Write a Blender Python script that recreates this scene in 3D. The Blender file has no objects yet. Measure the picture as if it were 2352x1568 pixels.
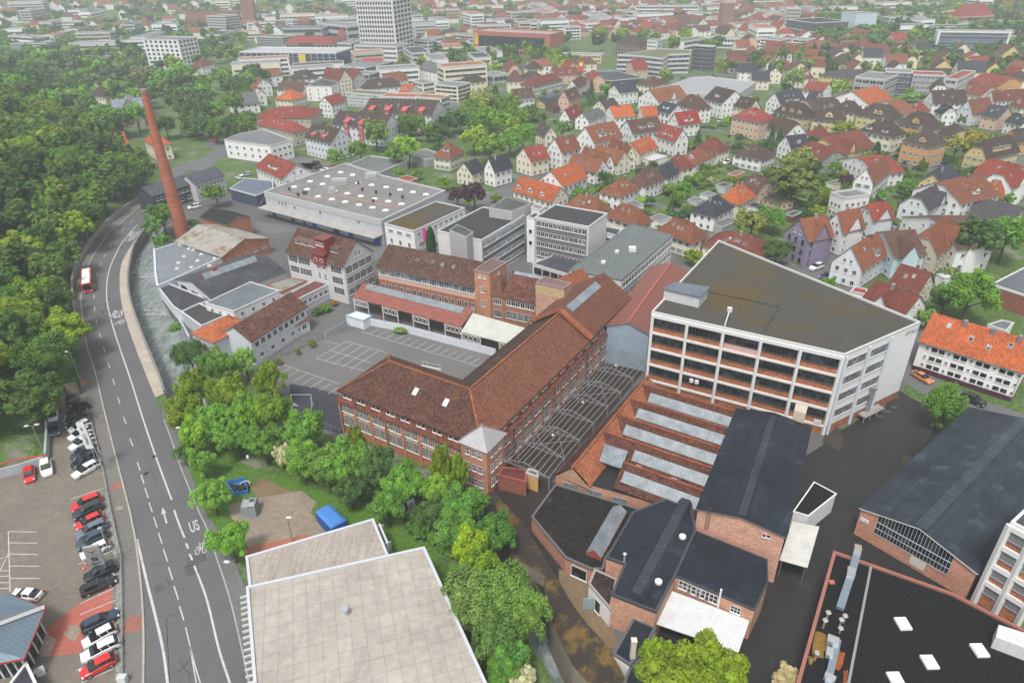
import bpy, math, random
import numpy as np
from mathutils import Vector, Matrix
from mathutils.geometry import delaunay_2d_cdt
random.seed(7); rnd=random.random; U=random.uniform
C=bpy.context.scene.collection
# ---------------- camera, sky, sun, exposure ----------------
FP=1568.0; CX,CY=1176.0,784.0; CAMZ=80.0
cam=bpy.data.objects.new('camera',bpy.data.cameras.new('camera')); C.objects.link(cam)
Rm=Matrix.Rotation(math.radians(60),3,'X')@Matrix.Rotation(math.radians(-1.14),3,'Z')
cam.matrix_world=Matrix.Translation((0,0,CAMZ))@Rm.to_4x4()
cam.data.sensor_width=36; cam.data.lens=36*FP/2352; cam.data.clip_end=9000; cam.data.clip_start=1
sc=bpy.context.scene; sc.camera=cam
w=bpy.data.worlds.new('World'); sc.world=w; w.use_nodes=True; nt=w.node_tree
SUN_EL,SUN_AZ=62,200
sky=nt.nodes.new('ShaderNodeTexSky'); sky.sky_type='NISHITA'; sky.sun_disc=False
sky.sun_elevation=math.radians(SUN_EL); sky.sun_rotation=math.radians(SUN_AZ); sky.dust_density=3; sky.ozone_density=1.0
hs=nt.nodes.new('ShaderNodeHueSaturation'); hs.inputs['Saturation'].default_value=0.22
bg=nt.nodes['Background']; bg.inputs['Strength'].default_value=0.115
nt.links.new(sky.outputs[0],hs.inputs['Color']); nt.links.new(hs.outputs[0],bg.inputs['Color'])
sl=bpy.data.lights.new('sun','SUN'); sl.energy=1.5; sl.angle=math.radians(12); sl.color=(1,.97,.93)
so=bpy.data.objects.new('sun',sl); C.objects.link(so)
a=math.radians(SUN_AZ); e=math.radians(SUN_EL)
sd=Vector((math.sin(a)*math.cos(e),math.cos(a)*math.cos(e),math.sin(e)))
so.rotation_euler=sd.to_track_quat('Z','Y').to_euler(); so.location=(0,0,200)
vs=sc.view_settings; vs.view_transform='Standard'; vs.look='None'; vs.exposure=0.84; vs.gamma=1; vs.use_curve_mapping=False
sc.cycles.use_denoising=True; sc.cycles.max_bounces=5; sc.cycles.diffuse_bounces=2; sc.cycles.glossy_bounces=2
sc.cycles.volume_bounces=1; sc.cycles.transmission_bounces=2; sc.cycles.transparent_max_bounces=4
# ---------------- from map pixels to metres ----------------
def P(k,x,y): return (588*(k%4)+x/4.0, 392*(k//4)+y/4.0)
def GD(x,y,z=0.0):
    d=Rm@Vector((x-CX,CY-y,-FP)); t=(z-CAMZ)/d.z; return Vector((d.x*t,d.y*t,z))
def G(k,x,y,z=0.0): return GD(*P(k,x,y),z)
def GP(z,lst):
    "list of k then (x,y) pairs, k may change: [8,(1,2),(3,4),12,(5,6)] -> world xy"
    r=[]; k=0
    for q in lst:
        if isinstance(q,int): k=q
        else: r.append(G(k,q[0],q[1],z).to_2d())
    return r
def ccw(p):
    s=sum(p[i][0]*p[(i+1)%len(p)][1]-p[(i+1)%len(p)][0]*p[i][1] for i in range(len(p)))
    return list(p) if s>0 else list(p)[::-1]
# ---------------- materials ----------------
MATS={}
def NM(name):
    m=bpy.data.materials.new(name); m.use_nodes=True; t=m.node_tree; MATS[name]=m
    return m,t,t.nodes,t.links,t.nodes['Principled BSDF']
def rgb(t,c):
    n=t.nodes.new('ShaderNodeRGB'); n.outputs[0].default_value=(*c,1); return n.outputs[0]
def ocol(t,c=None):
    if c is not None: return rgb(t,c)
    return t.nodes.new('ShaderNodeObjectInfo').outputs['Color']
def mix(t,f,a,b,mode='MIX'):
    n=t.nodes.new('ShaderNodeMix'); n.data_type='RGBA'; n.blend_type=mode
    for i,v in ((0,f),(6,a),(7,b)):
        if hasattr(v,'links') or hasattr(v,'is_linked'): t.links.new(v,n.inputs[i])
        elif i==0: n.inputs[0].default_value=v
        else: n.inputs[i].default_value=(v,v,v,1) if not isinstance(v,tuple) else (*v,1)
    return n.outputs[2]
def noise(t,vec,scale,detail=3,lo=.4,hi=.6,a=0.,b=1.,rough=.5):
    n=t.nodes.new('ShaderNodeTexNoise'); n.inputs['Scale'].default_value=scale; n.inputs['Detail'].default_value=detail; n.inputs['Roughness'].default_value=rough
    if vec is not None: t.links.new(vec,n.inputs['Vector'])
    r=t.nodes.new('ShaderNodeMapRange'); t.links.new(n.outputs[0],r.inputs[0])
    for i,v in zip((1,2,3,4),(lo,hi,a,b)): r.inputs[i].default_value=v
    return r.outputs[0]
def coord(t,kind='Object'):
    return t.nodes.new('ShaderNodeTexCoord').outputs[kind]
def scalev(t,v,s):
    n=t.nodes.new('ShaderNodeMapping'); n.inputs['Scale'].default_value=s; t.links.new(v,n.inputs[0]); return n.outputs[0]
def wpos(t): return t.nodes.new('ShaderNodeNewGeometry').outputs['Position']
def bump(t,bsdf,h,st,dist=.05):
    b=t.nodes.new('ShaderNodeBump'); b.inputs['Strength'].default_value=st; b.inputs['Distance'].default_value=dist
    t.links.new(h,b.inputs['Height']); t.links.new(b.outputs[0],bsdf.inputs['Normal'])
def bricky(name,col,bw,bh,mort,mc,var=.25,rough=.85,grime=.35,gs=.35,moss=None,mosslo=.58,spec=.3,off=.5):
    m,t,n,l,b=NM(name); uv=coord(t,'UV'); c=ocol(t,col)
    br=n.new('ShaderNodeTexBrick'); l.new(uv,br.inputs['Vector']); br.inputs['Scale'].default_value=1; br.offset=off
    br.inputs['Brick Width'].default_value=bw; br.inputs['Row Height'].default_value=bh; br.inputs['Mortar Size'].default_value=mort; br.inputs['Mortar Smooth'].default_value=.3
    l.new(mix(t,1.,c,1-var,'MULTIPLY'),br.inputs['Color1']); l.new(mix(t,1.,c,(1+var,)*3,'MULTIPLY'),br.inputs['Color2'])
    if isinstance(mc,float): l.new(mix(t,1.,c,mc,'MULTIPLY'),br.inputs['Mortar'])
    else: br.inputs['Mortar'].default_value=(*mc,1)
    wp=wpos(t)
    r=mix(t,noise(t,wp,gs,5,.35,.65,0,grime,.7),br.outputs[0],mix(t,1.,br.outputs[0],.45,'MULTIPLY'))
    r=mix(t,noise(t,wp,gs*7,3,.45,.7,0,grime*.8),r,mix(t,1.,br.outputs[0],(1.5,1.45,1.35),'MULTIPLY'))
    if moss: r=mix(t,noise(t,wp,.22,6,mosslo,mosslo+.1,0,.8,.75),r,moss)
    l.new(r,b.inputs['Base Color']); b.inputs['Roughness'].default_value=rough; b.inputs['Specular IOR Level'].default_value=spec
    bump(t,b,br.outputs['Fac'],-.5,.04) if False else None
    return m
def plain(name,col,rough=.8,grime=.25,gs=.5,speck=0,ss=8,metal=0,spec=.4,streak=0,patch=None,plo=.6,ps=.12,bmp=0):
    m,t,n,l,b=NM(name); c=ocol(t,col); wp=wpos(t)
    r=mix(t,noise(t,wp,gs,6,.35,.7,0,grime,.65),c,mix(t,1.,c,.5,'MULTIPLY'))
    if speck: r=mix(t,noise(t,wp,ss,2,.42,.68,0,speck),r,mix(t,1.,c,(2.3,2.25,2.1),'MULTIPLY'))
    if streak: r=mix(t,noise(t,scalev(t,coord(t,'UV'),(1.6,.12,1)),1.5,4,.45,.7,0,streak),r,mix(t,1.,c,.45,'MULTIPLY'))
    if patch: r=mix(t,noise(t,wp,ps,6,plo,plo+.12,0,.85,.7),r,patch)
    l.new(r,b.inputs['Base Color']); b.inputs['Roughness'].default_value=rough; b.inputs['Metallic'].default_value=metal; b.inputs['Specular IOR Level'].default_value=spec
    if bmp: bump(t,b,noise(t,wp,6,4,.2,.8),bmp,.1)
    return m
def striped(name,col,period,duty,c2,rough=.5,grime=.3,metal=0,axis=0,gs=.5,spec=.4,patch=None):
    m,t,n,l,b=NM(name); c=ocol(t,col); s=n.new('ShaderNodeSeparateXYZ'); l.new(coord(t,'UV'),s.inputs[0])
    d=n.new('ShaderNodeMath'); d.operation='DIVIDE'; l.new(s.outputs[axis],d.inputs[0]); d.inputs[1].default_value=period
    f=n.new('ShaderNodeMath'); f.operation='FRACT'; l.new(d.outputs[0],f.inputs[0])
    g=n.new('ShaderNodeMath'); g.operation='LESS_THAN'; l.new(f.outputs[0],g.inputs[0]); g.inputs[1].default_value=duty
    cc=mix(t,1.,c,c2,'MULTIPLY') if isinstance(c2,float) else rgb(t,c2)
    r=mix(t,g.outputs[0],c,cc); r=mix(t,noise(t,wpos(t),gs,5,.35,.68,0,grime,.7),r,mix(t,1.,c,.45,'MULTIPLY'))
    if patch: r=mix(t,noise(t,wpos(t),.25,6,.5,.62,0,.8,.75),r,patch)
    l.new(r,b.inputs['Base Color']); b.inputs['Roughness'].default_value=rough; b.inputs['Metallic'].default_value=metal; b.inputs['Specular IOR Level'].default_value=spec
    return m
bricky('tile',None,.4,.46,.06,.4,.26,.8,.45,.3,spec=.2)
bricky('tile_old',None,.5,.55,.08,.38,.45,.85,.6,.35,spec=.15)
bricky('tile_moss',None,.38,.42,.06,.36,.42,.85,.55,.35,moss=(.16,.10,.022),mosslo=.6,spec=.15)
bricky('brick',None,.42,.13,.02,.55,.22,.85,.35,.5)
bricky('brick_rough',None,.6,.16,.03,.5,.45,.9,.5,.8)
bricky('paving',None,.5,.25,.02,.7,.08,.85,.35,.2)
bricky('slabs',(.42,.37,.31),2.3,2.0,.03,.55,.06,.8,.25,.12)
bricky('roofgrid',None,1.75,2.05,.035,.62,.05,.75,.35,.15,off=0)
plain('plaster',None,.85,.14,.35,streak=.12)
plain('plain',None,.6,.08,.5)
plain('concrete',None,.85,.35,.4,speck=.15,ss=3,streak=.2)
plain('felt',None,.45,.5,.2,speck=.12,ss=2,spec=.22,streak=.5)
plain('gravel',None,.9,.5,.22,speck=.5,ss=4.5,spec=.12)
plain('gravel_moss',None,.9,.5,.2,speck=.6,ss=5,patch=(.10,.072,.022),plo=.5,ps=.05,spec=.12)
plain('asphalt',None,.72,.35,.06,speck=.15,ss=3,spec=.2)
plain('yard',None,.45,.6,.06,speck=.12,ss=3,spec=.25,patch=(.062,.05,.038),plo=.55,ps=.07)
plain('grass',(.06,.13,.014),.95,.4,.15,speck=.5,ss=2.2)
plain('garden',(.06,.105,.022),.95,.5,.05,speck=.6,ss=1.2,patch=(.2,.185,.16),plo=.52,ps=.09)
plain('bark',(.09,.07,.05),.9,.3,2)
plain('soil',(.17,.12,.07),.95,.4,.4,speck=.3)
plain('metal',None,.4,.2,.6,metal=.6)
plain('paint',None,.5,.1,.5)
plain('roadpaint',(.52,.52,.5),.7,.4,1.2,patch=(.16,.16,.165),plo=.56,ps=1.1)
plain('rubber',(.02,.02,.022),.8,0,1)
striped('seam',None,.55,.1,.6,.4,.3,.4)
striped('corrug',None,.3,.45,.72,.6,.45)
striped('corrug_moss',None,.3,.45,.6,.9,.6,patch=(.17,.105,.02))
striped('rust',None,.9,.06,.6,.65,.75,gs=.9)
striped('stripes',(.26,.07,.055),1.75,.42,(.13,.085,.06),.6,.2,axis=0)
striped('glassroof',(.27,.31,.335),.62,.07,.35,.3,.85,gs=.6)
striped('panel',None,1.1,.04,.7,.6,.2)
def glassm(name,lo,hi,bias):
    m,t,n,l,b=NM(name); oi=n.new('ShaderNodeObjectInfo'); wn=n.new('ShaderNodeTexWhiteNoise'); wn.noise_dimensions='4D'
    s=n.new('ShaderNodeVectorMath'); s.operation='FLOOR'; l.new(scalev(t,coord(t,'UV'),(1.3,1.1,1)),s.inputs[0]); l.new(s.outputs[0],wn.inputs['Vector']); l.new(oi.outputs['Random'],wn.inputs['W'])
    r=n.new('ShaderNodeMapRange'); l.new(wn.outputs[0],r.inputs[0]); r.inputs[1].default_value=bias; r.inputs[2].default_value=1
    l.new(mix(t,r.outputs[0],lo,hi),b.inputs['Base Color']); b.inputs['Roughness'].default_value=.1; b.inputs['Specular IOR Level'].default_value=.35
glassm('glass',(.012,.016,.02),(.2,.21,.21),.62)
glassm('glass_dark',(.01,.013,.016),(.05,.055,.06),.5)
glassm('glass_pale',(.06,.075,.085),(.38,.4,.4),.3)
def foliage(name):
    m,t,n,l,b=NM(name); c=ocol(t); at=n.new('ShaderNodeAttribute'); at.attribute_name='tone'
    r=mix(t,at.outputs['Fac'],mix(t,1.,c,(.36,.42,.42),'MULTIPLY'),mix(t,1.,c,(1.9,1.75,1.2),'MULTIPLY'))
    l.new(r,b.inputs['Base Color']); b.inputs['Roughness'].default_value=.55; b.inputs['Specular IOR Level'].default_value=.25
    tr=n.new('ShaderNodeBsdfTranslucent'); l.new(mix(t,1.,r,(1.2,1.35,.6),'MULTIPLY'),tr.inputs[0]); ms=n.new('ShaderNodeMixShader'); ms.inputs[0].default_value=.3
    l.new(b.outputs[0],ms.inputs[1]); l.new(tr.outputs[0],ms.inputs[2]); l.new(ms.outputs[0],n['Material Output'].inputs[0])
foliage('leaf')
m,t,n,l,b=NM('felt_black'); c=ocol(t); wp=wpos(t); uv=coord(t,'UV')
r=mix(t,noise(t,scalev(t,uv,(.06,1.1,1)),1.3,4,.4,.65,0,.55,.6),c,mix(t,1.,c,(1.9,1.9,1.9),'MULTIPLY')); r=mix(t,noise(t,wp,.16,6,.45,.65,0,.75,.7),r,mix(t,1.,c,(.5,.48,.45),'MULTIPLY')); r=mix(t,noise(t,wp,.3,5,.58,.66,0,.6,.6),r,mix(t,1.,c,(2.6,2.6,2.6),'MULTIPLY'))  # ripple bands and dark blotches, then pale patches painting sheen into the felt colour
l.new(r,b.inputs['Base Color']); b.inputs['Roughness'].default_value=.5; b.inputs['Specular IOR Level'].default_value=.25
m,t,n,l,b=NM('car'); c=ocol(t); l.new(c,b.inputs['Base Color']); b.inputs['Roughness'].default_value=.25; b.inputs['Coat Weight'].default_value=.6
m,t,n,l,b=NM('water'); wp=wpos(t)
l.new(mix(t,noise(t,scalev(t,wp,(1,.3,1)),.8,8,.4,.72,0,1,.8),(.13,.16,.15),(.42,.46,.445)),b.inputs['Base Color']); b.inputs['Roughness'].default_value=.08; bump(t,b,noise(t,scalev(t,wp,(1.5,.8,1)),1.2,5,.2,.8),.7,.4)
m,t,n,l,b=NM('foam'); l.new(mix(t,noise(t,wpos(t),2.2,6,.42,.6,0,1,.8),(.09,.11,.105),(.5,.53,.53)),b.inputs['Base Color']); b.inputs['Roughness'].default_value=.5
m,t,n,l,b=NM('solar'); b.inputs['Base Color'].default_value=(.015,.02,.04,1); b.inputs['Roughness'].default_value=.2
def M(x): return MATS[x]
# ---------------- mesh builder ----------------
class MB:
    def __init__(s): s.v=[]; s.f=[]; s.m=[]
    def face(s,pts,m=0):
        i=len(s.v); s.v+= [tuple(p) for p in pts]; s.f.append(list(range(i,i+len(pts)))); s.m.append(m); return s
    def prism(s,pts,z0,z1,m=0,mt=None,bot=False,top=True):
        pts=ccw(pts); n=len(pts)
        zt=z1 if isinstance(z1,(list,tuple)) else [z1]*n
        for i in range(n):
            j=(i+1)%n; s.face([(pts[i][0],pts[i][1],z0),(pts[j][0],pts[j][1],z0),(pts[j][0],pts[j][1],zt[j]),(pts[i][0],pts[i][1],zt[i])],m)
        if top: s.face([(p[0],p[1],z) for p,z in zip(pts,zt)],m if mt is None else mt)
        if bot: s.face([(p[0],p[1],z0) for p in pts[::-1]],m)
        return s
    def box(s,x0,y0,z0,x1,y1,z1,m=0): return s.prism([(x0,y0),(x1,y0),(x1,y1),(x0,y1)],z0,z1,m,bot=True)
    def hexa(s,b,t,m=0):
        "two quads (bottom, top), both ccw from above"
        s.face(b[::-1],m); s.face(t,m)
        for i in range(len(b)):
            j=(i+1)%len(b); s.face([b[i],b[j],t[j],t[i]],m)
        return s
    def bar(s,p,q,w,h=None,m=0):
        p=Vector(p); q=Vector(q); d=(q-p); h=h or w
        if d.length<1e-4: return s
        d.normalize(); up=Vector((0,0,1)) if abs(d.z)<.95 else Vector((1,0,0)); a=d.cross(up).normalized()*w/2; b2=a.cross(d).normalized()*h/2
        s.hexa([p-a-b2,p+a-b2,p+a+b2,p-a+b2],[q-a-b2,q+a-b2,q+a+b2,q-a+b2],m); return s
    def tube(s,p,q,r,n=8,m=0,r2=None):
        p=Vector(p); q=Vector(q); r2=r if r2 is None else r2; d=(q-p).normalized(); up=Vector((0,0,1)) if abs(d.z)<.95 else Vector((1,0,0))
        a=up.cross(d).normalized(); b2=d.cross(a)
        A=[p+(a*math.cos(i*2*math.pi/n)+b2*math.sin(i*2*math.pi/n))*r for i in range(n)]
        B=[q+(a*math.cos(i*2*math.pi/n)+b2*math.sin(i*2*math.pi/n))*r2 for i in range(n)]
        for i in range(n): s.face([A[i],A[(i+1)%n],B[(i+1)%n],B[i]],m)
        s.face(B,m); s.face(A[::-1],m); return s
    def mesh(s,name,mats,smooth=False):
        me=bpy.data.meshes.new(name); me.from_pydata(s.v,[],s.f)
        for x in mats: me.materials.append(M(x) if isinstance(x,str) else x)
        me.polygons.foreach_set('material_index',s.m)
        uv=me.uv_layers.new(name='UVMap'); me.calc_loop_triangles()
        dat=np.zeros((len(me.loops),2)); i=0
        for f in s.f:
            p0=Vector(s.v[f[0]]); nn=Vector((0,0,0))
            for a in range(1,len(f)-1): nn+=(Vector(s.v[f[a]])-p0).cross(Vector(s.v[f[a+1]])-p0)
            if nn.length<1e-9: nn=Vector((0,0,1))
            nn.normalize()
            if abs(nn.z)>.9995:
                for a in f: dat[i]=s.v[a][:2]; i+=1
            else:
                u=Vector((-nn.y,nn.x,0)).normalized(); v=nn.cross(u)
                for a in f: q=Vector(s.v[a]); dat[i]=(q.dot(u),q.dot(v)); i+=1
        uv.data.foreach_set('uv',dat.ravel())
        if smooth: me.polygons.foreach_set('use_smooth',[True]*len(me.polygons))
        me.update(); return me
    def build(s,name,mats,parent=None,col=None,smooth=False):
        return link(name,s.mesh(name,mats if isinstance(mats,(list,tuple)) else [mats],smooth),parent,col)
def link(name,me,parent=None,col=None,loc=None,rz=0):
    o=bpy.data.objects.new(name,me); C.objects.link(o)
    if parent: o.parent=parent
    if col: o.color=(*col[:3],1)
    if loc is not None: o.location=loc
    o.rotation_euler.z=rz
    return o
def tag(o,label,cat,group=None,kind=None):
    if label: o['label']=label
    if cat: o['category']=cat
    if group: o['group']=group
    if kind: o['kind']=kind
    return o
def struct(name,mb,mat,col=None):
    o=mb.build(name,mat,None,col); o['kind']='structure'; return o
class Bld:
    "a thing: Empty with local frame; L() turns world xy into local xy"
    def __init__(s,name,label,cat,x,y,z=0,rz=0,group=None):
        s.o=bpy.data.objects.new(name,None); C.objects.link(s.o); s.o.location=(x,y,z); s.o.rotation_euler.z=rz; s.o.empty_display_size=.5
        tag(s.o,label,cat,group); s.x,s.y,s.z,s.rz=x,y,z,rz; s.cnt={}; s.over={}
    def L(s,p):
        dx,dy=p[0]-s.x,p[1]-s.y; c,n=math.cos(-s.rz),math.sin(-s.rz); return Vector((dx*c-dy*n,dx*n+dy*c))
    def add(s,name,mb,mats,col=None): return mb.build(name,mats,s.o,col)
    def inst(s,name,me,loc,rz=0,col=None,parent=None,mats=None):
        k=name; s.cnt[k]=s.cnt.get(k,0)+1
        if s.cnt[k]>100:
            s.over.setdefault(k,[]).append((me,loc,rz)); return None
        return link(name,me,parent or s.o,col,loc,rz)
    def done(s):
        for k,l in s.over.items():
            vs,fs,ms=[],[],[]; mats=list(l[0][0].materials); uvs=[]
            for me,loc,rz in l:
                T=Matrix.Translation(loc)@Matrix.Rotation(rz,4,'Z'); b=len(vs)
                vs+=[tuple(T@v.co) for v in me.vertices]
                for p in me.polygons:
                    fs.append([b+i for i in p.vertices]); mi=me.materials[p.material_index]
                    if mi not in mats: mats.append(mi)
                    ms.append(mats.index(mi))
                u=np.zeros(len(me.loops)*2); me.uv_layers[0].data.foreach_get('uv',u); uvs.append(u+round(U(0,50)))
            me=bpy.data.meshes.new(k); me.from_pydata(vs,[],fs); [me.materials.append(x) for x in mats]
            me.polygons.foreach_set('material_index',ms); me.uv_layers.new(name='UVMap').data.foreach_set('uv',np.concatenate(uvs))
            link(k,me,s.o)['kind']='stuff'
        s.over={}
    # windows along a wall p0->p1 (world xy, outside on the right hand), sill height z
    def row(s,p0,p1,z,n,w,h,style='w',m=.8,name='window',local=False,us=None,prj=0.):
        a=Vector(p0[:2]) if local else s.L(p0); b=Vector(p1[:2]) if local else s.L(p1); d=b-a; L=d.length
        if L<.5: return
        d/=L; ang=math.atan2(d.y,d.x); nrm=Vector((d.y,-d.x)); me=winmesh(w,h,style)
        if us is None:
            if n<=0: return
            st=(L-2*m)/n; us=[m+st*(i+.5) for i in range(n)]
        else: us=[q*L for q in us]
        for q in us:
            c=a+d*q+nrm*prj; s.inst(name,me,(c.x,c.y,z),ang)
WM={}
# style: (frame colour, material, columns, rows, bar, glass)
WS={'w':((.75,.75,.73),2,1,.07,'glass'),'x':((.75,.75,.73),1,1,.08,'glass'),'g':((.72,.72,.7),4,3,.045,'glass_dark'),'G':((.74,.74,.72),4,4,.045,'glass_dark'),
 't':((.74,.74,.72),2,2,.07,'glass'),'b':((.06,.065,.07),9,1,.06,'glass_dark'),'p':((.66,.69,.71),3,1,.07,'glass_pale'),'s':((.6,.6,.58),1,1,.05,'glass_dark'),
 'k':((.05,.05,.055),1,1,.06,'glass'),'B':((.5,.51,.52),8,3,.05,'glass_dark'),'m':((.7,.7,.7),3,2,.06,'glass'),'h':((.72,.72,.7),2,1,.07,'glass'),'l':((.25,.27,.3),6,1,.05,'glass_dark'),'d':((.62,.63,.63),1,1,.12,'glass_dark'),'L':((.6,.6,.6),12,1,.06,'glass')}
FM={}
def framemat(c):
    if c not in FM:
        FM[c]=plain('frame_%d'%len(FM),c,.5,.05,.5)
    return FM[c]
def winmesh(w,h,style):
    w=round(w,2); h=round(h,2); k=(w,h,style)
    if k in WM: return WM[k]
    fc,nx,nz,bw,gl=WS[style]; mb=MB(); t=.05
    mb.face([(-w/2,-t*.5,0),(w/2,-t*.5,0),(w/2,-t*.5,h),(-w/2,-t*.5,h)],1)
    for i in range(nx+1):
        x=-w/2+bw/2+(w-bw)*i/nx; mb.box(x-bw/2,-t,0,x+bw/2,.0,h)
    for i in range(nz+1):
        z=bw/2+(h-bw)*i/nz; mb.box(-w/2,-t-.004,z-bw/2,w/2,0,z+bw/2)
    mb.box(-w/2-.06,-.16,-.09,w/2+.06,-.002,-.002,0)
    if style=='h':
        for sx in (-1,1): mb.box(sx*(w/2+.28)-.24,-.06,0,sx*(w/2+.28)+.24,-.002,h,2)
    WM[k]=mb.mesh('window',[framemat(fc),gl]+([framemat((.28,.33,.33))] if style=='h' else [])); return WM[k]
# ---------------- terrain, river, road ----------------
FOOT=[]   # building footprints kept clear of trees
def inpoly(x,y,p):
    c=False; n=len(p)
    for i in range(n):
        x1,y1=p[i][0],p[i][1]; x2,y2=p[(i+1)%n][0],p[(i+1)%n][1]
        if (y1>y)!=(y2>y) and x<(x2-x1)*(y-y1)/(y2-y1)+x1: c=not c
    return c
def pdist(x,y,p,closed=True):
    P0=np.array([q[:2] for q in p],float); Q=np.roll(P0,-1,0)
    if not closed: P0,Q=P0[:-1],Q[:-1]
    d=Q-P0; v=np.array([x,y])-P0; t=np.clip((v*d).sum(1)/((d*d).sum(1)+1e-9),0,1); r=v-d*t[:,None]
    return math.sqrt((r*r).sum(1).min())
FOOTLINE=GP(0,[8,(-600,1260),(150,1110),(430,1045),(432,700),(440,640),(600,600),(735,440),(712,0),4,(705,1400),(680,1050),(735,850),(865,640),(1010,488),(1180,350),(1378,222)])
HILL=FOOTLINE+[GD(*q).to_2d() for q in ((330,405),(250,330),(150,225),(0,160),(-700,140),(-1500,1300))]
def hz(x,y):
    z=0
    if x<-20 and inpoly(x,y,HILL): z=min(.42*pdist(x,y,HILL),19)
    d=math.hypot(x,y)
    if d>1050: z+=min((d-1050)*.06,70)
    return z
BANKL=GP(0,[4,(1450,380),(1350,520),(1325,600),(1240,700),(1200,850),(1183,1000),(1192,1130),(1235,1300),(1300,1480),8,(1333,0),(1400,160),(1470,330),(1520,490),(1640,700),(1900,880),9,(100,950),(700,1250),(1300,1560),13,(1850,350),14,(-100,850),(200,1250),(420,1650)])
BANKR=GP(0,[4,(1560,420),(1500,560),(1445,640),(1418,735),(1430,930),(1446,1068),(1590,1290),(1742,1545),8,(1800,140),(1850,420),(2000,620),9,(200,720),(700,980),(1350,1180),(1800,1400),14,(-60,80),(300,900),(560,1380),(760,1700)])
RIVER=BANKL+BANKR[::-1]
def smooth(p,k=3):
    r=[]
    for i in range(len(p)-1):
        a=p[max(i-1,0)];b=p[i];c=p[i+1];d=p[min(i+2,len(p)-1)]
        for j in range(k):
            t=j/k; r.append(tuple(.5*((2*b[q])+(-a[q]+c[q])*t+(2*a[q]-5*b[q]+4*c[q]-d[q])*t*t+(-a[q]+3*b[q]-3*c[q]+d[q])*t**3) for q in (0,1)))
    r.append(tuple(p[-1][:2])); return r
BL=smooth([tuple(q) for q in BANKL],3); BR=smooth([tuple(q) for q in BANKR],3); RIVER=ccw(BL+BR[::-1])
xs=sorted(set(list(range(-300,181,6))+[-6000,-4000,-2500,-1700,-1200]+list(range(-1000,-300,35))+list(range(205,1000,35))+[1200,1700,2500,4000,6000]))
ys=sorted(set(list(range(6,430,6))+[-300,-150,-60,-20]+list(range(450,1500,35))+[1650,1900,2300,3000,4500,7000]))
pts=[Vector((x,y)) for x in xs for y in ys if not (-160<x<40 and 20<y<220 and (pdist(x,y,RIVER)<1.2 or inpoly(x,y,RIVER)))]
n0=len(pts); rp=[Vector(q) for q in RIVER]; fp=[Vector(q) for q in FOOTLINE]
allp=pts+rp+fp
edges=[(n0+i,n0+(i+1)%len(rp)) for i in range(len(rp))]+[(n0+len(rp)+i,n0+len(rp)+i+1) for i in range(len(fp)-1)]
vo,eo,fo,_,_,_=delaunay_2d_cdt(allp,edges,[],0,1e-4)
gm=MB(); gm.v=[(v.x,v.y,hz(v.x,v.y)) for v in vo]
for f in fo:
    cx=sum(vo[i].x for i in f)/3; cy=sum(vo[i].y for i in f)/3
    if -160<cx<40 and 20<cy<230 and inpoly(cx,cy,RIVER): continue
    gm.f.append(list(f)); gm.m.append(0)
struct('ground',gm,'garden')
# river bed walls, water in three steps
wm=MB(); 
for L in (BL,BR[::-1]):
    for i in range(len(L)-1): a,b=L[i],L[i+1]; wm.face([(a[0],a[1],-7),(b[0],b[1],-7),(b[0],b[1],0),(a[0],a[1],0)])
struct('river_bank',wm,'concrete',(.16,.155,.14))
weirs=[G(4,1200,942,-2.6).y,G(4,1240,1290,-3.4).y]
def band(name,y0,y1,z,mat):
    a=[q for q in BL if y0<=q[1]<=y1]; b=[q for q in BR if y0<=q[1]<=y1]
    x=lambda L,y:np.interp(y,[q[1] for q in L[::-1]],[q[0] for q in L[::-1]])
    mb=MB(); N=max(2,int((y1-y0)/4)); Y=np.linspace(y0,y1,N)
    for i in range(N-1):
        p=[(x(BL,Y[i])-.3,Y[i],z),(x(BR,Y[i])+.3,Y[i],z),(x(BR,Y[i+1])+.3,Y[i+1],z),(x(BL,Y[i+1])-.3,Y[i+1],z)]; mb.face(p)
    return struct(name,mb,mat)
ymax=BL[0][1]; ymin=min(q[1] for q in BL)
band('water',weirs[0],ymax,-2.6,'water'); band('water',weirs[1]+.6,weirs[0],-3.5,'water'); band('water',ymin-4,weirs[1],-4.3,'water')
for yy,z0,z1 in ((weirs[0],-2.6,-3.5),(weirs[1]+.6,-3.5,-4.3)):
    mb=MB(); xl=np.interp(yy,[q[1] for q in BL[::-1]],[q[0] for q in BL[::-1]])-.3; xr=np.interp(yy,[q[1] for q in BR[::-1]],[q[0] for q in BR[::-1]])+.3
    N=24
    for i in range(N):
        xa=xl+(xr-xl)*i/N; xb=xl+(xr-xl)*(i+1)/N
        mb.face([(xa,yy-1.1-U(0,.9),z1+.03),(xb,yy-1.1-U(0,.9),z1+.03),(xb,yy-.35,z1+.05),(xa,yy-.35,z1+.05)]); mb.face([(xa,yy-.35,z1+.05),(xb,yy-.35,z1+.05),(xb,yy,z0+.04),(xa,yy,z0+.04)]); mb.face([(xa,yy,z0+.04),(xb,yy,z0+.04),(xb,yy+.35,z0+.02),(xa,yy+.35,z0+.02)])
    struct('weir_foam',mb,'foam')
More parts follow.
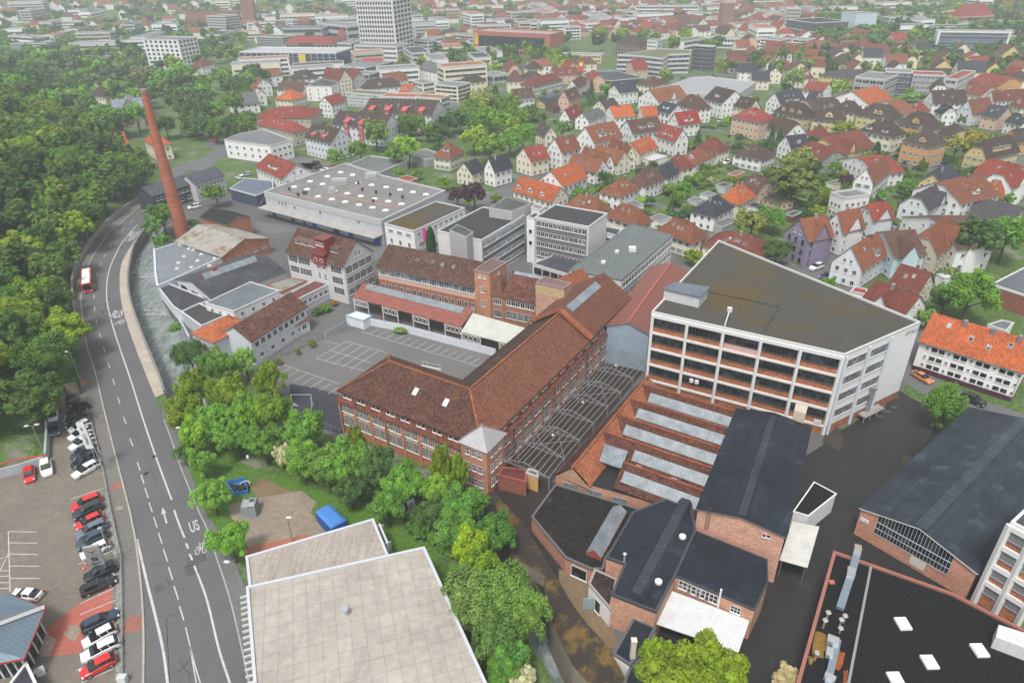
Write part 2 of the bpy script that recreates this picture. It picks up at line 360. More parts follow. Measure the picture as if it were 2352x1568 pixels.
# road strips
RL=GP(0,[4,(1410,215),(1120,478),(1010,560),(960,628),(900,720),(850,800),(800,905),(765,1060),(745,1200),(765,1380),8,(797,30),(830,140),(880,300),(960,640),(1060,1040),(1190,1545),12,(1215,100),(1250,280),(1300,700),(1320,1100),(1318,1568),(1310,2100)])
RR=GP(0,[4,(1470,260),(1350,480),(1307,555),(1250,640),(1190,720),(1115,870),(1100,1050),(1128,1270),(1222,1565),8,(1350,330),(1430,520),(1490,680),(1560,860),(1660,1150),(1760,1400),12,(1830,0),(1900,150),(1980,390),(2100,750),(2200,1150),(2290,1568),(2420,2100)])
RLs=smooth([tuple(q) for q in RL],4); RRs=smooth([tuple(q) for q in RR],4)
def sheet(name,poly,z,mat,col=None):
    vo,eo,fo,_,_,_=delaunay_2d_cdt([Vector(q[:2]) for q in poly],[],[list(range(len(poly)))],1,1e-4)
    mb=MB(); mb.v=[(v.x,v.y,z) for v in vo]; mb.f=[list(f) for f in fo]; mb.m=[0]*len(fo); return struct(name,mb,mat,col)
ROAD=ccw(RLs+RRs[::-1]); sheet('road',ROAD,.03,'asphalt',(.115,.115,.118))
WL=smooth([tuple(q) for q in GP(0,[4,(1378,222),(1010,492),(865,645),(740,850),(684,1050),(709,1400),8,(716,0),(742,440),(800,560),(870,800),(955,1180),(1045,1568),12,(1050,0),(1110,400),(1138,800),(1148,1568),(1140,2100)])],4)
sheet('pavement',ccw(WL+RLs[::-1]),.12,'asphalt',(.16,.15,.14))
def ribbon(name,line,w,z,h,mat,col=None,stru=True,kw=None):
    mb=MB(); ln=[Vector(q[:2]) for q in line]
    N=[]
    for i in range(len(ln)):
        d=(ln[min(i+1,len(ln)-1)]-ln[max(i-1,0)]).normalized(); N.append(Vector((-d.y,d.x))*w/2)
    for i in range(len(ln)-1):
        a,b=ln[i]-N[i],ln[i]+N[i]; c,d=ln[i+1]+N[i+1],ln[i+1]-N[i+1]
        if h<=0: mb.face([(a.x,a.y,z),(b.x,b.y,z),(c.x,c.y,z),(d.x,d.y,z)][::-1])
        else: mb.hexa([(q.x,q.y,z) for q in (a,d,c,b)],[(q.x,q.y,z+h) for q in (a,d,c,b)])
    if stru: return struct(name,mb,mat,col)
    return mb.build(name,mat,None,col)
ribbon('kerb',RLs,.28,.0,.17,'concrete',(.36,.33,.28))
RRn=[q for q in RRs if q[1]<GD(380,960).y]; ribbon('kerb',RRn,.22,0,.15,'concrete',(.33,.32,.3))
# promenade beside the river
PR=smooth([tuple(q) for q in GP(0,[4,(1338,548),(1240,700),(1200,850),(1181,1000),(1190,1130),(1233,1300),(1298,1480),8,(1331,0),(1398,160),(1468,330),(1517,480)])],4)
PL=smooth([tuple(q) for q in GP(0,[4,(1307,555),(1190,720),(1115,870),(1100,1050),(1128,1270),(1222,1565),8,(1350,330),(1430,520)])],4)
sheet('promenade',ccw(PL+PR[::-1]),.16,'slabs'); 
tag(ribbon('parapet_wall',PR,.45,0,1.0,'concrete',(.2,.2,.19),False),'low dark concrete parapet wall between the river and the pale promenade','wall')
FW=FOOTLINE[7:]; o=ribbon('retaining_wall',smooth([tuple(q) for q in FW],3),.45,0,1.9,'concrete',(.3,.29,.26),False); tag(o,'stained concrete retaining wall along the foot of the wooded slope','wall')
# right hand pavement beyond the kerb lower down
sheet('pavement',ccw([q for q in RRs if q[1]<GD(375,945).y]+GP(0,[12,(2360,1568),(2330,1100),(2260,700),(2120,380),(1960,100),(1890,0),8,(1830,1400),(1720,1130),(1640,900),(1560,700),(1500,600)])),.11,'asphalt',(.14,.138,.135))
# markings
ZM=.05
def line(pxs,w,name='road_marking',dash=None,z=ZM): ribbon(name,smooth([tuple(q) for q in GP(0,pxs)],4),w,z,0,'roadpaint')
line([4,(1262,498),(1130,650),(1040,820),(990,970),(980,1150),(1010,1330),(1080,1566),8,(1200,350),(1320,730),(1440,1080),(1578,1455)],.28)
line([12,(1785,490),(1900,800),(2010,1250),(2112,1568),(2180,1800)],.28)
line([12,(1258,248),(1355,660),(1430,960),(1500,1270),(1540,1568),(1560,1750)],.34)
line([12,(1706,1055),(1745,1220),(1790,1400),(1842,1568)],.16); line([12,(1745,1230),(1775,1400),(1805,1568)],.14)
for pp in ([12,(1600,-20),(1650,120),(1697,235)],[12,(1710,285),(1730,335)],[12,(1742,385),(1768,440)]): line(pp,.28)
for k,x,y,x2,y2 in [(4,1278,398,1262,412),(4,1216,460,1192,484),(4,1143,530,1118,555),(4,1080,602,1062,628),(4,1024,678,1006,706),(4,974,762,960,790),(4,933,845,921,876),(4,896,940,888,972),(4,872,1040,868,1080),(4,864,1140,866,1178),(4,868,1250,870,1290),(4,882,1370,892,1410),(4,912,1488,928,1534),
  (8,950,50,966,100),(8,992,194,1010,244),(8,1037,346,1053,402),(8,1082,510,1103,574),(8,1135,692,1159,758),(8,1195,893,1222,964),(8,1262,1108,1288,1186),(8,1297,1226,1324,1308),(8,1332,1346,1362,1438),(8,1370,1478,1400,1568),(12,1413,45,1444,142),(12,1456,188,1489,288),(12,1501,338,1540,452),(12,1549,503,1586,618),(12,1599,674,1639,802),(12,1649,862,1690,992)]:
    a=G(k,x,y);b=G(k,x2,y2); ribbon('lane_dash',[a,b],.17,ZM,0,'roadpaint')
def text(name,s,x,y,z,rz,size,sy=1.,mat='roadpaint',parent=None,ext=.0,rx=0,col=None):
    c=bpy.data.curves.new(name,'FONT'); c.body=s; c.size=size; c.align_x='CENTER'; c.align_y='CENTER'; c.extrude=ext; c.materials.append(M(mat)); c.offset=.018 if mat=='roadpaint' else 0
    o=bpy.data.objects.new(name,c); C.objects.link(o); o.location=(x,y,z); o.rotation_euler=(rx,0,rz); o.scale=(1,sy,1)
    bpy.context.view_layer.update(); me=bpy.data.meshes.new_from_object(o); bpy.data.objects.remove(o); o=bpy.data.objects.new(name,me); C.objects.link(o); o.location=(x,y,z); o.rotation_euler=(rx,0,rz); o.scale=(1,sy,1)
    if parent: o.parent=parent
    if col: o.color=(*col,1)
    return o
def heading(pa,pb): d=pb-pa; return math.atan2(d.y,d.x)-math.pi/2
def bike(k,x,y,ang,s):
    c=G(k,x,y); mb=MB(); R=Matrix.Rotation(ang,2)
    def q(a,b): v=R@Vector((a,b*1.7))*s; return (c.x+v.x,c.y+v.y,ZM)
    def seg(a,b,w=.13):
        d=(Vector(b)-Vector(a)).normalized()*w/2; n=Vector((-d.y,d.x)); a=Vector(a);b=Vector(b)
        mb.face([q(*(a-n)),q(*(b-n)),q(*(b+n)),q(*(a+n))])
    for cx in (-.62,.62):
        pr=[(cx+.42*math.cos(t*math.pi/8),.62*math.sin(t*math.pi/8)) for t in range(17)]
        for i in range(16): seg(pr[i],pr[i+1])
    for a,b in (((-.62,0),(-.25,.95)),((-.25,.95),(.4,.95)),((.4,.95),(0,0)),((0,0),(-.62,0)),((0,0),(-.3,.9)),((.62,0),(.3,1.35)),((.3,1.35),(.6,1.4)),((-.3,.9),(-.35,1.15)),((-.5,1.15),(-.2,1.15))): seg(a,b)
    struct('road_marking',mb,'roadpaint')
for k,x,y,x2,y2,sz in ((4,1225,588,1245,560,1.9),(4,1076,1322,1058,1270,1.65)):
    c=G(k,x,y); o=text('bus_lane_marking','BUS',c.x,c.y,ZM,heading(G(k,x,y),G(k,x2,y2))*.35,sz,3.9); o['kind']='structure'
c=G(12,1785,132); o=text('bus_lane_marking','US',c.x,c.y,ZM,heading(G(12,1785,132),G(12,1755,30)),1.25,3.); o['kind']='structure'
bike(4,1190,636,-.15,1.15); bike(4,1100,1398,.12,1.0); bike(12,1848,345,.32,.8)
c=G(8,1492,1525); d=G(12,1532,102); mb=MB(); v=(c-d).normalized(); nn=Vector((-v.y,v.x,0))
mb.face([d-nn*.13,d+nn*.13,d+v*((c-d).length-1.6)+nn*.1,d+v*((c-d).length-1.6)-nn*.1][::-1]); t=d+v*((c-d).length-1.7); mb.face([t-nn*.38,t+nn*.38,c][::-1])
for i in range(len(mb.v)): mb.v[i]=(mb.v[i][0],mb.v[i][1],ZM)
struct('road_marking',mb,'roadpaint')
def disc(name,c,r,z,mat,col,n=14):
    mb=MB(); mb.prism([(c.x+r*math.cos(i*2*math.pi/n),c.y+r*math.sin(i*2*math.pi/n)) for i in range(n)],z-.02,z+.015); return struct(name,mb,mat,col)
for k,x,y in ((4,943,1298),(4,1003,1178),(8,1415,1057),(8,1340,1213),(4,1120,704),(11,693,1006),(11,1190,722)): disc('manhole_cover',G(k,x,y),.42,.045 if k<11 else .06,'metal',(.05,.05,.05))
for k,x,y,w_,h_ in ((8,930,688,.8,.6),(8,1100,1533,1.1,.8),(12,1225,1030,2.4,2.6),(8,1080,1330,1.8,2)):
    c=G(k,x,y); mb=MB(); mb.box(c.x-w_/2,c.y-h_/2,.1,c.x+w_/2,c.y+h_/2,.13); struct('service_cover',mb,'paving',(.3,.26,.22) if w_<1.5 else (.3,.13,.1))
# grounds
LOT=GP(0,[8,(-300,1300),(0,1262),(190,1210),(430,1130),(445,640),(600,625),(640,500),(740,470),(800,560),(870,800),(955,1180),(1045,1568),12,(1050,0),(1110,400),(1138,800),(1148,1568),(1140,2100),(-600,2100),(-700,400)])
sheet('parking_lot',LOT,.06,'paving',(.19,.165,.135))
sheet('red_paving',GP(0,[12,(1025,690),(740,845),(560,960),(330,1150),(380,1325),(480,1320),(720,1295),(770,1240),(760,1050),(1028,905)]),.068,'paving',(.42,.13,.095))
sheet('paving_patch',GP(0,[12,(640,1035),(770,1045),(685,1195),(585,1120)]),.072,'paving',(.3,.25,.19))
sheet('paving_patch',GP(0,[12,(340,1080),(430,1120),(515,1170),(460,1320),(380,1330),(330,1150)]),.074,'paving',(.45,.3,.26))
for k,a in ((12,(1050,698,740,838)),(12,(1068,808,738,940)),(12,(1030,358,720,482)),(8,(955,1348,652,1450)),(12,(1050,1435,745,1568)),(12,(860,1400,705,1450)),(12,(80,178,340,184)),(12,(85,282,345,285)),(12,(85,385,350,390)),(12,(92,495,358,497)),(12,(95,607,368,610)),(12,(78,178,95,730)),(12,(82,380,0,540)),(12,(0,428,80,412)),(12,(0,540,90,538)),(12,(0,590,90,586)),(12,(0,648,95,646)),(12,(0,702,97,700))):
    ribbon('parking_line',[G(k,a[0],a[1]),G(k,a[2],a[3])],.14,.08,0,'roadpaint')
sheet('lawn',GP(0,[8,(1850,1000),(2050,1030),(2300,1150),9,(100,1180),(420,1280),(700,1420),(1000,1560),13,(1250,100),(1450,240),(1650,330),(1800,600),(1950,950),(2250,1500),(2300,1700),(1900,1700),13,(-200,400),12,(2200,620),(2120,380),(1960,100),(1890,0),8,(1830,1400),(1720,1150)]),.03,'grass')
sheet('soil_patch',GP(0,[9,(-60,1330),(60,1250),(180,1310),(300,1370),(420,1375),(200,1420),(0,1430)]),.04,'soil')
sheet('paved_yard',GP(0,[8,(2090,1510),(2250,1460),9,(0,1440),(420,1370),(560,1480),13,(500,0),(640,190),(500,230),(0,380),12,(2300,400),(2200,100),(2130,60)]),.05,'paving',(.27,.22,.17))
sheet('red_paving',GP(0,[13,(0,300),(480,200),(500,240),(0,400),12,(2250,420),(2230,360)]),.06,'paving',(.36,.14,.09))
sheet('sandy_yard',GP(0,[14,(430,520),(700,620),(740,900),(930,1080),(1000,1250),(850,1250),(640,1000),(560,850),(430,650)]),.05,'soil')
YARD=GP(0,[11,(1210,470),(1480,600),(1460,900),(1150,1230),(860,1520),15,(860,0),(790,250),(1700,760),(600,360),(480,800),(270,1650),(-600,1700),14,(1900,1650),(2200,1100),(2352,500),15,(100,-200),11,(500,1000),(520,860),(700,800)])
sheet('factory_yard',ccw(YARD),.05,'yard',(.028,.0275,.0285))
sheet('factory_yard',GP(0,[11,(430,1000),(1215,452),(1480,640),(1950,650),15,(2100,700),(1500,1568),(0,1568),14,(1300,1568),(1000,1000),(1300,300)]),.04,'yard',(.028,.0275,.0285))
sheet('factory_yard',GP(0,[10,(-250,1180),(60,1230),(420,1300),14,(300,-40),(600,500),(640,1050),(350,900),(110,450),(-30,110),10,(-330,1450)]),.045,'yard',(.035,.03,.026))
for i,(k,l) in enumerate(((12,[(1520,600),(1560,650),(1550,690)]),(12,[(1530,980),(1540,1200),(1560,1560)]),(12,[(1655,1370),(1690,1430),(1750,1490),(1745,1560)]),(12,[(1615,1470),(1680,1440),(1750,1330)]),(12,[(1690,500),(1780,560),(1840,540)]),(12,[(1780,410),(1870,380),(1890,440),(1770,470)]),(8,[(1160,820),(1250,880),(1340,1010)]),(8,[(1380,1170),(1430,1250),(1440,1320)]),(12,[(1380,500),(1460,460)]),(8,[(870,262),(950,238)]),(4,[(880,700),(960,640),(1010,655)]),(4,[(1030,830),(1130,800)]),(12,[(1530,980),(1650,915)]),(12,[(1160,980),(1310,940)]),(12,[(1160,1115),(1310,1060)]),(11,[(560,900),(700,960),(760,1080),(700,1180)]),(11,[(960,740),(980,850),(900,1080)]),(11,[(440,1190),(620,1220),(780,1270)]),(11,[(740,1130),(940,1160),(1130,1230)]))): ribbon('tar_seam',[G(k,x,y) for x,y in l],.07 if k!=11 else .12,.056,0,'felt',(.03,.03,.032))
for l in ([(500,900),(640,780),(700,900),(660,1020)],[(1230,1060),(1290,1040),(1330,1150),(1250,1170)]): sheet('asphalt_patch',GP(0,[11]+l),.057,'asphalt',(.05,.042,.034))
for l in ([(1710,420),(1880,380),(1900,440),(1720,500)],[(1690,500),(1820,470),(1840,560),(1720,590)],[(1420,640+40),(1500,650),(1510,720),(1430,740)]): sheet('asphalt_patch',GP(0,[12]+l),.042,'asphalt',(.09,.09,.093))
sheet('car_park',GP(0,[5,(985,1460),(640,1500),9,(170,220),(180,420),(360,600),(700,900),(800,900),(1300,700),(1900,400),(2200,80),5,(2352,1560),(1100,1400)]),.055,'asphalt',(.14,.137,.133))
sheet('dark_court',GP(0,[9,(310,390),(560,430),(770,495),(800,560),(800,860),(600,800),(380,680),(330,600)]),.062,'asphalt',(.045,.048,.058))
sheet('yard',GP(0,[5,(500,1340),(640,1300),(760,1210),(880,1270),(820,1390),(640,1490),9,(170,230),(0,260),(0,170),(90,60),5,(480,1500)]),.05,'asphalt',(.13,.13,.125))
sheet('access_road',GP(0,[4,(2352,560),5,(0,470),(500,520),(1150,680),(1250,740),(1080,840),(1070,720),(900,640),(400,560),(150,580)]),.05,'asphalt',(.14,.14,.14))
sheet('yard',GP(0,[5,(1100,1150),(2000,1380),(2100,1450),(1000,1250)]),.05,'asphalt',(.12,.12,.115))
sheet('yard',GP(0,[6,(-700,850),(560,1000),(1100,1000),(1500,850),(1700,900),(1650,960),(1500,900),(1500,500),(200,-30),(-700,500)]),.04,'asphalt',(.13,.13,.13))
for a in ((555,160,1000,272),(555,160,830,0),(830,0,1200,105),(630,185,890,25),(710,210,975,45),(790,235,1045,70),(870,258,1120,92),(690,85,1060,198),(640,0,750,25)): ribbon('parking_line',[G(9,a[0],a[1]),G(9,a[2],a[3])],.12,.075,0,'roadpaint')
for a in ((250,215,760,390),(250,215,170,255),(325,240,190,318),(400,265,260,345),(480,292,340,370),(555,320,420,398),(630,345,497,426),(690,390,580,455),(757,425,660,487)): ribbon('parking_line',[G(9,a[0],a[1]),G(9,a[2],a[3])],.12,.075,0,'roadpaint')
ribbon('parking_line',[G(9,1260,0),G(9,2035,228)],.12,.075,0,'roadpaint'); ribbon('parking_line',[G(5,965,1482),G(9,1260,0)],.12,.075,0,'roadpaint')
for i in range(11):
    x=1330+i*71.5; y=20+i*20; ribbon('parking_line',[G(9,x,y),G(9,x+88,y-48)],.12,.075,0,'roadpaint')
for i in range(4):
    x=1040+i*75; y=1500+i*22; ribbon('parking_line',[G(5,x,y),G(5,x+95,y-48)],.12,.075,0,'roadpaint')
sheet('factory_ground',GP(0,[4,(1460,640),(1440,735),(1450,930),(1470,1068),(1610,1290),(1760,1545),8,(1820,120),5,(0,1568),(500,1568),(1000,1568),9,(1200,200),(2200,300),10,(0,650),(-200,1250),(300,1500),14,(400,560),(900,1300),(1500,1300),(2100,1000),15,(300,-200),11,(500,900),(1250,450),7,(1420,1420),(300,950),6,(1600,900),(1300,420),(300,250),5,(1950,330),(1740,180),(80,190),4,(1800,250),(1600,300)]),.028,'asphalt',(.11,.11,.108))
# residential streets
SZ=[.02]
def street(pxs,w): SZ[0]+=.006; ribbon('street',smooth([tuple(q) for q in GP(0,pxs)],3),w,SZ[0],0,'asphalt',(.13,.13,.135))
street([6,(1480,860),(1600,900),(1900,980),7,(-100,800),(300,950),(600,830),(740,740),(900,560),(1160,470),(1250,380),(1700,160),(2352,-80)],7)
street([7,(300,950),(700,1130),(1400,1420),11,(1280,230),(1700,520),(2352,760)],7.5)
street([3,(-100,1540),(700,1480),(1300,1540),(1900,1568),(2352,1500)],6); street([2,(1350,1180),(1850,1200),(2352,1290),3,(300,1290)],6)
street([2,(0,1030),(500,1060),(900,1290),(1200,1560),6,(1150,250),(1700,430),(1700,700)],5.5)
street([1,(1780,1000),(1850,880),(2000,830),(2352,840),2,(300,900),(700,720)],7); street([1,(-2352+2100,1420),(300,1540),(900,1568)],6)
street([0,(1800,1568),(2050,1380),(1950,1320),(2300,1250),1,(200,1400),(600,1540),5,(400,-60),(600,20)],7)
street([4,(1400,230),(1500,130),(1700,-40),0,(1900,1480),(2050,1380)],8)
street([0,(860,520),(1400,600),(1900,680),1,(-50,700),(300,760),(900,830),(1100,790),(1250,720)],12)
street([1,(1250,720),(1450,560),(1900,560),2,(0,600),(700,640),(1500,720),(2300,640),3,(600,480)],14)
street([1,(-500,420),(300,470),(900,600),(1250,720)],9)
# ---------------- builders: houses, flat blocks ----------------
WC={'W':(.8,.8,.79),'w':(.68,.7,.73),'C':(.76,.7,.54),'Y':(.66,.52,.22),'O':(.66,.33,.10),'G':(.36,.37,.38),'B':(.5,.62,.67),'L':(.27,.24,.33),'P':(.62,.42,.3),'T':(.5,.44,.34),'K':(.07,.075,.09),'N':(.25,.3,.2),'g':(.5,.51,.52),'R':(.34,.12,.08),'b':(.05,.06,.09),'M':(.12,.07,.05)}
RC={'r':(.3,.065,.045),'o':(.5,.13,.045),'t':(.26,.1,.055),'n':(.135,.075,.055),'d':(.055,.06,.072),'k':(.03,.032,.038),'m':(.21,.065,.045),'s':(.09,.085,.09),'g':(.16,.165,.17),'R':(.36,.045,.04),'h':(.085,.062,.052),'v':(.12,.13,.07)}
CW={'W':'white','w':'bluish white','C':'cream','Y':'yellow','O':'orange','G':'grey','B':'pale blue','L':'lilac','P':'peach','T':'beige','K':'black','N':'pale green','g':'light grey','R':'brick red','b':'dark blue','M':'brown'}
CR={'r':'dark red','o':'bright orange','t':'terracotta','n':'brown','d':'anthracite','k':'near-black','m':'maroon','s':'grey-brown','g':'grey','R':'bright red','h':'dark brown','v':'green planted'}
def jit(c,a=.06): k=1+U(-a,a); return tuple(min(1,x*k*(1+U(-a,a)*.3)) for x in c)
def gblock(wm,rm,cx,cy,lx,ly,z0,ze,zr,ax,hip,ov=.45,wmat=0,rmat=0,og=None):
    "gabled / hipped block; returns slope function S(side,u,t)"
    if ax=='b':
        T=lambda x,y,z:(cx-y,cy+x,z); l,w_=ly,lx
    else:
        T=lambda x,y,z:(cx+x,cy+y,z); l,w_=lx,ly
    h=w_/2; s=zr/h; og=(.3 if hip<.95 else ov) if og is None else og
    wm.prism([T(-l/2,-h,0)[:2],T(l/2,-h,0)[:2],T(l/2,h,0)[:2],T(-l/2,h,0)[:2]],z0,ze,wmat,top=False)
    if hip<.99:
        for sx in (-1,1):
            p=[(-h,ze),(h,ze),(h*hip,ze+zr*(1-hip)),(-h*hip,ze+zr*(1-hip))]
            if hip<.01: p=p[:3]
            pts=[T(sx*l/2,q[0]*sx,q[1]) for q in p]; wm.face(pts,wmat)
    X=l/2+og; E=h+ov; ze2=ze-ov*s+.12; zt=ze+zr+.12
    ri=l/2+og if hip<.01 else max(0.05,l/2-hip*h*.95)
    hh=h*hip if hip<.99 else E; zh=ze+zr*(1-hip)+.12 if hip<.99 else ze2
    L=[]
    for sy in (-1,1):
        f=[(-X*sy*-1,0,0)]
        pts=[(-X,sy*E,ze2),(X,sy*E,ze2)]
        if 0.01<hip<.99: pts+=[(X,sy*hh,zh)]
        pts+=[(ri,0,zt),(-ri,0,zt)]
        if 0.01<hip<.99: pts+=[(-X,sy*hh,zh)]
        if sy>0: pts=pts[::-1]
        if ri<.1 and hip>.9: pass
        L.append(pts)
    if hip>.01:
        for sx in (-1,1):
            pts=[(sx*X,-hh*sx,zh),(sx*X,hh*sx,zh),(sx*ri,0,zt)]; L.append(pts)
    for pts in L:
        tp=[T(*p) for p in pts]; rm.face(tp,rmat); th=.2
        bt=[(p[0],p[1],p[2]-th) for p in tp]; rm.face(bt[::-1],rmat)
        n=len(tp)
        for i in range(n):
            a,b=tp[i],tp[(i+1)%n]
            if (abs(a[2]-zt)<.01 and abs(b[2]-zt)<.01) : continue
            c,d=bt[(i+1)%n],bt[i]; rm.face([d,c,b,a],rmat+1)
    def S(side,u,t): return Vector(T(u*(1 if ax=='a' else 1),side*h*(1-t),ze+zr*t+.12))
    S.h=h; S.l=l; S.zr=zr; S.ze=ze; S.T=T; S.s=s
    return S
def slopebox(S,side,u,t,w,d,mb,th=.1,m=0):
    "thin box lying on a roof slope"
    a,b=S(side,u-w/2,t),S(side,u+w/2,t); dt=d/math.hypot(S.h,S.zr); c,e=S(side,u+w/2,t+dt),S(side,u-w/2,t+dt)
    n=(b-a).cross(e-a).normalized()
    q=[a,b,c,e]
    if n.z<0: n=-n; q=[b,a,e,c]
    mb.hexa([p+n*.01 for p in q],[p+n*th for p in q],m)
def skylight(B,S,side,u,t,w=.8,d=1.2,name='skylight'):
    mb=MB(); slopebox(S,side,u,t,w,d,mb,.09,0); dd=.1/math.hypot(S.h,S.zr); slopebox(S,side,u,t+dd,w-.22,d-.22,mb,.11,1)
    B.add(name,mb,['plain',('glass_pale' if rnd()<.7 else 'glass')],(.35,.34,.33))
def dormer(B,S,side,u,t,w,kind,wc,rc,hh=1.35):
    T=S.T; y0=S.h*(1-t); z0=S.ze+S.zr*t; t2=min(.97,t+(hh+.15)/S.zr); y1=S.h*(1-t2)
    mb=MB(); q=[T(u-w/2,side*y0,0)[:2],T(u+w/2,side*y0,0)[:2],T(u+w/2,side*y1,0)[:2],T(u-w/2,side*y1,0)[:2]]
    mb.prism(q,z0-.3,z0+hh,0,top=False)
    zt=z0+hh; o=.2
    if kind=='f':
        mb.hexa([T(u-w/2-o,side*(y0+o),zt),T(u+w/2+o,side*(y0+o),zt),T(u+w/2+o,side*(y1-.4),zt+.15),T(u-w/2-o,side*(y1-.4),zt+.15)][::(1 if side<0 else -1)],
                [T(u-w/2-o,side*(y0+o),zt+.15),T(u+w/2+o,side*(y0+o),zt+.15),T(u+w/2+o,side*(y1-.4),zt+.3),T(u-w/2-o,side*(y1-.4),zt+.3)][::(1 if side<0 else -1)],1)
    else:
        g=w*.42; tg=min(1,t2+g/S.zr); y2=S.h*(1-tg)
        mb.face([T(u-w/2,side*y0,zt),T(u+w/2,side*y0,zt),T(u,side*y0,zt+g)][::(1 if side<0 else -1)],0)
        for sx in (-1,1):
            f=[T(u+sx*(w/2+o),side*(y0+o),zt-.12),T(u,side*(y0+o),zt+g+.1),T(u,side*y2,zt+g+.1),T(u+sx*(w/2+o),side*(y1),zt-.12)]
            mb.face(f if sx*side>0 else f[::-1],1)
    d=B.add('dormer',mb,['plaster','tile'],wc) if rc is None else B.add('dormer',mb,['plaster',colmat('tile',rc)],wc)
    me=winmesh(min(w-.3,1.8 if w>1.5 else .9),.85,'w'); a=T(u,side*(y0+.01),z0+.3)
    p0,p1=Vector(T(u-1,side*y0,0)[:2]),Vector(T(u+1,side*y0,0)[:2])
    if side>0: p0,p1=p1,p0
    if True:
        dd=p1-p0; nrm=Vector((dd.y,-dd.x)).normalized(); o_=Vector(T(u,side*y0,0)[:2])-Vector(T(u,0,0)[:2])
        ang=math.atan2(dd.y,dd.x)
        if nrm.dot(o_)<0: ang+=math.pi
        B.inst('window',me,a,ang,parent=d)
CMX={}
def colmat(kind,col):
    "copy of a procedural material with a fixed colour (for two-colour meshes)"
    k=(kind,tuple(round(x,3) for x in col))
    if k in CMX: return CMX[k]
    m=M(kind).copy(); t=m.node_tree
    for n in list(t.nodes):
        if n.type=='OBJECT_INFO' and n.outputs['Color'].is_linked:
            r=t.nodes.new('ShaderNodeRGB'); r.outputs[0].default_value=(*col[:3],1)
            for l in list(n.outputs['Color'].links): t.links.new(r.outputs[0],l.to_socket)
    CMX[k]=m; return m
def rect(a,b,c):
    "world corners left, near, right (ccw) -> centre, angle, lx, ly"
    a,b=Vector(a[:2]),Vector(b[:2]); u=b-a; lx=u.length
    if isinstance(c,(int,float)): ly=c; ang=math.atan2(u.y,u.x)
    else:
        v=Vector(c[:2])-b; ly=v.length; a1=math.atan2(u.y,u.x); a2=math.atan2(v.y,v.x)-math.pi/2
        d=(a2-a1+math.pi)%(2*math.pi)-math.pi; ang=a1+d*(lx<ly and .65 or .35)
        ly=abs(v.dot(Vector((-math.sin(ang),math.cos(ang)))))
    ly=max(ly,4.5); U_=Vector((math.cos(ang),math.sin(ang))); V_=Vector((-U_.y,U_.x)); ctr=b-U_*lx/2+V_*ly/2
    return ctr,ang,lx,ly
HN=0
def house(k,A,Bp,Cc,ze,zr,ax,hip,wc,rc,label,dorm='',sky=2,chim=1,cross=None,st=None,wst='w',near=None,cat='house',name='house',vis=(0,1),group=None,shut=False,rot=None,wn=2.6,base=True,ctrz=None):
    global HN; HN+=1
    if ze>4 and k!=7 and not (k==6 and ze>6): ze*=1.22; zr*=1.06
    elif k==7: ze*=1.06
    g=(lambda q: GD(q[0],q[1],ze)) if k<0 else (lambda q: G(k,q[0],q[1],ze))
    wa,wb=g(A).to_2d(),g(Bp).to_2d(); wc_=Cc if isinstance(Cc,(int,float)) else g(Cc).to_2d()
    if not isinstance(Cc,(int,float)):
        def fix(p,q,v):
            d=p.normalized(); den=d.dot(v)
            if abs(den)<.15*v.length: return None
            t=q.dot(v)/den; zt=CAMZ-(CAMZ-ze)*t/p.length
            n_=d*t
            return n_ if t>0 and ze-2.5<zt<ze+7 and .45<(n_-q).length/max((p-q).length,.1)<1.8 and (n_-q).length>5 else None
        if ax=='b': r=fix(wa,wb,wc_-wb); wa=r if r is not None else wa
        else: r=fix(wc_,wb,wa-wb); wc_=r if r is not None else wc_
    ctr,ang,lx,ly=rect(wa,wb,wc_)
    return house_at(ctr,ang,lx,ly,ze,zr,ax,hip,wc,rc,label,dorm,sky,chim,cross,st,wst,cat,name,vis,group,wn,base)
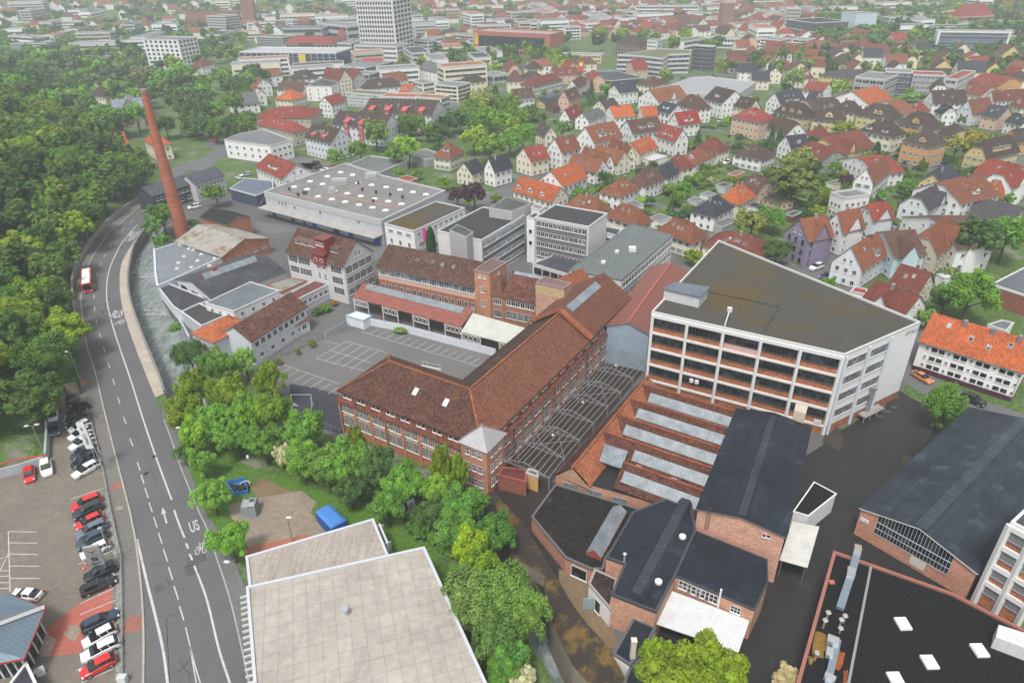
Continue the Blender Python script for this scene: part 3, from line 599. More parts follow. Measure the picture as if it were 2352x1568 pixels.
def house_at(ctr,ang,lx,ly,ze,zr,ax,hip,wc,rc,label,dorm='',sky=2,chim=1,cross=None,st=None,wst='w',cat='house',name='house',vis=(0,1),group=None,wn=2.6,base=True,z=0,det=2):
    wcol=jit(WC[wc],.05); rcol=jit(RC[rc],.12)
    B=Bld(name,label,cat,ctr.x,ctr.y,z,ang,group); wm=MB(); rm=MB()
    if det==2: zr*=1.0
    S=gblock(wm,rm,0,0,lx,ly,0,ze,zr,ax,hip)
    if base and det==2:
        for i,(x0,y0,x1,y1) in enumerate(((-lx/2-.04,-ly/2-.04,lx/2+.04,ly/2+.04),)): wm.box(x0,y0,0,x1,y1,.5,1)
    if cross:
        # (side axis, position along -1..1, width, out, drop)  gable facing x+ ('x') or y- ('y')
        for cr in cross:
            sd,pos,cw,out,fr=cr; zc=zr*fr
            if sd=='y': gblock(wm,rm,pos*lx/2,-ly/2-out/2+ly/4,cw,ly/2+out,0,ze+.02+(zr-zc)*.1,zc,'b',0,.3)
            else: gblock(wm,rm,lx/2+out/2-lx/4,pos*ly/2,lx/2+out,cw,0,ze+.02+(zr-zc)*.1,zc,'a',0,.3)
    B.add('wall',wm,['plaster',colmat('plain',(.2,.2,.2))],wcol)
    r=B.add('roof',rm,['tile',colmat('plain',(.22,.19,.17))],rcol)
    if chim and det>0:
        mb=MB(); u=U(-.25,.25)*S.l; hx=S.T(u,U(.05,.2)*S.h*(1 if rnd()<.5 else -1),0); zz=ze+zr
        mb.box(hx[0]-.3,hx[1]-.35,zz-1.2,hx[0]+.3,hx[1]+.35,zz+.75,0); mb.box(hx[0]-.37,hx[1]-.42,zz+.75,hx[0]+.37,hx[1]+.42,zz+.85,1)
        c=mb.build('chimney',['brick',colmat('plain',(.3,.3,.3))],r,random.choice([(.25,.1,.07),(.4,.35,.3),(.3,.3,.3)]))
    if det<1: return B,S
    n=st or max(1,round((ze-.4)/2.8)); hw=(lx/2,ly/2)
    E=[((-lx/2,-ly/2),(lx/2,-ly/2),lx),((lx/2,-ly/2),(lx/2,ly/2),ly),((lx/2,ly/2),(-lx/2,ly/2),lx),((-lx/2,ly/2),(-lx/2,-ly/2),ly)]
    for vi in vis:
        p0,p1,L=E[vi]; m_=max(2,int(L/wn))
        if det<2: m_=min(m_,4)
        for s in range(n):
            B.row(p0,p1,.95+s*(ze-.35)/n,m_,1.05 if wst!='h' else .95,1.35,wst,.5,local=True)
        gable=(ax=='b' and vi in (0,2)) or (ax=='a' and vi in (1,3))
        if gable and hip<.6 and zr>2.8: B.row(p0,p1,ze+.45,2 if L>6 else 1,.8,1.1,'w',L*.28,local=True)
    if det==1 and rnd()<.6:
        for u in random.choice(((0,),(-.35,.35),(-.2,))): dormer(B,S,random.choice((-1,1)),u*S.l/2*(.6 if hip>.5 else 1),.2,U(1.4,2.6),random.choice('fg'),wcol,rcol)
    if det==2:
        sd=-1 if ax=='a' else (-1)   # axis b: x=-y' so side -1 faces +x
        for c in dorm.split():
            # kind, side(0 front,1 back..), u frac*100 , t*100 , width*10
            kd=c[0]; sid=1 if c[1]=='-' else -1; u,t,w_=[int(q) for q in c[2:].split(',')]
            dormer(B,S,sd*sid,u/100*S.l/2,t/100,w_/10,kd,tuple(min(1,x*1.0) for x in wcol) if kd!='f' else (.55,.56,.57) if rnd()<.4 else wcol,rcol if kd=='g' else (.2,.2,.2) if rnd()<.5 else rcol)
        for i in range(sky): skylight(B,S,sd,(-.62+1.1*(i+.5)/max(sky,1)+U(-.06,.06))*S.l/2*(1 if hip<.5 else .7),U(.3,.55),.75,1.1)
        # gutters and a rain pipe
        gm_=MB(); X=S.l/2; yy=S.h+.5; zz=ze-.45*S.s+.02
        for sy in (-1,1): gm_.bar(S.T(-X,sy*yy,zz),S.T(X,sy*yy,zz),.14)
        gm_.bar(S.T(X-.15,-(S.h+.08),zz),S.T(X-.15,-(S.h+.08),.1),.1); B.add('gutter',gm_,'metal',(.3,.3,.31))
    B.done()
    c_,s_=math.cos(ang),math.sin(ang)
    FOOT.append([(ctr.x+x*c_-y*s_,ctr.y+x*s_+y*c_) for x,y in ((-lx/2,-ly/2),(lx/2,-ly/2),(lx/2,ly/2),(-lx/2,ly/2))])
    return B,S
def flat(poly,z,label,wc,rc,cat='building',name='flat_roofed_building',rmat='gravel',wmat='plaster',par=.35,rows=None,z0=0,coping=(.55,.55,.54),group=None,pt=.25,foot=True,rz=0):
    "poly: world corners; rows: (edge index, sill, n, w, h, style)"
    poly=ccw([Vector(q[:2]) for q in poly]); cx=sum(q.x for q in poly)/len(poly); cy=sum(q.y for q in poly)/len(poly)
    B=Bld(name,label,cat,cx,cy,z0,rz,group); L=[B.L(q) for q in poly]; n=len(L)
    wm=MB(); wm.prism(L,0,z,0,top=False); B.add('wall',wm,wmat if isinstance(wmat,list) else [wmat],wc if not isinstance(wc,str) else jit(WC[wc],.04))
    rm=MB(); inn=inset(L,pt); zz=z-.02 if par>0 else z; rm.face([(q.x,q.y,zz) for q in inn]); 
    B.add('roof',rm,rmat,rc if not isinstance(rc,str) else RC[rc])
    pm=MB(); out=inset(L,-.08)
    for i in range(n):
        j=(i+1)%n; pm.hexa([(out[i].x,out[i].y,z-.25),(out[j].x,out[j].y,z-.25),(inn[j].x,inn[j].y,z-.25),(inn[i].x,inn[i].y,z-.25)],[(out[i].x,out[i].y,z+par),(out[j].x,out[j].y,z+par),(inn[j].x,inn[j].y,z+par),(inn[i].x,inn[i].y,z+par)])
    B.add('coping',pm,'plain',coping)
    B.P=poly
    for r in rows or []:
        ei,zs,nn,w_,h_,sty=r[:6]; m_=r[6] if len(r)>6 else .6
        B.row(poly[ei%n],poly[(ei+1)%n],zs,nn,w_,h_,sty,m_)
    if foot: FOOT.append([tuple(q) for q in poly])
    return B
def inset(P_,d):
    n=len(P_); r=[]
    for i in range(n):
        a,b,c=Vector(P_[i-1][:2]),Vector(P_[i][:2]),Vector(P_[(i+1)%n][:2]); u=(b-a).normalized(); v=(c-b).normalized(); n1=Vector((-u.y,u.x)); n2=Vector((-v.y,v.x)); m_=n1+n2
        m_=m_/max(m_.length_squared,.2)*2; r.append(b+m_*d)
    return r
def para(a,b,c):
    "rectangle corners from left, near, right world points"
    ctr,ang,lx,ly=rect(a,b,c); c_,s_=math.cos(ang),math.sin(ang)
    return [Vector((ctr.x+x*c_-y*s_,ctr.y+x*s_+y*c_)) for x,y in ((-lx/2,-ly/2),(lx/2,-ly/2),(lx/2,ly/2),(-lx/2,ly/2))]
def lerp(a,b,t): return a+(b-a)*t
# ---------------- foliage ----------------
def crown(name,seed,ncl,nl,leaf,kind='b'):
    rg=np.random.RandomState(seed); P_=[];N_=[];S_=[];T_=[]
    def sph(n):
        v=rg.normal(size=(n,3)); return v/np.linalg.norm(v,axis=1)[:,None]
    if kind in 'bwy':
        d=sph(ncl); d[:,2]=np.where(d[:,2]<-.25,-d[:,2],d[:,2]); lob=1+.18*np.sin(3*np.arctan2(d[:,1],d[:,0])+seed)+rg.uniform(-.12,.12,ncl)
        rad=rg.uniform(.42,.86,ncl)*lob; c=d*rad[:,None]*np.array([1,1,.5]); c[:,2]+=.5
        rc=rg.uniform(.12,.26,ncl)*(.8 if kind=='y' else 1)
        ct=rg.uniform(0,1,ncl)
        for i in range(ncl):
            q=sph(nl); q[:,2]=q[:,2]*.8+.15; o=d[i]*.35; q=q+o; q/=np.linalg.norm(q,axis=1)[:,None]
            rr=rg.uniform(.55,1.08,nl)[:,None]
            pp=c[i]+q*rc[i]*rr*np.array([1,1,.62 if kind!='w' else 1.1]); P_.append(pp); nn=q+rg.normal(size=(nl,3))*.45; nn[:,2]+=.35; N_.append(nn); T_.append(.2+.5*ct[i]+rg.uniform(0,.3,nl)); S_.append(rg.uniform(.7,1.25,nl)*leaf)
    elif kind=='c':
        n=ncl*nl; t=rg.uniform(0,1,n)**.7; lay=np.floor(t*16)/16+rg.uniform(-.01,.01,n); a=rg.uniform(0,2*np.pi,n); r=(1-lay)*(.85+.25*np.sin(a*7+lay*40))*rg.uniform(.35,1,n)**.5+.02
        z=.06+lay*.94-r*.1; P_=[np.stack([r*np.cos(a),r*np.sin(a),z],1)]; nn=np.stack([np.cos(a)*.5,np.sin(a)*.5,np.ones(n)],1)+rg.normal(size=(n,3))*.3; N_=[nn]; T_=[rg.uniform(.1,.8,n)]; S_=[rg.uniform(.7,1.2,n)*leaf]
    else: # column
        n=ncl*nl; z=rg.uniform(0,1,n); a=rg.uniform(0,2*np.pi,n); r=np.sin(np.clip(z*.93+.07,0,1)*np.pi)**.45*rg.uniform(.8,1.05,n); P_=[np.stack([r*np.cos(a),r*np.sin(a),z],1)]
        N_=[np.stack([np.cos(a),np.sin(a),np.full(n,.4)],1)+rg.normal(size=(n,3))*.3]; T_=[rg.uniform(.1,.7,n)]; S_=[rg.uniform(.7,1.2,n)*leaf]
    P_=np.concatenate(P_);N_=np.concatenate(N_);S_=np.concatenate(S_);T_=np.concatenate(T_)
    N_/=np.linalg.norm(N_,axis=1)[:,None]; r=rg.normal(size=N_.shape); a=np.cross(N_,r); a/=np.linalg.norm(a,axis=1)[:,None]; b=np.cross(N_,a)
    a*=S_[:,None]; b*=S_[:,None]*(.62 if kind!='c' else .4); zs=np.array([1,1,.5 if kind in 'bwy' else .35])
    V=np.stack([P_-a*zs,P_-b*zs,P_+a*zs,P_+b*zs],1)
    return V,T_
def crownmesh(name,V,T_):
    n=len(V); me=bpy.data.meshes.new(name); me.vertices.add(n*4); me.vertices.foreach_set('co',V.reshape(-1)); me.loops.add(n*4); me.loops.foreach_set('vertex_index',np.arange(n*4)); me.polygons.add(n); me.polygons.foreach_set('loop_start',np.arange(n)*4); me.polygons.foreach_set('loop_total',np.full(n,4))
    at=me.attributes.new('tone','FLOAT','FACE'); at.data.foreach_set('value',T_); me.materials.append(M('leaf')); me.update(); me.validate(); return me
PROTO={}
for kd,sd in (('b',1),('b',2),('b',3),('y',4),('w',5)):
    for lod,(nc,nl,lf) in enumerate(((100,150,.052),(60,46,.105),(14,16,.3))):
        PROTO.setdefault((kd,lod),[]).append((crown('crown',sd*10+lod,nc,nl,lf,kd)))
for kd in 'cp':
    for lod,(nc,nl,lf) in enumerate(((70,90,.09),(40,40,.15),(10,14,.4))): PROTO[(kd,lod)]=[crown('crown',6+lod,nc,nl,lf,kd)]
PM={k:[crownmesh('crown',V,T_) for V,T_ in v] for k,v in PROTO.items()}
def trunkmesh():
    mb=MB(); mb.tube((0,0,0),(.02,.01,.45),.055,7,0,.035); mb.tube((.02,.01,.45),(0,0,.8),.035,6,0,.01)
    for i in range(5):
        a=i*1.26+.3; mb.tube((.01,0,.3+.06*i),(.45*math.cos(a),.45*math.sin(a),.5+.06*i),.02,5,0,.006)
    return mb.mesh('trunk',['bark'])
TRUNK=trunkmesh()
TREES=[]; SHRUBS=[]
GREEN=[(.1,.2,.03),(.08,.17,.032),(.13,.23,.03),(.18,.27,.03),(.075,.15,.034),(.12,.2,.045),(.05,.1,.03),(.06,.12,.03)]
def tree(x,y,r,h,kind='b',col=None,label=None,cat='tree',z=None,group=None,name='tree'):
    if col and y<125 and h>4: r*=.77; h*=.9
    TREES.append(dict(x=x,y=y,r=r,h=h,k=kind,c=jit(tuple(min(.5,v*(2.05 if max(col)<.19 else 1.2)) for v in col) if col else random.choice(GREEN),.16),l=label,cat=cat,z=hz(x,y) if z is None else z,g=group,n=name))
def treeP(k,x,y,r,h,kind='b',col=None,label=None,zc=.62,**kw):
    p=G(k,x,y,h*zc)
    if p.x<-40 and inpoly(p.x,p.y,HILL): p=G(k,x,y,h*zc+hz(p.x,p.y))
    tree(p.x,p.y,r,h,kind,col,label,**kw)
def place_trees():
    global TREES
    for q in TREES: q['s']=q['r']/math.hypot(q['x'],q['y'],CAMZ)
    TREES.sort(key=lambda q:-q['s']); big=[q for q in TREES if q['cat']=='tree'][:299]; ids={id(q) for q in big}; rest=[q for q in TREES if q['cat']=='tree' and id(q) not in ids]
    sh=[q for q in TREES if q['cat']!='tree'][:299]
    for q in big+sh:
        d=math.hypot(q['x'],q['y'],CAMZ); lod=0 if d<210 else 1
        if q['cat']!='tree': lod=1 if d<260 else 2
        i=int(rnd()*len(PM[(q['k'],lod)])); rz=U(0,6.28)
        e=bpy.data.objects.new(q['n'],None); C.objects.link(e); e.location=(q['x'],q['y'],q['z']); tag(e,q['l'],q['cat'],q['g'])
        c=link('crown',PM[(q['k'],lod)][i],e,q['c'],None,rz); b=.0 if q['cat']!='tree' else .16 if q['k'] in 'bwy' else .03
        c.scale=(q['r']*U(.92,1.08),q['r']*U(.92,1.08),q['h']*(1-b)); c.location=(0,0,q['h']*b-(q['h']*.1 if q['cat']!='tree' else 0))
        if q['cat']=='tree':
            t=link('trunk',TRUNK,e,None,None,rz); t.scale=(q['h']*.55,q['h']*.55,q['h']*.9)
    if rest:
        Vs=[];Ts=[];Cs=[]
        for q in rest:
            V,T_=random.choice(PROTO[(q['k'],1 if math.hypot(q['x'],q['y'])<430 else 2)]); a=U(0,6.28); R=np.array([[math.cos(a),-math.sin(a),0],[math.sin(a),math.cos(a),0],[0,0,1]])
            W=V.reshape(-1,3)@R.T*np.array([q['r'],q['r'],q['h']*.9])+np.array([q['x'],q['y'],q['z']+q['h']*.05]); Vs.append(W.reshape(-1,4,3)); Ts.append(T_); Cs.append(np.tile((*q['c'],1),(len(T_),1)))
        me=crownmesh('distant_trees',np.concatenate(Vs),np.concatenate(Ts)); at=me.attributes.new('tint','FLOAT_COLOR','FACE'); at.data.foreach_set('color',np.concatenate(Cs).ravel())
        m=M('leaf').copy(); t=m.node_tree
        for n in list(t.nodes):
            if n.type=='OBJECT_INFO':
                r=t.nodes.new('ShaderNodeAttribute'); r.attribute_name='tint'
                for l in list(n.outputs['Color'].links): t.links.new(r.outputs['Color'],l.to_socket)
        me.materials[0]=m; o=link('distant_trees',me); tag(o,'mass of treetops in the park, between the distant houses and on far hills','trees',kind='stuff')
def scatter(poly,n,dmin,r0,r1,h0,h1,kinds='bbby',cols=None,label=None,group=None,cat='tree',clear=1.5,name='tree',hz_=True):
    xs=[q[0] for q in poly]; ys=[q[1] for q in poly]; ok=[]; tr=0
    while len(ok)<n and tr<n*30:
        tr+=1; x,y=U(min(xs),max(xs)),U(min(ys),max(ys))
        if not inpoly(x,y,poly): continue
        if any((x-a)**2+(y-b)**2<dmin*dmin for a,b in ok): continue
        if any(abs(f[0][0]-x)<60 and abs(f[0][1]-y)<60 and (inpoly(x,y,f) or pdist(x,y,f)<clear) for f in FOOT): continue
        ok.append((x,y)); tree(x,y,U(r0,r1),U(h0,h1),random.choice(kinds),random.choice(cols) if cols else None,label,cat,None,group,name)
# ---------------- the brick factory (L shaped) ----------------
E1=math.radians(57.7); RZ=E1-math.pi/2
def fac():
    B=Bld('brick_factory','long L-shaped red brick factory with brown tiled roofs and white barred windows','factory',-8.4,90.4,0,RZ)
    wm=MB(); BR='brick'
    lo=[(-28.6,-.3),(4.,-.3),(4.,61),(-10.2,61),(-10.2,14.2),(-28.6,14.2)]
    wm.prism(lo,0,7.5,0); at=[(-28,.3),(3.4,.3),(3.4,61),(-10,61),(-10,14),(-28,14)]
    wm.prism(at,7.5,9.5,1,top=False)
    # end gable of the far wing
    wm.face([(3.4,61,9.5),(-10,61,9.5),(-3.35,61,14.6)],0)
    B.add('wall',wm,[BR,colmat('brick',(.34,.16,.1))],(.5,.2,.115))
    def roofp(name,faces,mat,col,cap=None):
        mb=MB()
        for f in faces:
            mb.face(f,0); b=[(p[0],p[1],p[2]-.25) for p in f]; mb.face(b[::-1],0)
            for i in range(len(f)): mb.face([b[i],b[(i+1)%len(f)],f[(i+1)%len(f)],f[i]],0)
        return B.add(name,mb,mat,col)
    z=9.35; R=14.; o=.55
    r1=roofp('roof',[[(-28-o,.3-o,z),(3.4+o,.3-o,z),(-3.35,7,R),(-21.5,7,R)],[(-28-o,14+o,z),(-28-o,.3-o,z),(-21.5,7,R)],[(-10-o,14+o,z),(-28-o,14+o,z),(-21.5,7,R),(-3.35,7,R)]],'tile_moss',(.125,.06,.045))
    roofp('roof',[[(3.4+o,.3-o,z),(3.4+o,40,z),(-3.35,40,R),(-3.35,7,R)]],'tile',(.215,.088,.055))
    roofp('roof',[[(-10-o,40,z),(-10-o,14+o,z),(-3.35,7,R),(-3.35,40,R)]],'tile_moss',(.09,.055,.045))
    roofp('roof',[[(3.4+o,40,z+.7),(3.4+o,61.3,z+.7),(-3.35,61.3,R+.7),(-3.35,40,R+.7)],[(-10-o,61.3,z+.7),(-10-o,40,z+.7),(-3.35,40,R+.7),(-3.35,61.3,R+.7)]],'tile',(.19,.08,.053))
    m=MB()
    for a,b in (((-10.8,39.9,z+.6),(-3.35,39.9,R+.75)),((-3.35,39.9,R+.75),(4.2,39.9,z+.6))): m.bar(a,b,1.5,.5)
    m.bar((-3.35,7.2,R+.1),(-3.35,39.5,R+.1),.35,.2); m.bar((-21.3,7,R+.1),(-3.6,7,R+.1),.35,.2)
    for a,b in (((4,-.3,9.45),(-3.35,7,R+.08)),((-28.6,-.3,9.45),(-21.5,7,R+.08)),((-28.6,14.5,9.45),(-21.5,7,R+.08))): m.bar(a,b,.3,.16)
    B.add('ridge_tiles',m,'tile',(.36,.13,.06))
    # lean-to cornice roof between floors
    m=MB(); 
    m.hexa([(-28.9,-.75,7.3),(4.3,-.75,7.3),(4.3,.3,7.5),(-28.9,.3,7.5)],[(-28.9,-.75,7.4),(4.3,-.75,7.4),(4.3,.3,7.85),(-28.9,.3,7.85)]); m.hexa([(4.45,-.5,7.3),(4.45,61,7.3),(3.4,61,7.5),(3.4,-.5,7.5)],[(4.45,-.5,7.4),(4.45,61,7.4),(3.4,61,7.85),(3.4,-.5,7.85)])
    B.add('cornice',m,'tile_moss',(.2,.075,.05))
    # pilasters and pale panels
    m=MB()
    for x in [-28.3,-24.4,-20.6,-17.,-13.1,-9.4,-5.7,-2.2,.3]: m.box(x-.3,-.5,0,x+.3,-.3,7.3)
    for i in range(17): m.box(4.,1+i*3.62,0,4.2,1.5+i*3.62,7.3)
    B.add('pilaster',m,BR,(.56,.24,.14))
    m=MB()
    for x in [-26.4,-22.5,-18.8,-15.,-11.2,-7.5,-3.9]:
        for dx in (-1.0,-.6,-.2,.2,.6,1.0):
            m.box(x+dx-.13,-.42,4.15,x+dx+.13,-.31,4.9)
        m.box(x+1.7,-.42,5.6,x+1.95,-.31,6.6); m.box(x+2.1,-.42,5.6,x+2.3,-.31,6.4)
    B.add('pale_panel',m,'plaster',(.62,.47,.33))
    for x in [-26.4,-22.5,-18.8,-15.,-11.2,-7.5,-3.9]:
        for s in (0,1):
            for zz in (5.1,2.1): B.inst('window',winmesh(1.65,2.1,'G'),(x-.95+s*1.9,-.31,zz),0)
    for x in (-1.4,): 
        for zz in (5.1,2.1): B.inst('window',winmesh(1.,1.9,'g'),(x,-.31,zz),0)
    for x in [-26.6,-23.2,-19.7,-16.2,-12.8,-9.3,-5.8,-2.4]:
        for s in (-.55,.55): B.inst('window',winmesh(.85,1.35,'x'),(x+s,.29,7.95),0)
    q=math.pi/2
    for i in range(16):
        y=3.3+i*3.62
        for s in (-.6,.6): B.inst('window',winmesh(.8,1.3,'x'),(3.41,y+s,7.95),q)
        for s in (-.7,.7): B.inst('window',winmesh(1.,1.9,'t'),(4.01,y+s,4.9),q)
    for i in range(16): B.inst('window',winmesh(2.2,2.3,'G'),(4.01,3.3+i*3.62,1.5),q)
    S=gS(-3.35)
    for u in (-13.,-6.3):
        m=MB(); y0=.4+2.9; zz=lambda y:z+(y+.25)/7.25*(R-z)
        m.hexa([(u-.45,y0,zz(y0)+.0),(u+.45,y0,zz(y0)),(u+.45,y0+1.15,zz(y0+1.15)),(u-.45,y0+1.15,zz(y0+1.15))],[(u-.45,y0,zz(y0)+.14),(u+.45,y0,zz(y0)+.14),(u+.45,y0+1.15,zz(y0+1.15)+.14),(u-.45,y0+1.15,zz(y0+1.15)+.14)]); B.add('skylight',m,'plain',(.62,.64,.66))
    # glass strip on the far wing
    m=MB(); zz=lambda x:z+.7+(3.95-x)/7.3*(R-z)
    m.hexa([(-1.5,42,zz(-1.5)),(-1.5,56,zz(-1.5)),(-3.0,56,zz(-3.)),(-3.0,42,zz(-3.))],[(-1.5,42,zz(-1.5)+.25),(-1.5,56,zz(-1.5)+.25),(-3.0,56,zz(-3.)+.25),(-3.0,42,zz(-3.)+.25)]); B.add('glass_strip',m,'glassroof')
    # stair tower
    m=MB(); m.box(.2,-1.1,0,5.3,4.3,9.6); t=B.add('stair_tower',m,BR,(.58,.28,.18))
    m=MB(); a=[(-.2,-1.5,9.6),(5.7,-1.5,9.6),(5.7,4.7,9.6),(-.2,4.7,9.6)]; ap=(2.75,1.6,11.9)
    for i in range(4): m.face([a[i],a[(i+1)%4],ap])
    m.face(a[::-1]); t2=m.build('tower_roof','seam',t,(.42,.4,.4)); m=MB(); m.tube((2.75,1.6,11.7),(2.75,1.6,12.1),.12,6); m.tube((2.75,1.6,12.1),(2.75,1.6,12.4),.22,8,0,.1); m.build('finial','metal',t2,(.5,.5,.48))
    for zz in (7.5,4.4,1.3):
        for s in (-1.25,0,1.25):
            link('window',winmesh(.85,1.5,'m'),t,None,(2.75+s,-1.11,zz),0); link('window',winmesh(.8,1.5,'t'),t,None,(5.31,1.6+s,zz),q)
    # rain pipes
    for x in (-28,-16.9,-5.6): 
        m=MB(); m.bar((x,-.75,7.4),(x,-.55,6.9),.14); m.bar((x,-.55,6.9),(x,-.55,.2),.14); B.add('drainpipe',m,'paint',(.22,.08,.06))
    for y in (9,24,38,52):
        m=MB(); m.bar((4.5,y,7.4),(4.25,y,6.9),.14); m.bar((4.25,y,6.9),(4.25,y,.2),.14); B.add('drainpipe',m,'paint',(.22,.08,.06))
    B.done(); FOOT.append([(-33,104),(-4,87),(29,140),(17,147),(-10,108),(-26,118)])
def gS(x): return None
fac()
# ---------------- steel frame left from a hall ----------------
def steel():
    L=[(865,105),(735,240),(620,360),(490,490),(365,625),(240,775),(80,930),(-20,1110)]; A_=[(1050,95),(910,240),(805,365),(680,490),(545,630),(410,785),(265,940),(110,1110)]; R_=[(1230,195),(1110,335),(1000,465),(880,600),(750,750),(620,905),(480,1075),(340,1255)]
    a=G(10,110,1110,6.4)
    B=Bld('steel_roof_frame','bare galvanised steel roof frame of trusses over a dark roofless yard','steel frame',a.x,a.y)
    li=[Vector((*B.L(G(10,*q,5.)),5.)) for q in L]; ai=[Vector((*B.L(G(10,*q,6.3)),6.3)) for q in A_]; ri=[Vector((*B.L(G(10,*q,5.)),5.)) for q in R_]
    li=[Vector((2*p.x-r.x,2*p.y-r.y,5.)) for p,r in zip(ai,ri)]
    for i in range(8):
        m=MB(); l,p,r=li[i],ai[i],ri[i]; d=Vector((0,0,-.9))
        for s,e in ((l,p),(p,r)):
            m.bar(s,e,.11,.11)
            for t in (.33,.66): q=lerp(s,e,t); h_=(0.5*t if s is l else .5+.5*t); c_=lerp(l,r,h_); m.bar(q,c_,.05,.05); c2=lerp(l,r,h_+(.17 if s is l else -.17)); m.bar(q,c2,.045,.045)
        m.bar(l,r,.09,.09); m.bar(p,lerp(l,r,.5),.07,.07)
        for s in (l,r): m.bar(s,(s.x,s.y,0),.18,.18)
        B.add('truss',m,'metal',(.4,.42,.43))
    for t in (0,.2,.4,.6,.8,1):
        for X,Y in ((li,ai),(ai,ri)):
            if X is ai and t==0: continue
            m=MB()
            for i in range(7): m.bar(lerp(X[i],Y[i],t)+Vector((0,0,.13)),lerp(X[i+1],Y[i+1],t)+Vector((0,0,.13)),.09,.09)
            B.add('purlin',m,'metal',(.42,.42,.42))
    for i in (2,5):
        m=MB()
        m.bar(li[i],ai[i+1],.05); m.bar(ai[i],li[i+1],.05); m.bar(ri[i],ai[i+1],.05); m.bar(ai[i],ri[i+1],.05); B.add('bracing',m,'metal',(.5,.52,.53))
    sheet('roofless_floor',ccw([G(10,*q).to_2d() for q in ((880,170),(1225,260),(330,1330),(-80,1200),(-150,1100))]),.07,'asphalt',(.045,.035,.028))
    for x,y in ((955,215),(650,550),(375,850)):
        c=G(10,x,y,4.6); b=Bld('hanging_lamp',{955:'white bell lamp hanging from the steel frame nearest the blue gable',650:'white bell lamp hanging halfway along the bare steel frame',375:'white bell lamp hanging from the steel frame, nearest the yellow door'}[x],'lamp',c.x,c.y,c.z); m=MB(); m.tube((0,0,-.2),(0,0,.1),.28,10,0,.1); b.add('shade',m,'paint',(.7,.7,.68)); m=MB(); m.tube((0,0,.1),(0,0,1.2),.03,5); b.add('rod',m,'metal',(.3,.3,.3))
steel()
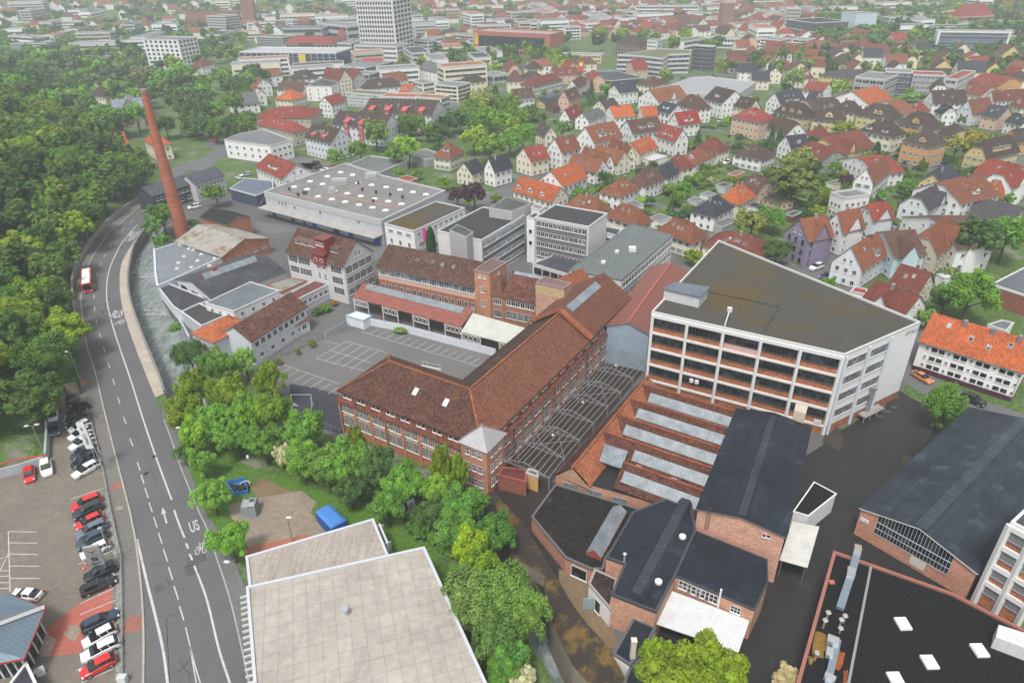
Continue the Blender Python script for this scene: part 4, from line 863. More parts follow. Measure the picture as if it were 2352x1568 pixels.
# ---------------- saw-tooth hall ----------------
def saw():
    rg=[((1180,400),(2170,660)),((1065,530),(2090,830)),((950,680),(2010,1000)),((860,845),(1910,1180)),((1020,1110),(1790,1380))]
    gl=[((1300,450),(2160,692)),((1190,590),(2075,842)),((1075,740),(1985,1012)),((1160,970),(1890,1190)),((1065,1160),(1782,1392))]
    Z=7.2; zb=4.5; o=G(10,405,1220,zb); B=Bld('sawtooth_hall','red tiled saw-tooth factory hall with five long rows of pale glass skylights','factory hall',o.x,o.y,0,RZ)
    Y=[];X0=[];X1=[]
    for a,b in rg:
        p,q=B.L(G(10,*a,Z)),B.L(G(10,*b,Z)); Y.append((p.y+q.y)/2); X0.append(p.x); X1.append(q.x)
    X1=[max(X1)+1.5]*5; per=(Y[0]-Y[4])/4; Y=[Y[0]-per*i for i in range(5)]
    tn=MB(); tw=MB(); rn=B.L(G(10,560,1150,Z)); rf_=B.L(G(10,1215,360,Z)); yhi=Y[0]+per*.38+1; ye=4.5
    rx=lambda y:rn.x+(rf_.x-rn.x)*(y-rn.y)/(rf_.y-rn.y)
    ylow=Y[4]-per*.62
    for i in range(5):
        y=Y[i]; yn=y+per*.38; ys=y-per*.62; x1=X1[i]; x0=rx(y) if i<4 else X0[4]; hn=rx(yn)+3.3 if i<4 else x0; hs=rx(ys)+3.3 if i<4 else x0
        tn.face([(x1,yn,zb),(hn,yn,zb),(x0,y,Z),(x1,y,Z)]); tn.face([(hs,ys,zb),(x1,ys,zb),(x1,y,Z),(x0,y,Z)])
        if i==4: tn.face([(x0,yn,zb),(x0,ys,zb),(x0,y,Z)])
        m=MB(); m.bar((x0,y,Z+.05),(x1,y,Z+.05),.45,.22); B.add('ridge_tiles',m,'tile',(.3,.1,.055))
        if i<4: tw.face([(hs,ys,zb),(hn,yn,zb),(x0,y,Z)]); tw.face([(x0,y,Z),(hn,yn,zb),(rx(yn),yn,Z)]) ; tw.face([(hs,ys,zb),(x0,y,Z),(rx(ys),ys,Z)])
        g0,g1=B.L(G(10,*gl[i][0],6.2)).x,x1-.2; f=lambda t:(ys+(y-ys)*t,zb+(Z-zb)*t)
        a,b=f(.28),f(.7); m=MB(); m.hexa([(g0,a[0],a[1]+.02),(g1,a[0],a[1]+.02),(g1,b[0],b[1]+.02),(g0,b[0],b[1]+.02)],[(g0,a[0]-.03,a[1]+.16),(g1,a[0]-.03,a[1]+.16),(g1,b[0]-.03,b[1]+.16),(g0,b[0]-.03,b[1]+.16)]); B.add('glass_strip',m,'glassroof')
        for u in (.1,.5,.88)[:3 if i<2 else 2]:
            if i==4: continue
            m=MB(); xx=g0+(g1-g0)*u; yy,zz=f(.07); m.box(xx-.35,yy-.35,zz-.2,xx+.35,yy+.35,zz+.35); m.box(xx-.5,yy-.5,zz+.35,xx+.5,yy+.5,zz+.45); v=B.add('roof_vent',m,'plain',(.45,.33,.29))
    ya=Y[3]-per*.62
    tw.face([(rx(0)+3.3,.2,zb),(rx(ya)+3.3,ya,zb),(rx(ya),ya,Z),(rx(0),.2,Z)])
    wr=MB(); far=B.L(G(10,1255,290,zb)); wr.face([(-.2,-.2,zb),(rx(0),-.2,Z),(rx(yhi),yhi,Z),(far.x-.2,yhi,zb)][::-1]); B.add('west_slope',wr,'tile_moss',(.1,.045,.035))  # slope tiles coloured darker: the shade beside the ridge is put into their colour
    m=MB(); m.bar((rx(0),-.2,Z+.05),(rx(yhi),yhi,Z+.05),.4,.2); B.add('ridge_tiles',m,'tile',(.34,.12,.06))
    gw=MB(); gw.face([(0,0,zb-.3),(rx(0)+3.3,0,zb-.3),(rx(0),0,Z-.1)]); gw.face([(rx(yhi)+3.3,yhi,zb-.3),(far.x,yhi,zb-.3),(rx(yhi),yhi,Z-.1)]); B.add('gable',gw,'brick',(.5,.3,.2))
    B.add('roof',tn,'tile_moss',(.13,.055,.04)); B.add('hip_roof',tw,'tile',(.4,.14,.07))
    ylo=Y[4]-per*.62; yhi=Y[0]+per*.38; xa=0
    # west lean-to, walls
    near=B.L(G(10,1185,1440,zb)); far=B.L(G(10,1255,290,zb))
    W=[(0,0),(near.x,near.y),(near.x,ylo),(X1[0],ylo),(X1[0],yhi+1),(far.x,yhi+1)]
    wm=MB(); wm.prism([Vector(q) for q in W],0,zb-.25,0,mt=1); B.add('wall',wm,['brick',colmat('felt',(.025,.027,.03))],(.56,.28,.19))
    m=MB(); m.bar((0,0,zb+.02),(far.x,yhi+1,zb+.02),.5,.4); B.add('gutter',m,'felt',(.06,.04,.035))
    for i in range(3):
        u=(.18,.47,.77)[i]; B.row((0,0),(near.x,near.y),1.9+.3,1,2.6,1.2,'B',local=True,us=[u],prj=.02)
    # small white glazed roof light
    q=[B.L(G(10,*p,6.)) for p in ((805,1080),(1005,1150),(1065,1035),(850,965))]; m=MB(); m.hexa([(v.x,v.y,6-(.5 if i<2 else -.5)) for i,v in enumerate(q)],[(v.x,v.y,6.15-(.5 if i<2 else -.5)) for i,v in enumerate(q)]); B.add('white_rooflight',m,'glassroof')
    FOOT.append([tuple(o[:2]),tuple(G(10,1185,1440).to_2d()),(44,67),(60,100),tuple(G(10,1255,290).to_2d())]); B.done()
saw()
# ---------------- striped roof hall with a blue gable ----------------
def gab(name,label,cat,a,b,c,ze,zr,ax,wall,wcol,roof,rcol,hip=0,rows=(),ov=.3,k=None,wmid=None,z0=0):
    ctr,ang,lx,ly=rect(a,b,c); B=Bld(name,label,cat,ctr.x,ctr.y,z0,ang); wm=MB(); rm=MB(); S=gblock(wm,rm,0,0,lx,ly,0,ze,zr,ax,hip,ov)
    B.add('wall',wm,[wall],wcol); B.add('roof',rm,[roof,colmat('plain',(.16,.15,.15))],rcol); B.S=S; B.lx,B.ly=lx,ly
    E=[((-lx/2,-ly/2),(lx/2,-ly/2)),((lx/2,-ly/2),(lx/2,ly/2)),((lx/2,ly/2),(-lx/2,ly/2)),((-lx/2,ly/2),(-lx/2,-ly/2))]
    for r in rows: B.row(E[r[0]][0],E[r[0]][1],r[1],r[2],r[3],r[4],r[5],r[6] if len(r)>6 else .6,local=True)
    B.done(); c_,s_=math.cos(ang),math.sin(ang); FOOT.append([(ctr.x+x*c_-y*s_,ctr.y+x*s_+y*c_) for x,y in ((-lx/2,-ly/2),(lx/2,-ly/2),(lx/2,ly/2),(-lx/2,ly/2))]); return B
a=G(6,872,1420,9.4); b=G(6,1258,1500,9.4); c=G(6,1620,935,9.4)
B=gab('striped_hall','hall with a red and brown striped metal roof and a pale blue corrugated gable','hall',a,b,c,9.4,1.7,'b','corrug',(.34,.43,.52),'stripes',None)
m=MB(); m.bar((0,-B.ly/2-.3,11.3),(0,B.ly/2+.3,11.3),.5,.12); B.add('ridge_cap',m,'paint',(.36,.09,.07))
# ---------------- white framed brick block with the big gravel roof ----------------
def stoll():
    P_=[G(6,1285,1305,17.2),G(11,705,130,17.2),G(7,1395,1400,17.2),G(6,1900,650,17.2)]
    B=flat(P_,17.2,'huge wedge-shaped factory block with gravel roof, white concrete frame and brick bands','W',(.062,.058,.05),'factory','concrete_frame_factory','gravel_moss','brick_rough',.35)
    w=[o for o in B.o.children if o.name.startswith('wall')][0]; w.color=(.44,.17,.085,1)
    L=[B.L(q) for q in P_]; a,b,c,d=L
    def facade(p,q,n,fr,st,glass):
        u=(q-p).normalized(); nr=Vector((u.y,-u.x)); Ln=(q-p).length; m=MB()
        for i in range(n+1):
            x=p+u*(.25+(Ln-.5)*i/n); m.bar((x.x+nr.x*.12,x.y+nr.y*.12,0),(x.x+nr.x*.12,x.y+nr.y*.12,17),.55,.5)
        for zz in [16.7,12.95,9.25,5.55,1.8]:
            s=p+nr*.1; e=q+nr*.1; m.bar((s.x,s.y,zz),(e.x,e.y,zz),.42,.42 if zz<16 else .7)
        B.add('concrete_frame',m,'plaster',(.68,.68,.66))
        for zz in (14.5,10.85,7.15,3.45):
            for i in range(n):
                s=p+u*(.25+(Ln-.5)*i/n+.3); e=p+u*(.25+(Ln-.5)*(i+1)/n-.3); ww=(e-s).length; mid=(s+e)/2
                B.inst('window_band',winmesh(ww,1.7 if zz>12 else 1.6,'b'),(mid.x+nr.x*.02,mid.y+nr.y*.02,zz),math.atan2(u.y,u.x))
    facade(a,b,5,0,0,0)
    # pink panel
    u=(b-a).normalized(); nr=Vector((u.y,-u.x)); Ln=(b-a).length; m=MB(); s=a+u*(Ln*.4+.5)+nr*.06; e=a+u*(Ln*.6-.3)+nr*.06
    m.bar((s.x,s.y,13.75),(e.x,e.y,13.75),.08,1.35); B.add('pink_panel',m,'plaster',(.6,.36,.31))
    m=MB()
    for t in (.27,.3): 
        q=a+u*Ln*t+nr*.3; m.box(q.x-.35,q.y-.3,4.,q.x+.35,q.y+.3,4.7)
    B.add('air_conditioner',m,'plain',(.65,.65,.63))
    # white side: blank panels and window strips
    u=(c-b).normalized(); nr=Vector((u.y,-u.x)); Ln=(c-b).length; m=MB(); s=b+nr*.08; e=c+nr*.08
    m.hexa([(b.x,b.y,1.9),(s.x,s.y,1.9),(e.x,e.y,1.9),(c.x,c.y,1.9)][::1],[(b.x,b.y,17),(s.x,s.y,17),(e.x,e.y,17),(c.x,c.y,17)]); B.add('white_cladding',m,'plaster',(.74,.745,.75))
    m=MB()
    for t in (0.02,.315,.60):
        q=b+u*Ln*t+nr*.2; m.bar((q.x,q.y,0),(q.x,q.y,17),.55,.5)
    B.add('pillar',m,'plain',(.52,.56,.62))
    for zz in (14.2,10.6,7.,3.4):
        for t0,t1 in ((.04,.295),(.335,.585)):
            s=b+u*Ln*t0+nr*.1; ww=Ln*(t1-t0); mid=s+u*ww/2; B.inst('window_band',winmesh(ww,1.75,'L'),(mid.x,mid.y,zz),math.atan2(u.y,u.x))
    q=b+u*Ln*.9+nr*.16; t=text('lettering','STOLL//',q.x,q.y,16.1,math.atan2(u.y,u.x),1.15,1,'plain',B.o,.01,math.pi/2,(.25,.26,.28))
    q=b-(b-a).normalized()*1.6; n1=Vector(((b-a).normalized().y,-(b-a).normalized().x)); q=q+n1*.42
    m=MB(); m.bar((q.x-.55,q.y+.3,2.7),(q.x+.55,q.y-.3,2.7),.06,.8); s=B.add('number_sign',m,'plain',(.7,.72,.75)); q=q+n1*.06; text('number','115',q.x,q.y,2.7,math.atan2((b-a).y,(b-a).x),.6,1,'plain',s,.01,math.pi/2,(.1,.14,.25))
    # loading ramp and duct at the white side
    q=b+u*Ln*.42+nr*1.; m=MB(); m.bar((q.x,q.y,1.2),(q.x+u.x*6,q.y+u.y*6,1.2),1.6,.25); 
    for k in range(4): v=q+u*(k*2); m.bar((v.x+nr.x*.6,v.y+nr.y*.6,0),(v.x+nr.x*.6,v.y+nr.y*.6,1.2),.15)
    m.bar((q.x+nr.x*.8,q.y+nr.y*.8,2.2),(q.x+u.x*6+nr.x*.8,q.y+u.y*6+nr.y*.8,2.2),.06); B.add('loading_ramp',m,'concrete',(.3,.27,.25))
    q=b+u*Ln*.52+nr*.5; m=MB(); m.bar((q.x,q.y,1.5),(q.x,q.y,6.5),.8,.7); m.box(q.x-.6,q.y-.6,6.5,q.x+.6,q.y+.6,6.8); B.add('duct',m,'metal',(.42,.45,.47))
    # roof house
    R_=[B.L(G(6,*p,19.6)) for p in ((1400,1085),(1725,1160),(1805,1075),(1500,1030))]; m=MB(); m.prism(R_,17.2,19.5); h=B.add('roof_house',m,'panel',(.55,.56,.56)); m=MB(); m.prism(inset(ccw(R_),-.25),19.5,19.75); m.build('house_roof','felt',h,(.14,.17,.2))
    # parapet seam and moss line on the roof
    m=MB(); s=[B.L(G(6,1810,1110,17.3)),B.L(G(7,110,1250,17.3)),B.L(G(7,-60,1500,17.3))]; 
    for i in range(2): m.bar((s[i].x,s[i].y,17.3),(s[i+1].x,s[i+1].y,17.3),.25,.12)
    B.add('roof_joint',m,'felt',(.05,.05,.05))
    q0=B.L(G(6,1955,1450,16.5)); m=MB(); nn=Vector(((b-a).normalized().y,-(b-a).normalized().x))*.6; q0=q0+nn*.6
    m.tube((q0.x,q0.y,1),(q0.x,q0.y,17.6),.14,7); tp=B.L(G(6,2005,1330,19.5)); m.tube((q0.x,q0.y,17.6),(q0.x+1.,q0.y+1.6,19.6),.12,7); m.box(q0.x+.6,q0.y+1.3,19.4,q0.x+1.4,q0.y+2.,20.3); B.add('vent_pipe',m,'plain',(.6,.61,.61))
    B.done()
stoll()
# ---------------- black felt hall beside the saw-tooth hall ----------------
a=G(14,1690,32,9.3); b=G(15,155,220,9.3); c=G(11,497,822,9.3)
B=gab('black_roofed_hall','tall pinkish brick hall with a long low-pitched black felt roof and roof ladder','hall',a,b,c,9.3,1.,'b','brick',(.66,.38,.28),'felt',(.014,.018,.026))
m=MB(); m.bar((0,-B.ly/2,10.5),(0,B.ly/2-1,10.5),1.1,.12); 
B.add('ridge_strip',m,'felt',(.03,.034,.042))
m=MB()
for s in (-.25,.25): m.bar((-B.lx/2+1.6+s,-B.ly/2-.12,6),(-B.lx/2+1.6+s,-B.ly/2-.12,10.4),.05)
for i in range(12): m.bar((-B.lx/2+1.35,-B.ly/2-.12,6.1+i*.35),(-B.lx/2+1.85,-B.ly/2-.12,6.1+i*.35),.04)
B.add('ladder',m,'metal',(.3,.15,.1)); B.inst('window',winmesh(.5,.6,'s'),(B.lx/2-2.6,-B.ly/2-.02,8),0)
B.inst('window',winmesh(.5,.6,'s'),(B.lx/2-2.0,-B.ly/2-.02,8.1),0)
# planter box chimney with weeds at its far corner
q=B.L(G(11,300,640,11)); m=MB(); m.box(q.x-1.,q.y-1.2,9.,q.x+.9,q.y+1.2,11.6); B.add('shaft_head',m,'concrete',(.5,.42,.33))
# ---------------- lower black roofs in front ----------------
fl=lambda z,l:GP(z,l)
B=flat(fl(6.3,[14,(915,755),(1325,915),(1505,572),(1690,170),(1650,-20),(1420,-120),(1110,0),(865,415),(1035,475)]),6.3,'low brick workshop with black felt roof and a raised ridge monitor beside white rooflights',(.62,.34,.23),(.014,.018,.025),'workshop','workshop','felt','brick',.12,coping=(.05,.055,.065))
a=B.L(G(14,1140,745,7.)); b=B.L(G(10,1720,1760,7.)); m=MB(); b=B.L(G(14,1600,-120,7.)); d=(b-a).normalized(); n=Vector((-d.y,d.x))*1.1
m.hexa([(v.x,v.y,6.25) for v in (a-n,a+n,b+n,b-n)][::-1],[(v.x,v.y,7.1) for v in (a-n*.6,a+n*.6,b+n*.6,b-n*.6)][::-1]); B.add('ridge_monitor',m,'felt',(.03,.035,.046))
for k,x,y in ((14,1568,215),(14,1347,628)):
    q=B.L(G(k,x,y,6.6)); m=MB(); m.tube((q.x,q.y,6.2),(q.x,q.y,6.6),.5,12); m.tube((q.x,q.y,6.6),(q.x,q.y,6.8),.42,12,0,.2); B.add('roof_dome',m,'plain',(.7,.71,.7))
q=B.L(G(14,1030,460,6.3)); m=MB(); m.tube((q.x,q.y,3),(q.x,q.y,8.),.13,8); m.tube((q.x,q.y,8),(q.x,q.y,8.25),.3,8,0,.05); B.add('flue',m,'metal',(.6,.62,.62))
B2=flat(fl(6.,[14,(1507,580),(2228,890),(2352,640),(2345,430),(1690,170)]),5.95,'brick workshop with black felt roof and a row of white windows above corrugated sheeting',(.62,.34,.23),(.013,.017,.024),'workshop','workshop','felt','brick',.06,coping=(.05,.055,.065),pt=.1)
p0,p1=B2.P[0],B2.P[1]
i0=min(range(len(B2.P)),key=lambda i:(B2.P[i]-G(14,1507,580,6.).to_2d()).length); p0=B2.P[i0]; p1=B2.P[(i0+1)%len(B2.P)]
B2.row(p0,p1,4.,1,1.7,1.5,'m',us=[.13]); B2.row(p0,p1,4.,1,1.7,1.5,'m',us=[.25]); B2.row(p0,p1,4.,1,1.7,1.5,'m',us=[.37]); B2.row(p0,p1,4.,1,1.7,1.5,'m',us=[.48]); B2.row(p0,p1,3.9,1,1.3,1.2,'m',us=[.79])
q=B2.L(p0+(p1-p0)*.57); m=MB(); m.tube((q.x,q.y-.2,3.),(q.x,q.y-.2,7.2),.14,8); B2.add('flue',m,'plain',(.7,.7,.68))
a_=fl(3.6,[14,(1458,722),(2182,997)]); 
def slab(name,label,cat,pts,zs,t,mat,col,posts=True):
    c=sum((Vector(p[:2]) for p in pts),Vector((0,0)))/len(pts); B=Bld(name,label,cat,c.x,c.y); L=[B.L(p) for p in pts]
    m=MB(); m.hexa([(p.x,p.y,z) for p,z in zip(L,zs)],[(p.x,p.y,z+t) for p,z in zip(L,zs)]); B.add('roof_sheet',m,mat,col)
    if posts:
        for p,z in zip(inset(L,.3),zs): m=MB(); m.bar((p.x,p.y,0),(p.x,p.y,z),.14); B.add('post',m,'metal',(.3,.3,.3))
    FOOT.append([tuple(p[:2]) for p in pts]); return B
def gp(k,z,*q): return [G(k,x,y,zz) for (x,y),zz in zip(q,z if isinstance(z,tuple) else (z,)*len(q))]
slab('corrugated_canopy','bright white corrugated sheet roof in front of the brick workshop windows','canopy',gp(14,(2.9,2.9,3.6,3.6),(1300,1020),(2080,1290),(2182,997),(1458,722)),(2.9,2.9,3.6,3.6),.12,'corrug',(.72,.73,.73))
B=flat(fl(3.4,[14,(930,1300),(1085,1400),(1220,1250),(1320,1060),(1118,972)]),3.4,'small black felt roofed outhouse with a square white chimney stack','W',(.014,.018,.026),'outhouse','outhouse','felt','plaster',.08,coping=(.1,.1,.11))
q=B.L(G(14,1105,1330,3.4)); m=MB(); m.box(q.x-.3,q.y-.3,3.3,q.x+.3,q.y+.3,6.6); m.box(q.x-.36,q.y-.36,6.6,q.x+.36,q.y+.36,6.75); B.add('chimney',m,'plain',(.6,.57,.48))
flat(fl(3.,[14,(1085,1420),(1180,1350),(1500,1500),(1400,1800),(930,1800)]),3.,'black roofed outhouse at the bottom edge behind the bright lime green tree','W',(.014,.018,.026),'outhouse','outhouse','felt','plaster',.08,coping=(.1,.1,.11))
B=flat(fl(3.6,[14,(705,655),(905,890),(965,612),(760,520)]),3.6,'small white store with mossy brown shingle roof and an open blue-grey door','W',(.055,.04,.035),'store','store','tile_moss','plaster',.05,coping=(.3,.28,.25))
i0=min(range(4),key=lambda i:(B.P[i]-G(14,705,655,3.6).to_2d()).length); B.row(B.P[i0],B.P[(i0+1)%4],.1,1,1.2,2.3,'s',us=[.45],name='door')
q=B.L(B.P[i0]+(B.P[(i0+1)%4]-B.P[i0])*.3); m=MB(); m.box(q.x-1.6,q.y-.12,.1,q.x-.1,q.y-.04,2.3); B.add('open_door',m,'paint',(.3,.37,.4))
B=flat(fl(3.1,[10,(400,1312),(1185,1542),14,(862,420),(840,520),(725,520),(490,415),(180,40)]),3.1,'dark corrugated workshop roof with a long glass lantern beside the mill channel',(.55,.28,.19),(.03,.026,.024),'workshop','workshop','tile_moss','brick',.08,coping=(.12,.12,.12))
a=B.L(G(14,750,395,3.6)); b=B.L(G(10,990,1540,3.6)); d=(b-a).normalized(); n=Vector((-d.y,d.x)); m=MB()
def P3(v,z): return (v.x,v.y,z)
m.face([P3(a-n*1.2,3.6),P3(a,4.6),P3(b,4.6),P3(b-n*1.2,3.6)]); m.face([P3(a,4.6),P3(a+n*1.2,3.6),P3(b+n*1.2,3.6),P3(b,4.6)]); B.add('glass_lantern',m,'glassroof'); m=MB(); m.face([P3(a-n*1.2,3.6),P3(a+n*1.2,3.6),P3(a,4.6)]); m.prism([a-n*1.2,a+n*1.2,b+n*1.2,b-n*1.2],3.0,3.6); B.add('lantern_base',m,'paint',(.3,.06,.05))
i0=min(range(len(B.P)),key=lambda i:(B.P[i]-G(14,490,415,3.1).to_2d()).length); B.row(B.P[i0],B.P[(i0+1)%len(B.P)],.1,1,2.6,2.2,'d',us=[.55],name='gate')
# mossy shed along the river
def moss():
    l=GP(2.7,[13,(2060,-150),(2250,160),14,(-50,260),(60,430),(300,570),(342,950),(560,1400),(850,1720)]); r=GP(2.7,[9,(2190,1375),14,(-60,-60),(100,110),(345,500),(560,870),(700,1050),(880,1240),(1130,1700)])
    B=Bld('river_shed','long narrow shed with mossy corrugated roof following the river wall','shed',*l[3]); m=MB(); wm=MB(); L=[B.L(p) for p in l]; R_=[B.L(p) for p in r]
    for i in range(len(l)-1):
        if i==3: m.face([P3(L[i],2.5),P3(L[i+1],2.5),P3(R_[i+1],3.),P3(R_[i],3.)]); 
        else: m.face([P3(L[i],2.5),P3(L[i+1],2.5),P3(R_[i+1],3.),P3(R_[i],3.)])
        a,b,c,d=L[i],L[i+1],R_[i+1],R_[i]
        wm.face([P3(a,-5),P3(b,-5),P3(b,2.48),P3(a,2.48)][::-1]); wm.face([P3(c,0),P3(d,0),P3(d,2.95),P3(c,2.95)][::-1])
    e=[(L[-1],R_[-1]),(L[0],R_[0])]
    for p,q in e: wm.face([P3(p,-3),P3(q,-3),P3(q,2.9),P3(p,2.45)])
    B.add('roof',m,'corrug_moss',(.045,.034,.028)); B.add('wall',wm,'concrete',(.25,.22,.18)); FOOT.append([tuple(p) for p in l+r[::-1]])
moss()
# red firewalls seen on the shed are part of it; pale yellow door block by the steel frame
flat(fl(3.2,[10,(-130,1225),(130,1290),(130,1180),(0,1160),(-90,1150)]),3.2,'low rust-red roofed brick lean-to at the foot of the stair tower','R',(.13,.035,.03),'lean-to','lean_to','rust','brick',.05,coping=(.3,.08,.06))
B=flat(fl(3.4,[10,(132,1205),(240,1245),(240,1190),(150,1165)]),3.4,'small ochre yellow shed front beneath the end of the steel frame',(.62,.38,.13),(.2,.12,.06),'shed','shed','rust','plaster',.05)
# canopy with lattice, pale corrugated one beside it
def lattice(name,label,pts,zs,mat,col,n,k,strip=True):
    B=slab(name,label,'canopy',gp(k,zs,*pts),zs,.15,mat,col,False); L=[B.L(G(k,x,y,z)) for (x,y),z in zip(pts,zs)]
    a,b,c,d=L   # a->b low front edge, c,d high back edge
    for i in range(n+1):
        p=lerp(a,b,i/n)+(d-a)*.03; m=MB(); m.bar(P3(p,0),P3(p,zs[0]),.22); q=lerp(d,c,i/n)*.98+lerp(a,b,i/n)*.02; m.bar(P3(q,0),P3(q,zs[2]),.2); B.add('column',m,'plain',(.62,.6,.58))
    for i in range(0,n,2):
        p,q=lerp(a,b,i/n),lerp(a,b,(i+1)/n); m=MB(); z1=zs[0]-.25; z0=z1-1.5
        m.bar(P3(p,z0),P3(q,z0),.12); m.bar(P3(p,z1),P3(q,z1),.12)
        for j in range(4): s,e=lerp(p,q,j/4),lerp(p,q,(j+1)/4); m.bar(P3(s,z0),P3(e,z1),.08); m.bar(P3(s,z1),P3(e,z0),.08)
        B.add('lattice_girder',m,'plain',(.66,.65,.63))
    if strip:
        m=MB(); f=lambda s,t:lerp(lerp(a,b,s),lerp(d,c,s),t); g=lambda t:zs[0]+(zs[2]-zs[0])*t+.16
        m.hexa([(*f(s,t),g(t)) for s,t in ((.05,.62),(.93,.62),(.93,.95),(.05,.95))],[(*f(s,t),g(t)+.12) for s,t in ((.05,.62),(.93,.62),(.93,.95),(.05,.95))]); B.add('glass_strip',m,'glassroof')
    return B
lattice('loading_canopy','long rusty red sheet metal canopy on white lattice girders beside the car park',((890,1168),(1882,1442),(2000,1275),(990,1028)),(4.2,4.2,5.4,5.4),'rust',(.30,.10,.075),7,5)
lattice('loading_canopy','pale greenish corrugated canopy next to the rusty red one',((1885,1482),(2352+60,1620),(2352+230,1480),(1992,1312)),(4.,4.,4.8,4.8),'corrug',(.6,.62,.56),3,5,False)
# hoarding, container, gate
def fence(name,label,cat,line,h,mat,col,n,pc=(.5,.5,.5),t=.12,z=0,pw=.1,rails=False):
    B=Bld(name,label,cat,line[0][0],line[0][1],z); L=[B.L(p) for p in line]
    if rails:
        m=MB()
        for i in range(len(L)-1):
            for zz in rails: m.bar(P3(L[i],zz*h),P3(L[i+1],zz*h),.05)
        B.add('rail',m,mat,col)
    else:
        m=MB()
        for i in range(len(L)-1): m.bar(P3(L[i],h/2),P3(L[i+1],h/2),t,h)
        B.add('panel',m,mat,col)
    ln=[(L[i+1]-L[i]).length for i in range(len(L)-1)]; tot=sum(ln)
    for j in range(n+1):
        s=tot*j/n; i=0
        while i<len(ln)-1 and s>ln[i]: s-=ln[i]; i+=1
        p=lerp(L[i],L[i+1],min(1,s/max(ln[i],.01))); m=MB(); m.bar(P3(p,0),P3(p,h+.06),pw,pw+.06); B.add('post',m,'paint',pc)
    return B
fence('hoarding','white panel hoarding between the car park and the canopies','fence',[G(5,1060,1425),G(9,1340,-90),G(9,2200,140)],2.1,'panel',(.62,.65,.7),16,(.45,.5,.6))
B=flat(fl(2.6,[5,(825,1330),(985,1375),(1065,1330),(925,1290)]),2.6,'white site office container with blue corner posts beside the hoarding',(.68,.71,.74),(.66,.67,.66),'container','site_container','plain','panel',.05,coping=(.3,.45,.6))
fence('gate_wall','grey slatted sliding gate and wall beside the white container','gate',[G(5,640,1535),G(5,838,1425)],1.5,'corrug',(.38,.41,.44),4)
fence('railing','thin grey metal railing running beside the ramp down to the yard','railing',[G(9,0,255),G(9,170,170),G(5,560,1568),G(5,640,1520)],1.1,'metal',(.3,.31,.33),12,(.3,.31,.33),rails=(.3,.6,.95))
fence('railing','grey railing at the lower end of the dark court beside the brick factory','railing',[G(9,380,680),G(9,500,740),G(9,770,850)],1.3,'metal',(.2,.22,.25),10,(.2,.22,.25),rails=(.2,.4,.6,.8,1))
# ---------------- north wing with two towers ----------------
def north():
    ze=8.6
    B=gab('brick_office_wing','long brick and plaster office wing with weathered brown tiled roof behind the rusty canopy','factory wing',G(5,1112,872,ze),G(5,2030,1062,ze),12.5,ze,3.6,'a','plaster',(.6,.4,.3),'tile_old',(.13,.075,.055),ov=.6)
    lx,ly=B.lx,B.ly; m=MB(); m.box(-lx/2-.06,-ly/2-.06,0,lx/2+.06,ly/2,4.9); B.add('brick_base',m,'brick',(.4,.17,.11))
    B.row((-lx/2,-ly/2),(lx/2,-ly/2),6.3,13,2.4,1.6,'p',.8,local=True); 
    for i in range(15): B.inst('window',winmesh(1.05,1.7,'w'),(-lx/2+1.6+i*(lx-3)/14.,-ly/2-.07,2.2),0)
    for u,t in ((-.3,.5),(0,.55),(.2,.5),(.42,.5)): skylight(B,B.S,-1,u*lx/2,t,.7,.9)
    B2=gab('brick_office_wing','brick wing with brown roof and glazed ridge strip between the two brick towers','factory wing',G(6,-80,1140,8.2),G(6,235,1205,8.2),12,8.2,3.8,'a','brick',(.4,.18,.12),'tile_old',(.17,.075,.055),ov=.5)
    B2.row((-B2.lx/2,-B2.ly/2),(B2.lx/2,-B2.ly/2),5.7,6,1.2,1.4,'w',local=True); B2.row((-B2.lx/2,-B2.ly/2),(B2.lx/2,-B2.ly/2),2.2,5,1.7,1.9,'g',local=True)
    m=MB(); S=B2.S; slopebox(S,-1,0,.84,B2.lx*.9,.9,m,.2); B2.add('glass_strip',m,'glassroof')
    B3=gab('brick_office_wing','low orange-brown tiled roof joining the brick wing to the grey flat-roofed hall','factory wing',G(6,380,1230,8.2),G(6,760,1060,8.2),9,8.2,3.2,'a','brick',(.4,.18,.12),'tile',(.3,.1,.05),ov=.5)
    T=flat(fl(13.2,[5,(2005,915),(2145,945),(2303,845),(2165,805)]),13.2,'square brick stair tower with a zinc roof in front of the grey office block',(.56,.27,.17),(.2,.13,.12),'tower','brick_tower','seam','brick',.12,coping=(.3,.2,.18))
    for e in (0,1,2,3):
        p,q=T.P[e],T.P[(e+1)%4]; T.row(p,q,11.6,1 if e%2 else 2,.7,.8,'t',.8); T.row(p,q,7.8,1,.9,1.6,'t',.8); T.row(p,q,4,1,.9,1.6,'t',.8)
    A_=gab('tower_annex','small brick bay with hipped brown tile roof leaning on the brick stair tower','annex',G(5,2150,1140,7.4),G(5,2285,1165,7.4),G(5,2352,1110,7.4),7.4,2.4,'b','brick',(.42,.2,.13),'tile',(.18,.07,.05),.9,rows=((0,5.2,1,2.2,1.4,'g'),(0,1.8,1,2.2,1.8,'g')))
    T=flat(fl(13.6,[6,(218,1030),(480,1082),(546,1035),(300,972)]),13.6,'square pink brick tower with a pale yellow brick top band and rusty metal roof',(.6,.36,.27),(.24,.16,.15),'tower','brick_tower','seam','brick',.12,coping=(.3,.2,.18))
    m=MB(); m.prism(inset([T.L(p) for p in T.P],-.05),10.9,13.1,top=False); T.add('top_band',m,'brick',(.58,.44,.24))
    T.row(T.P[1],T.P[2],10.4,2,.6,1.2,'t',.9)
north()
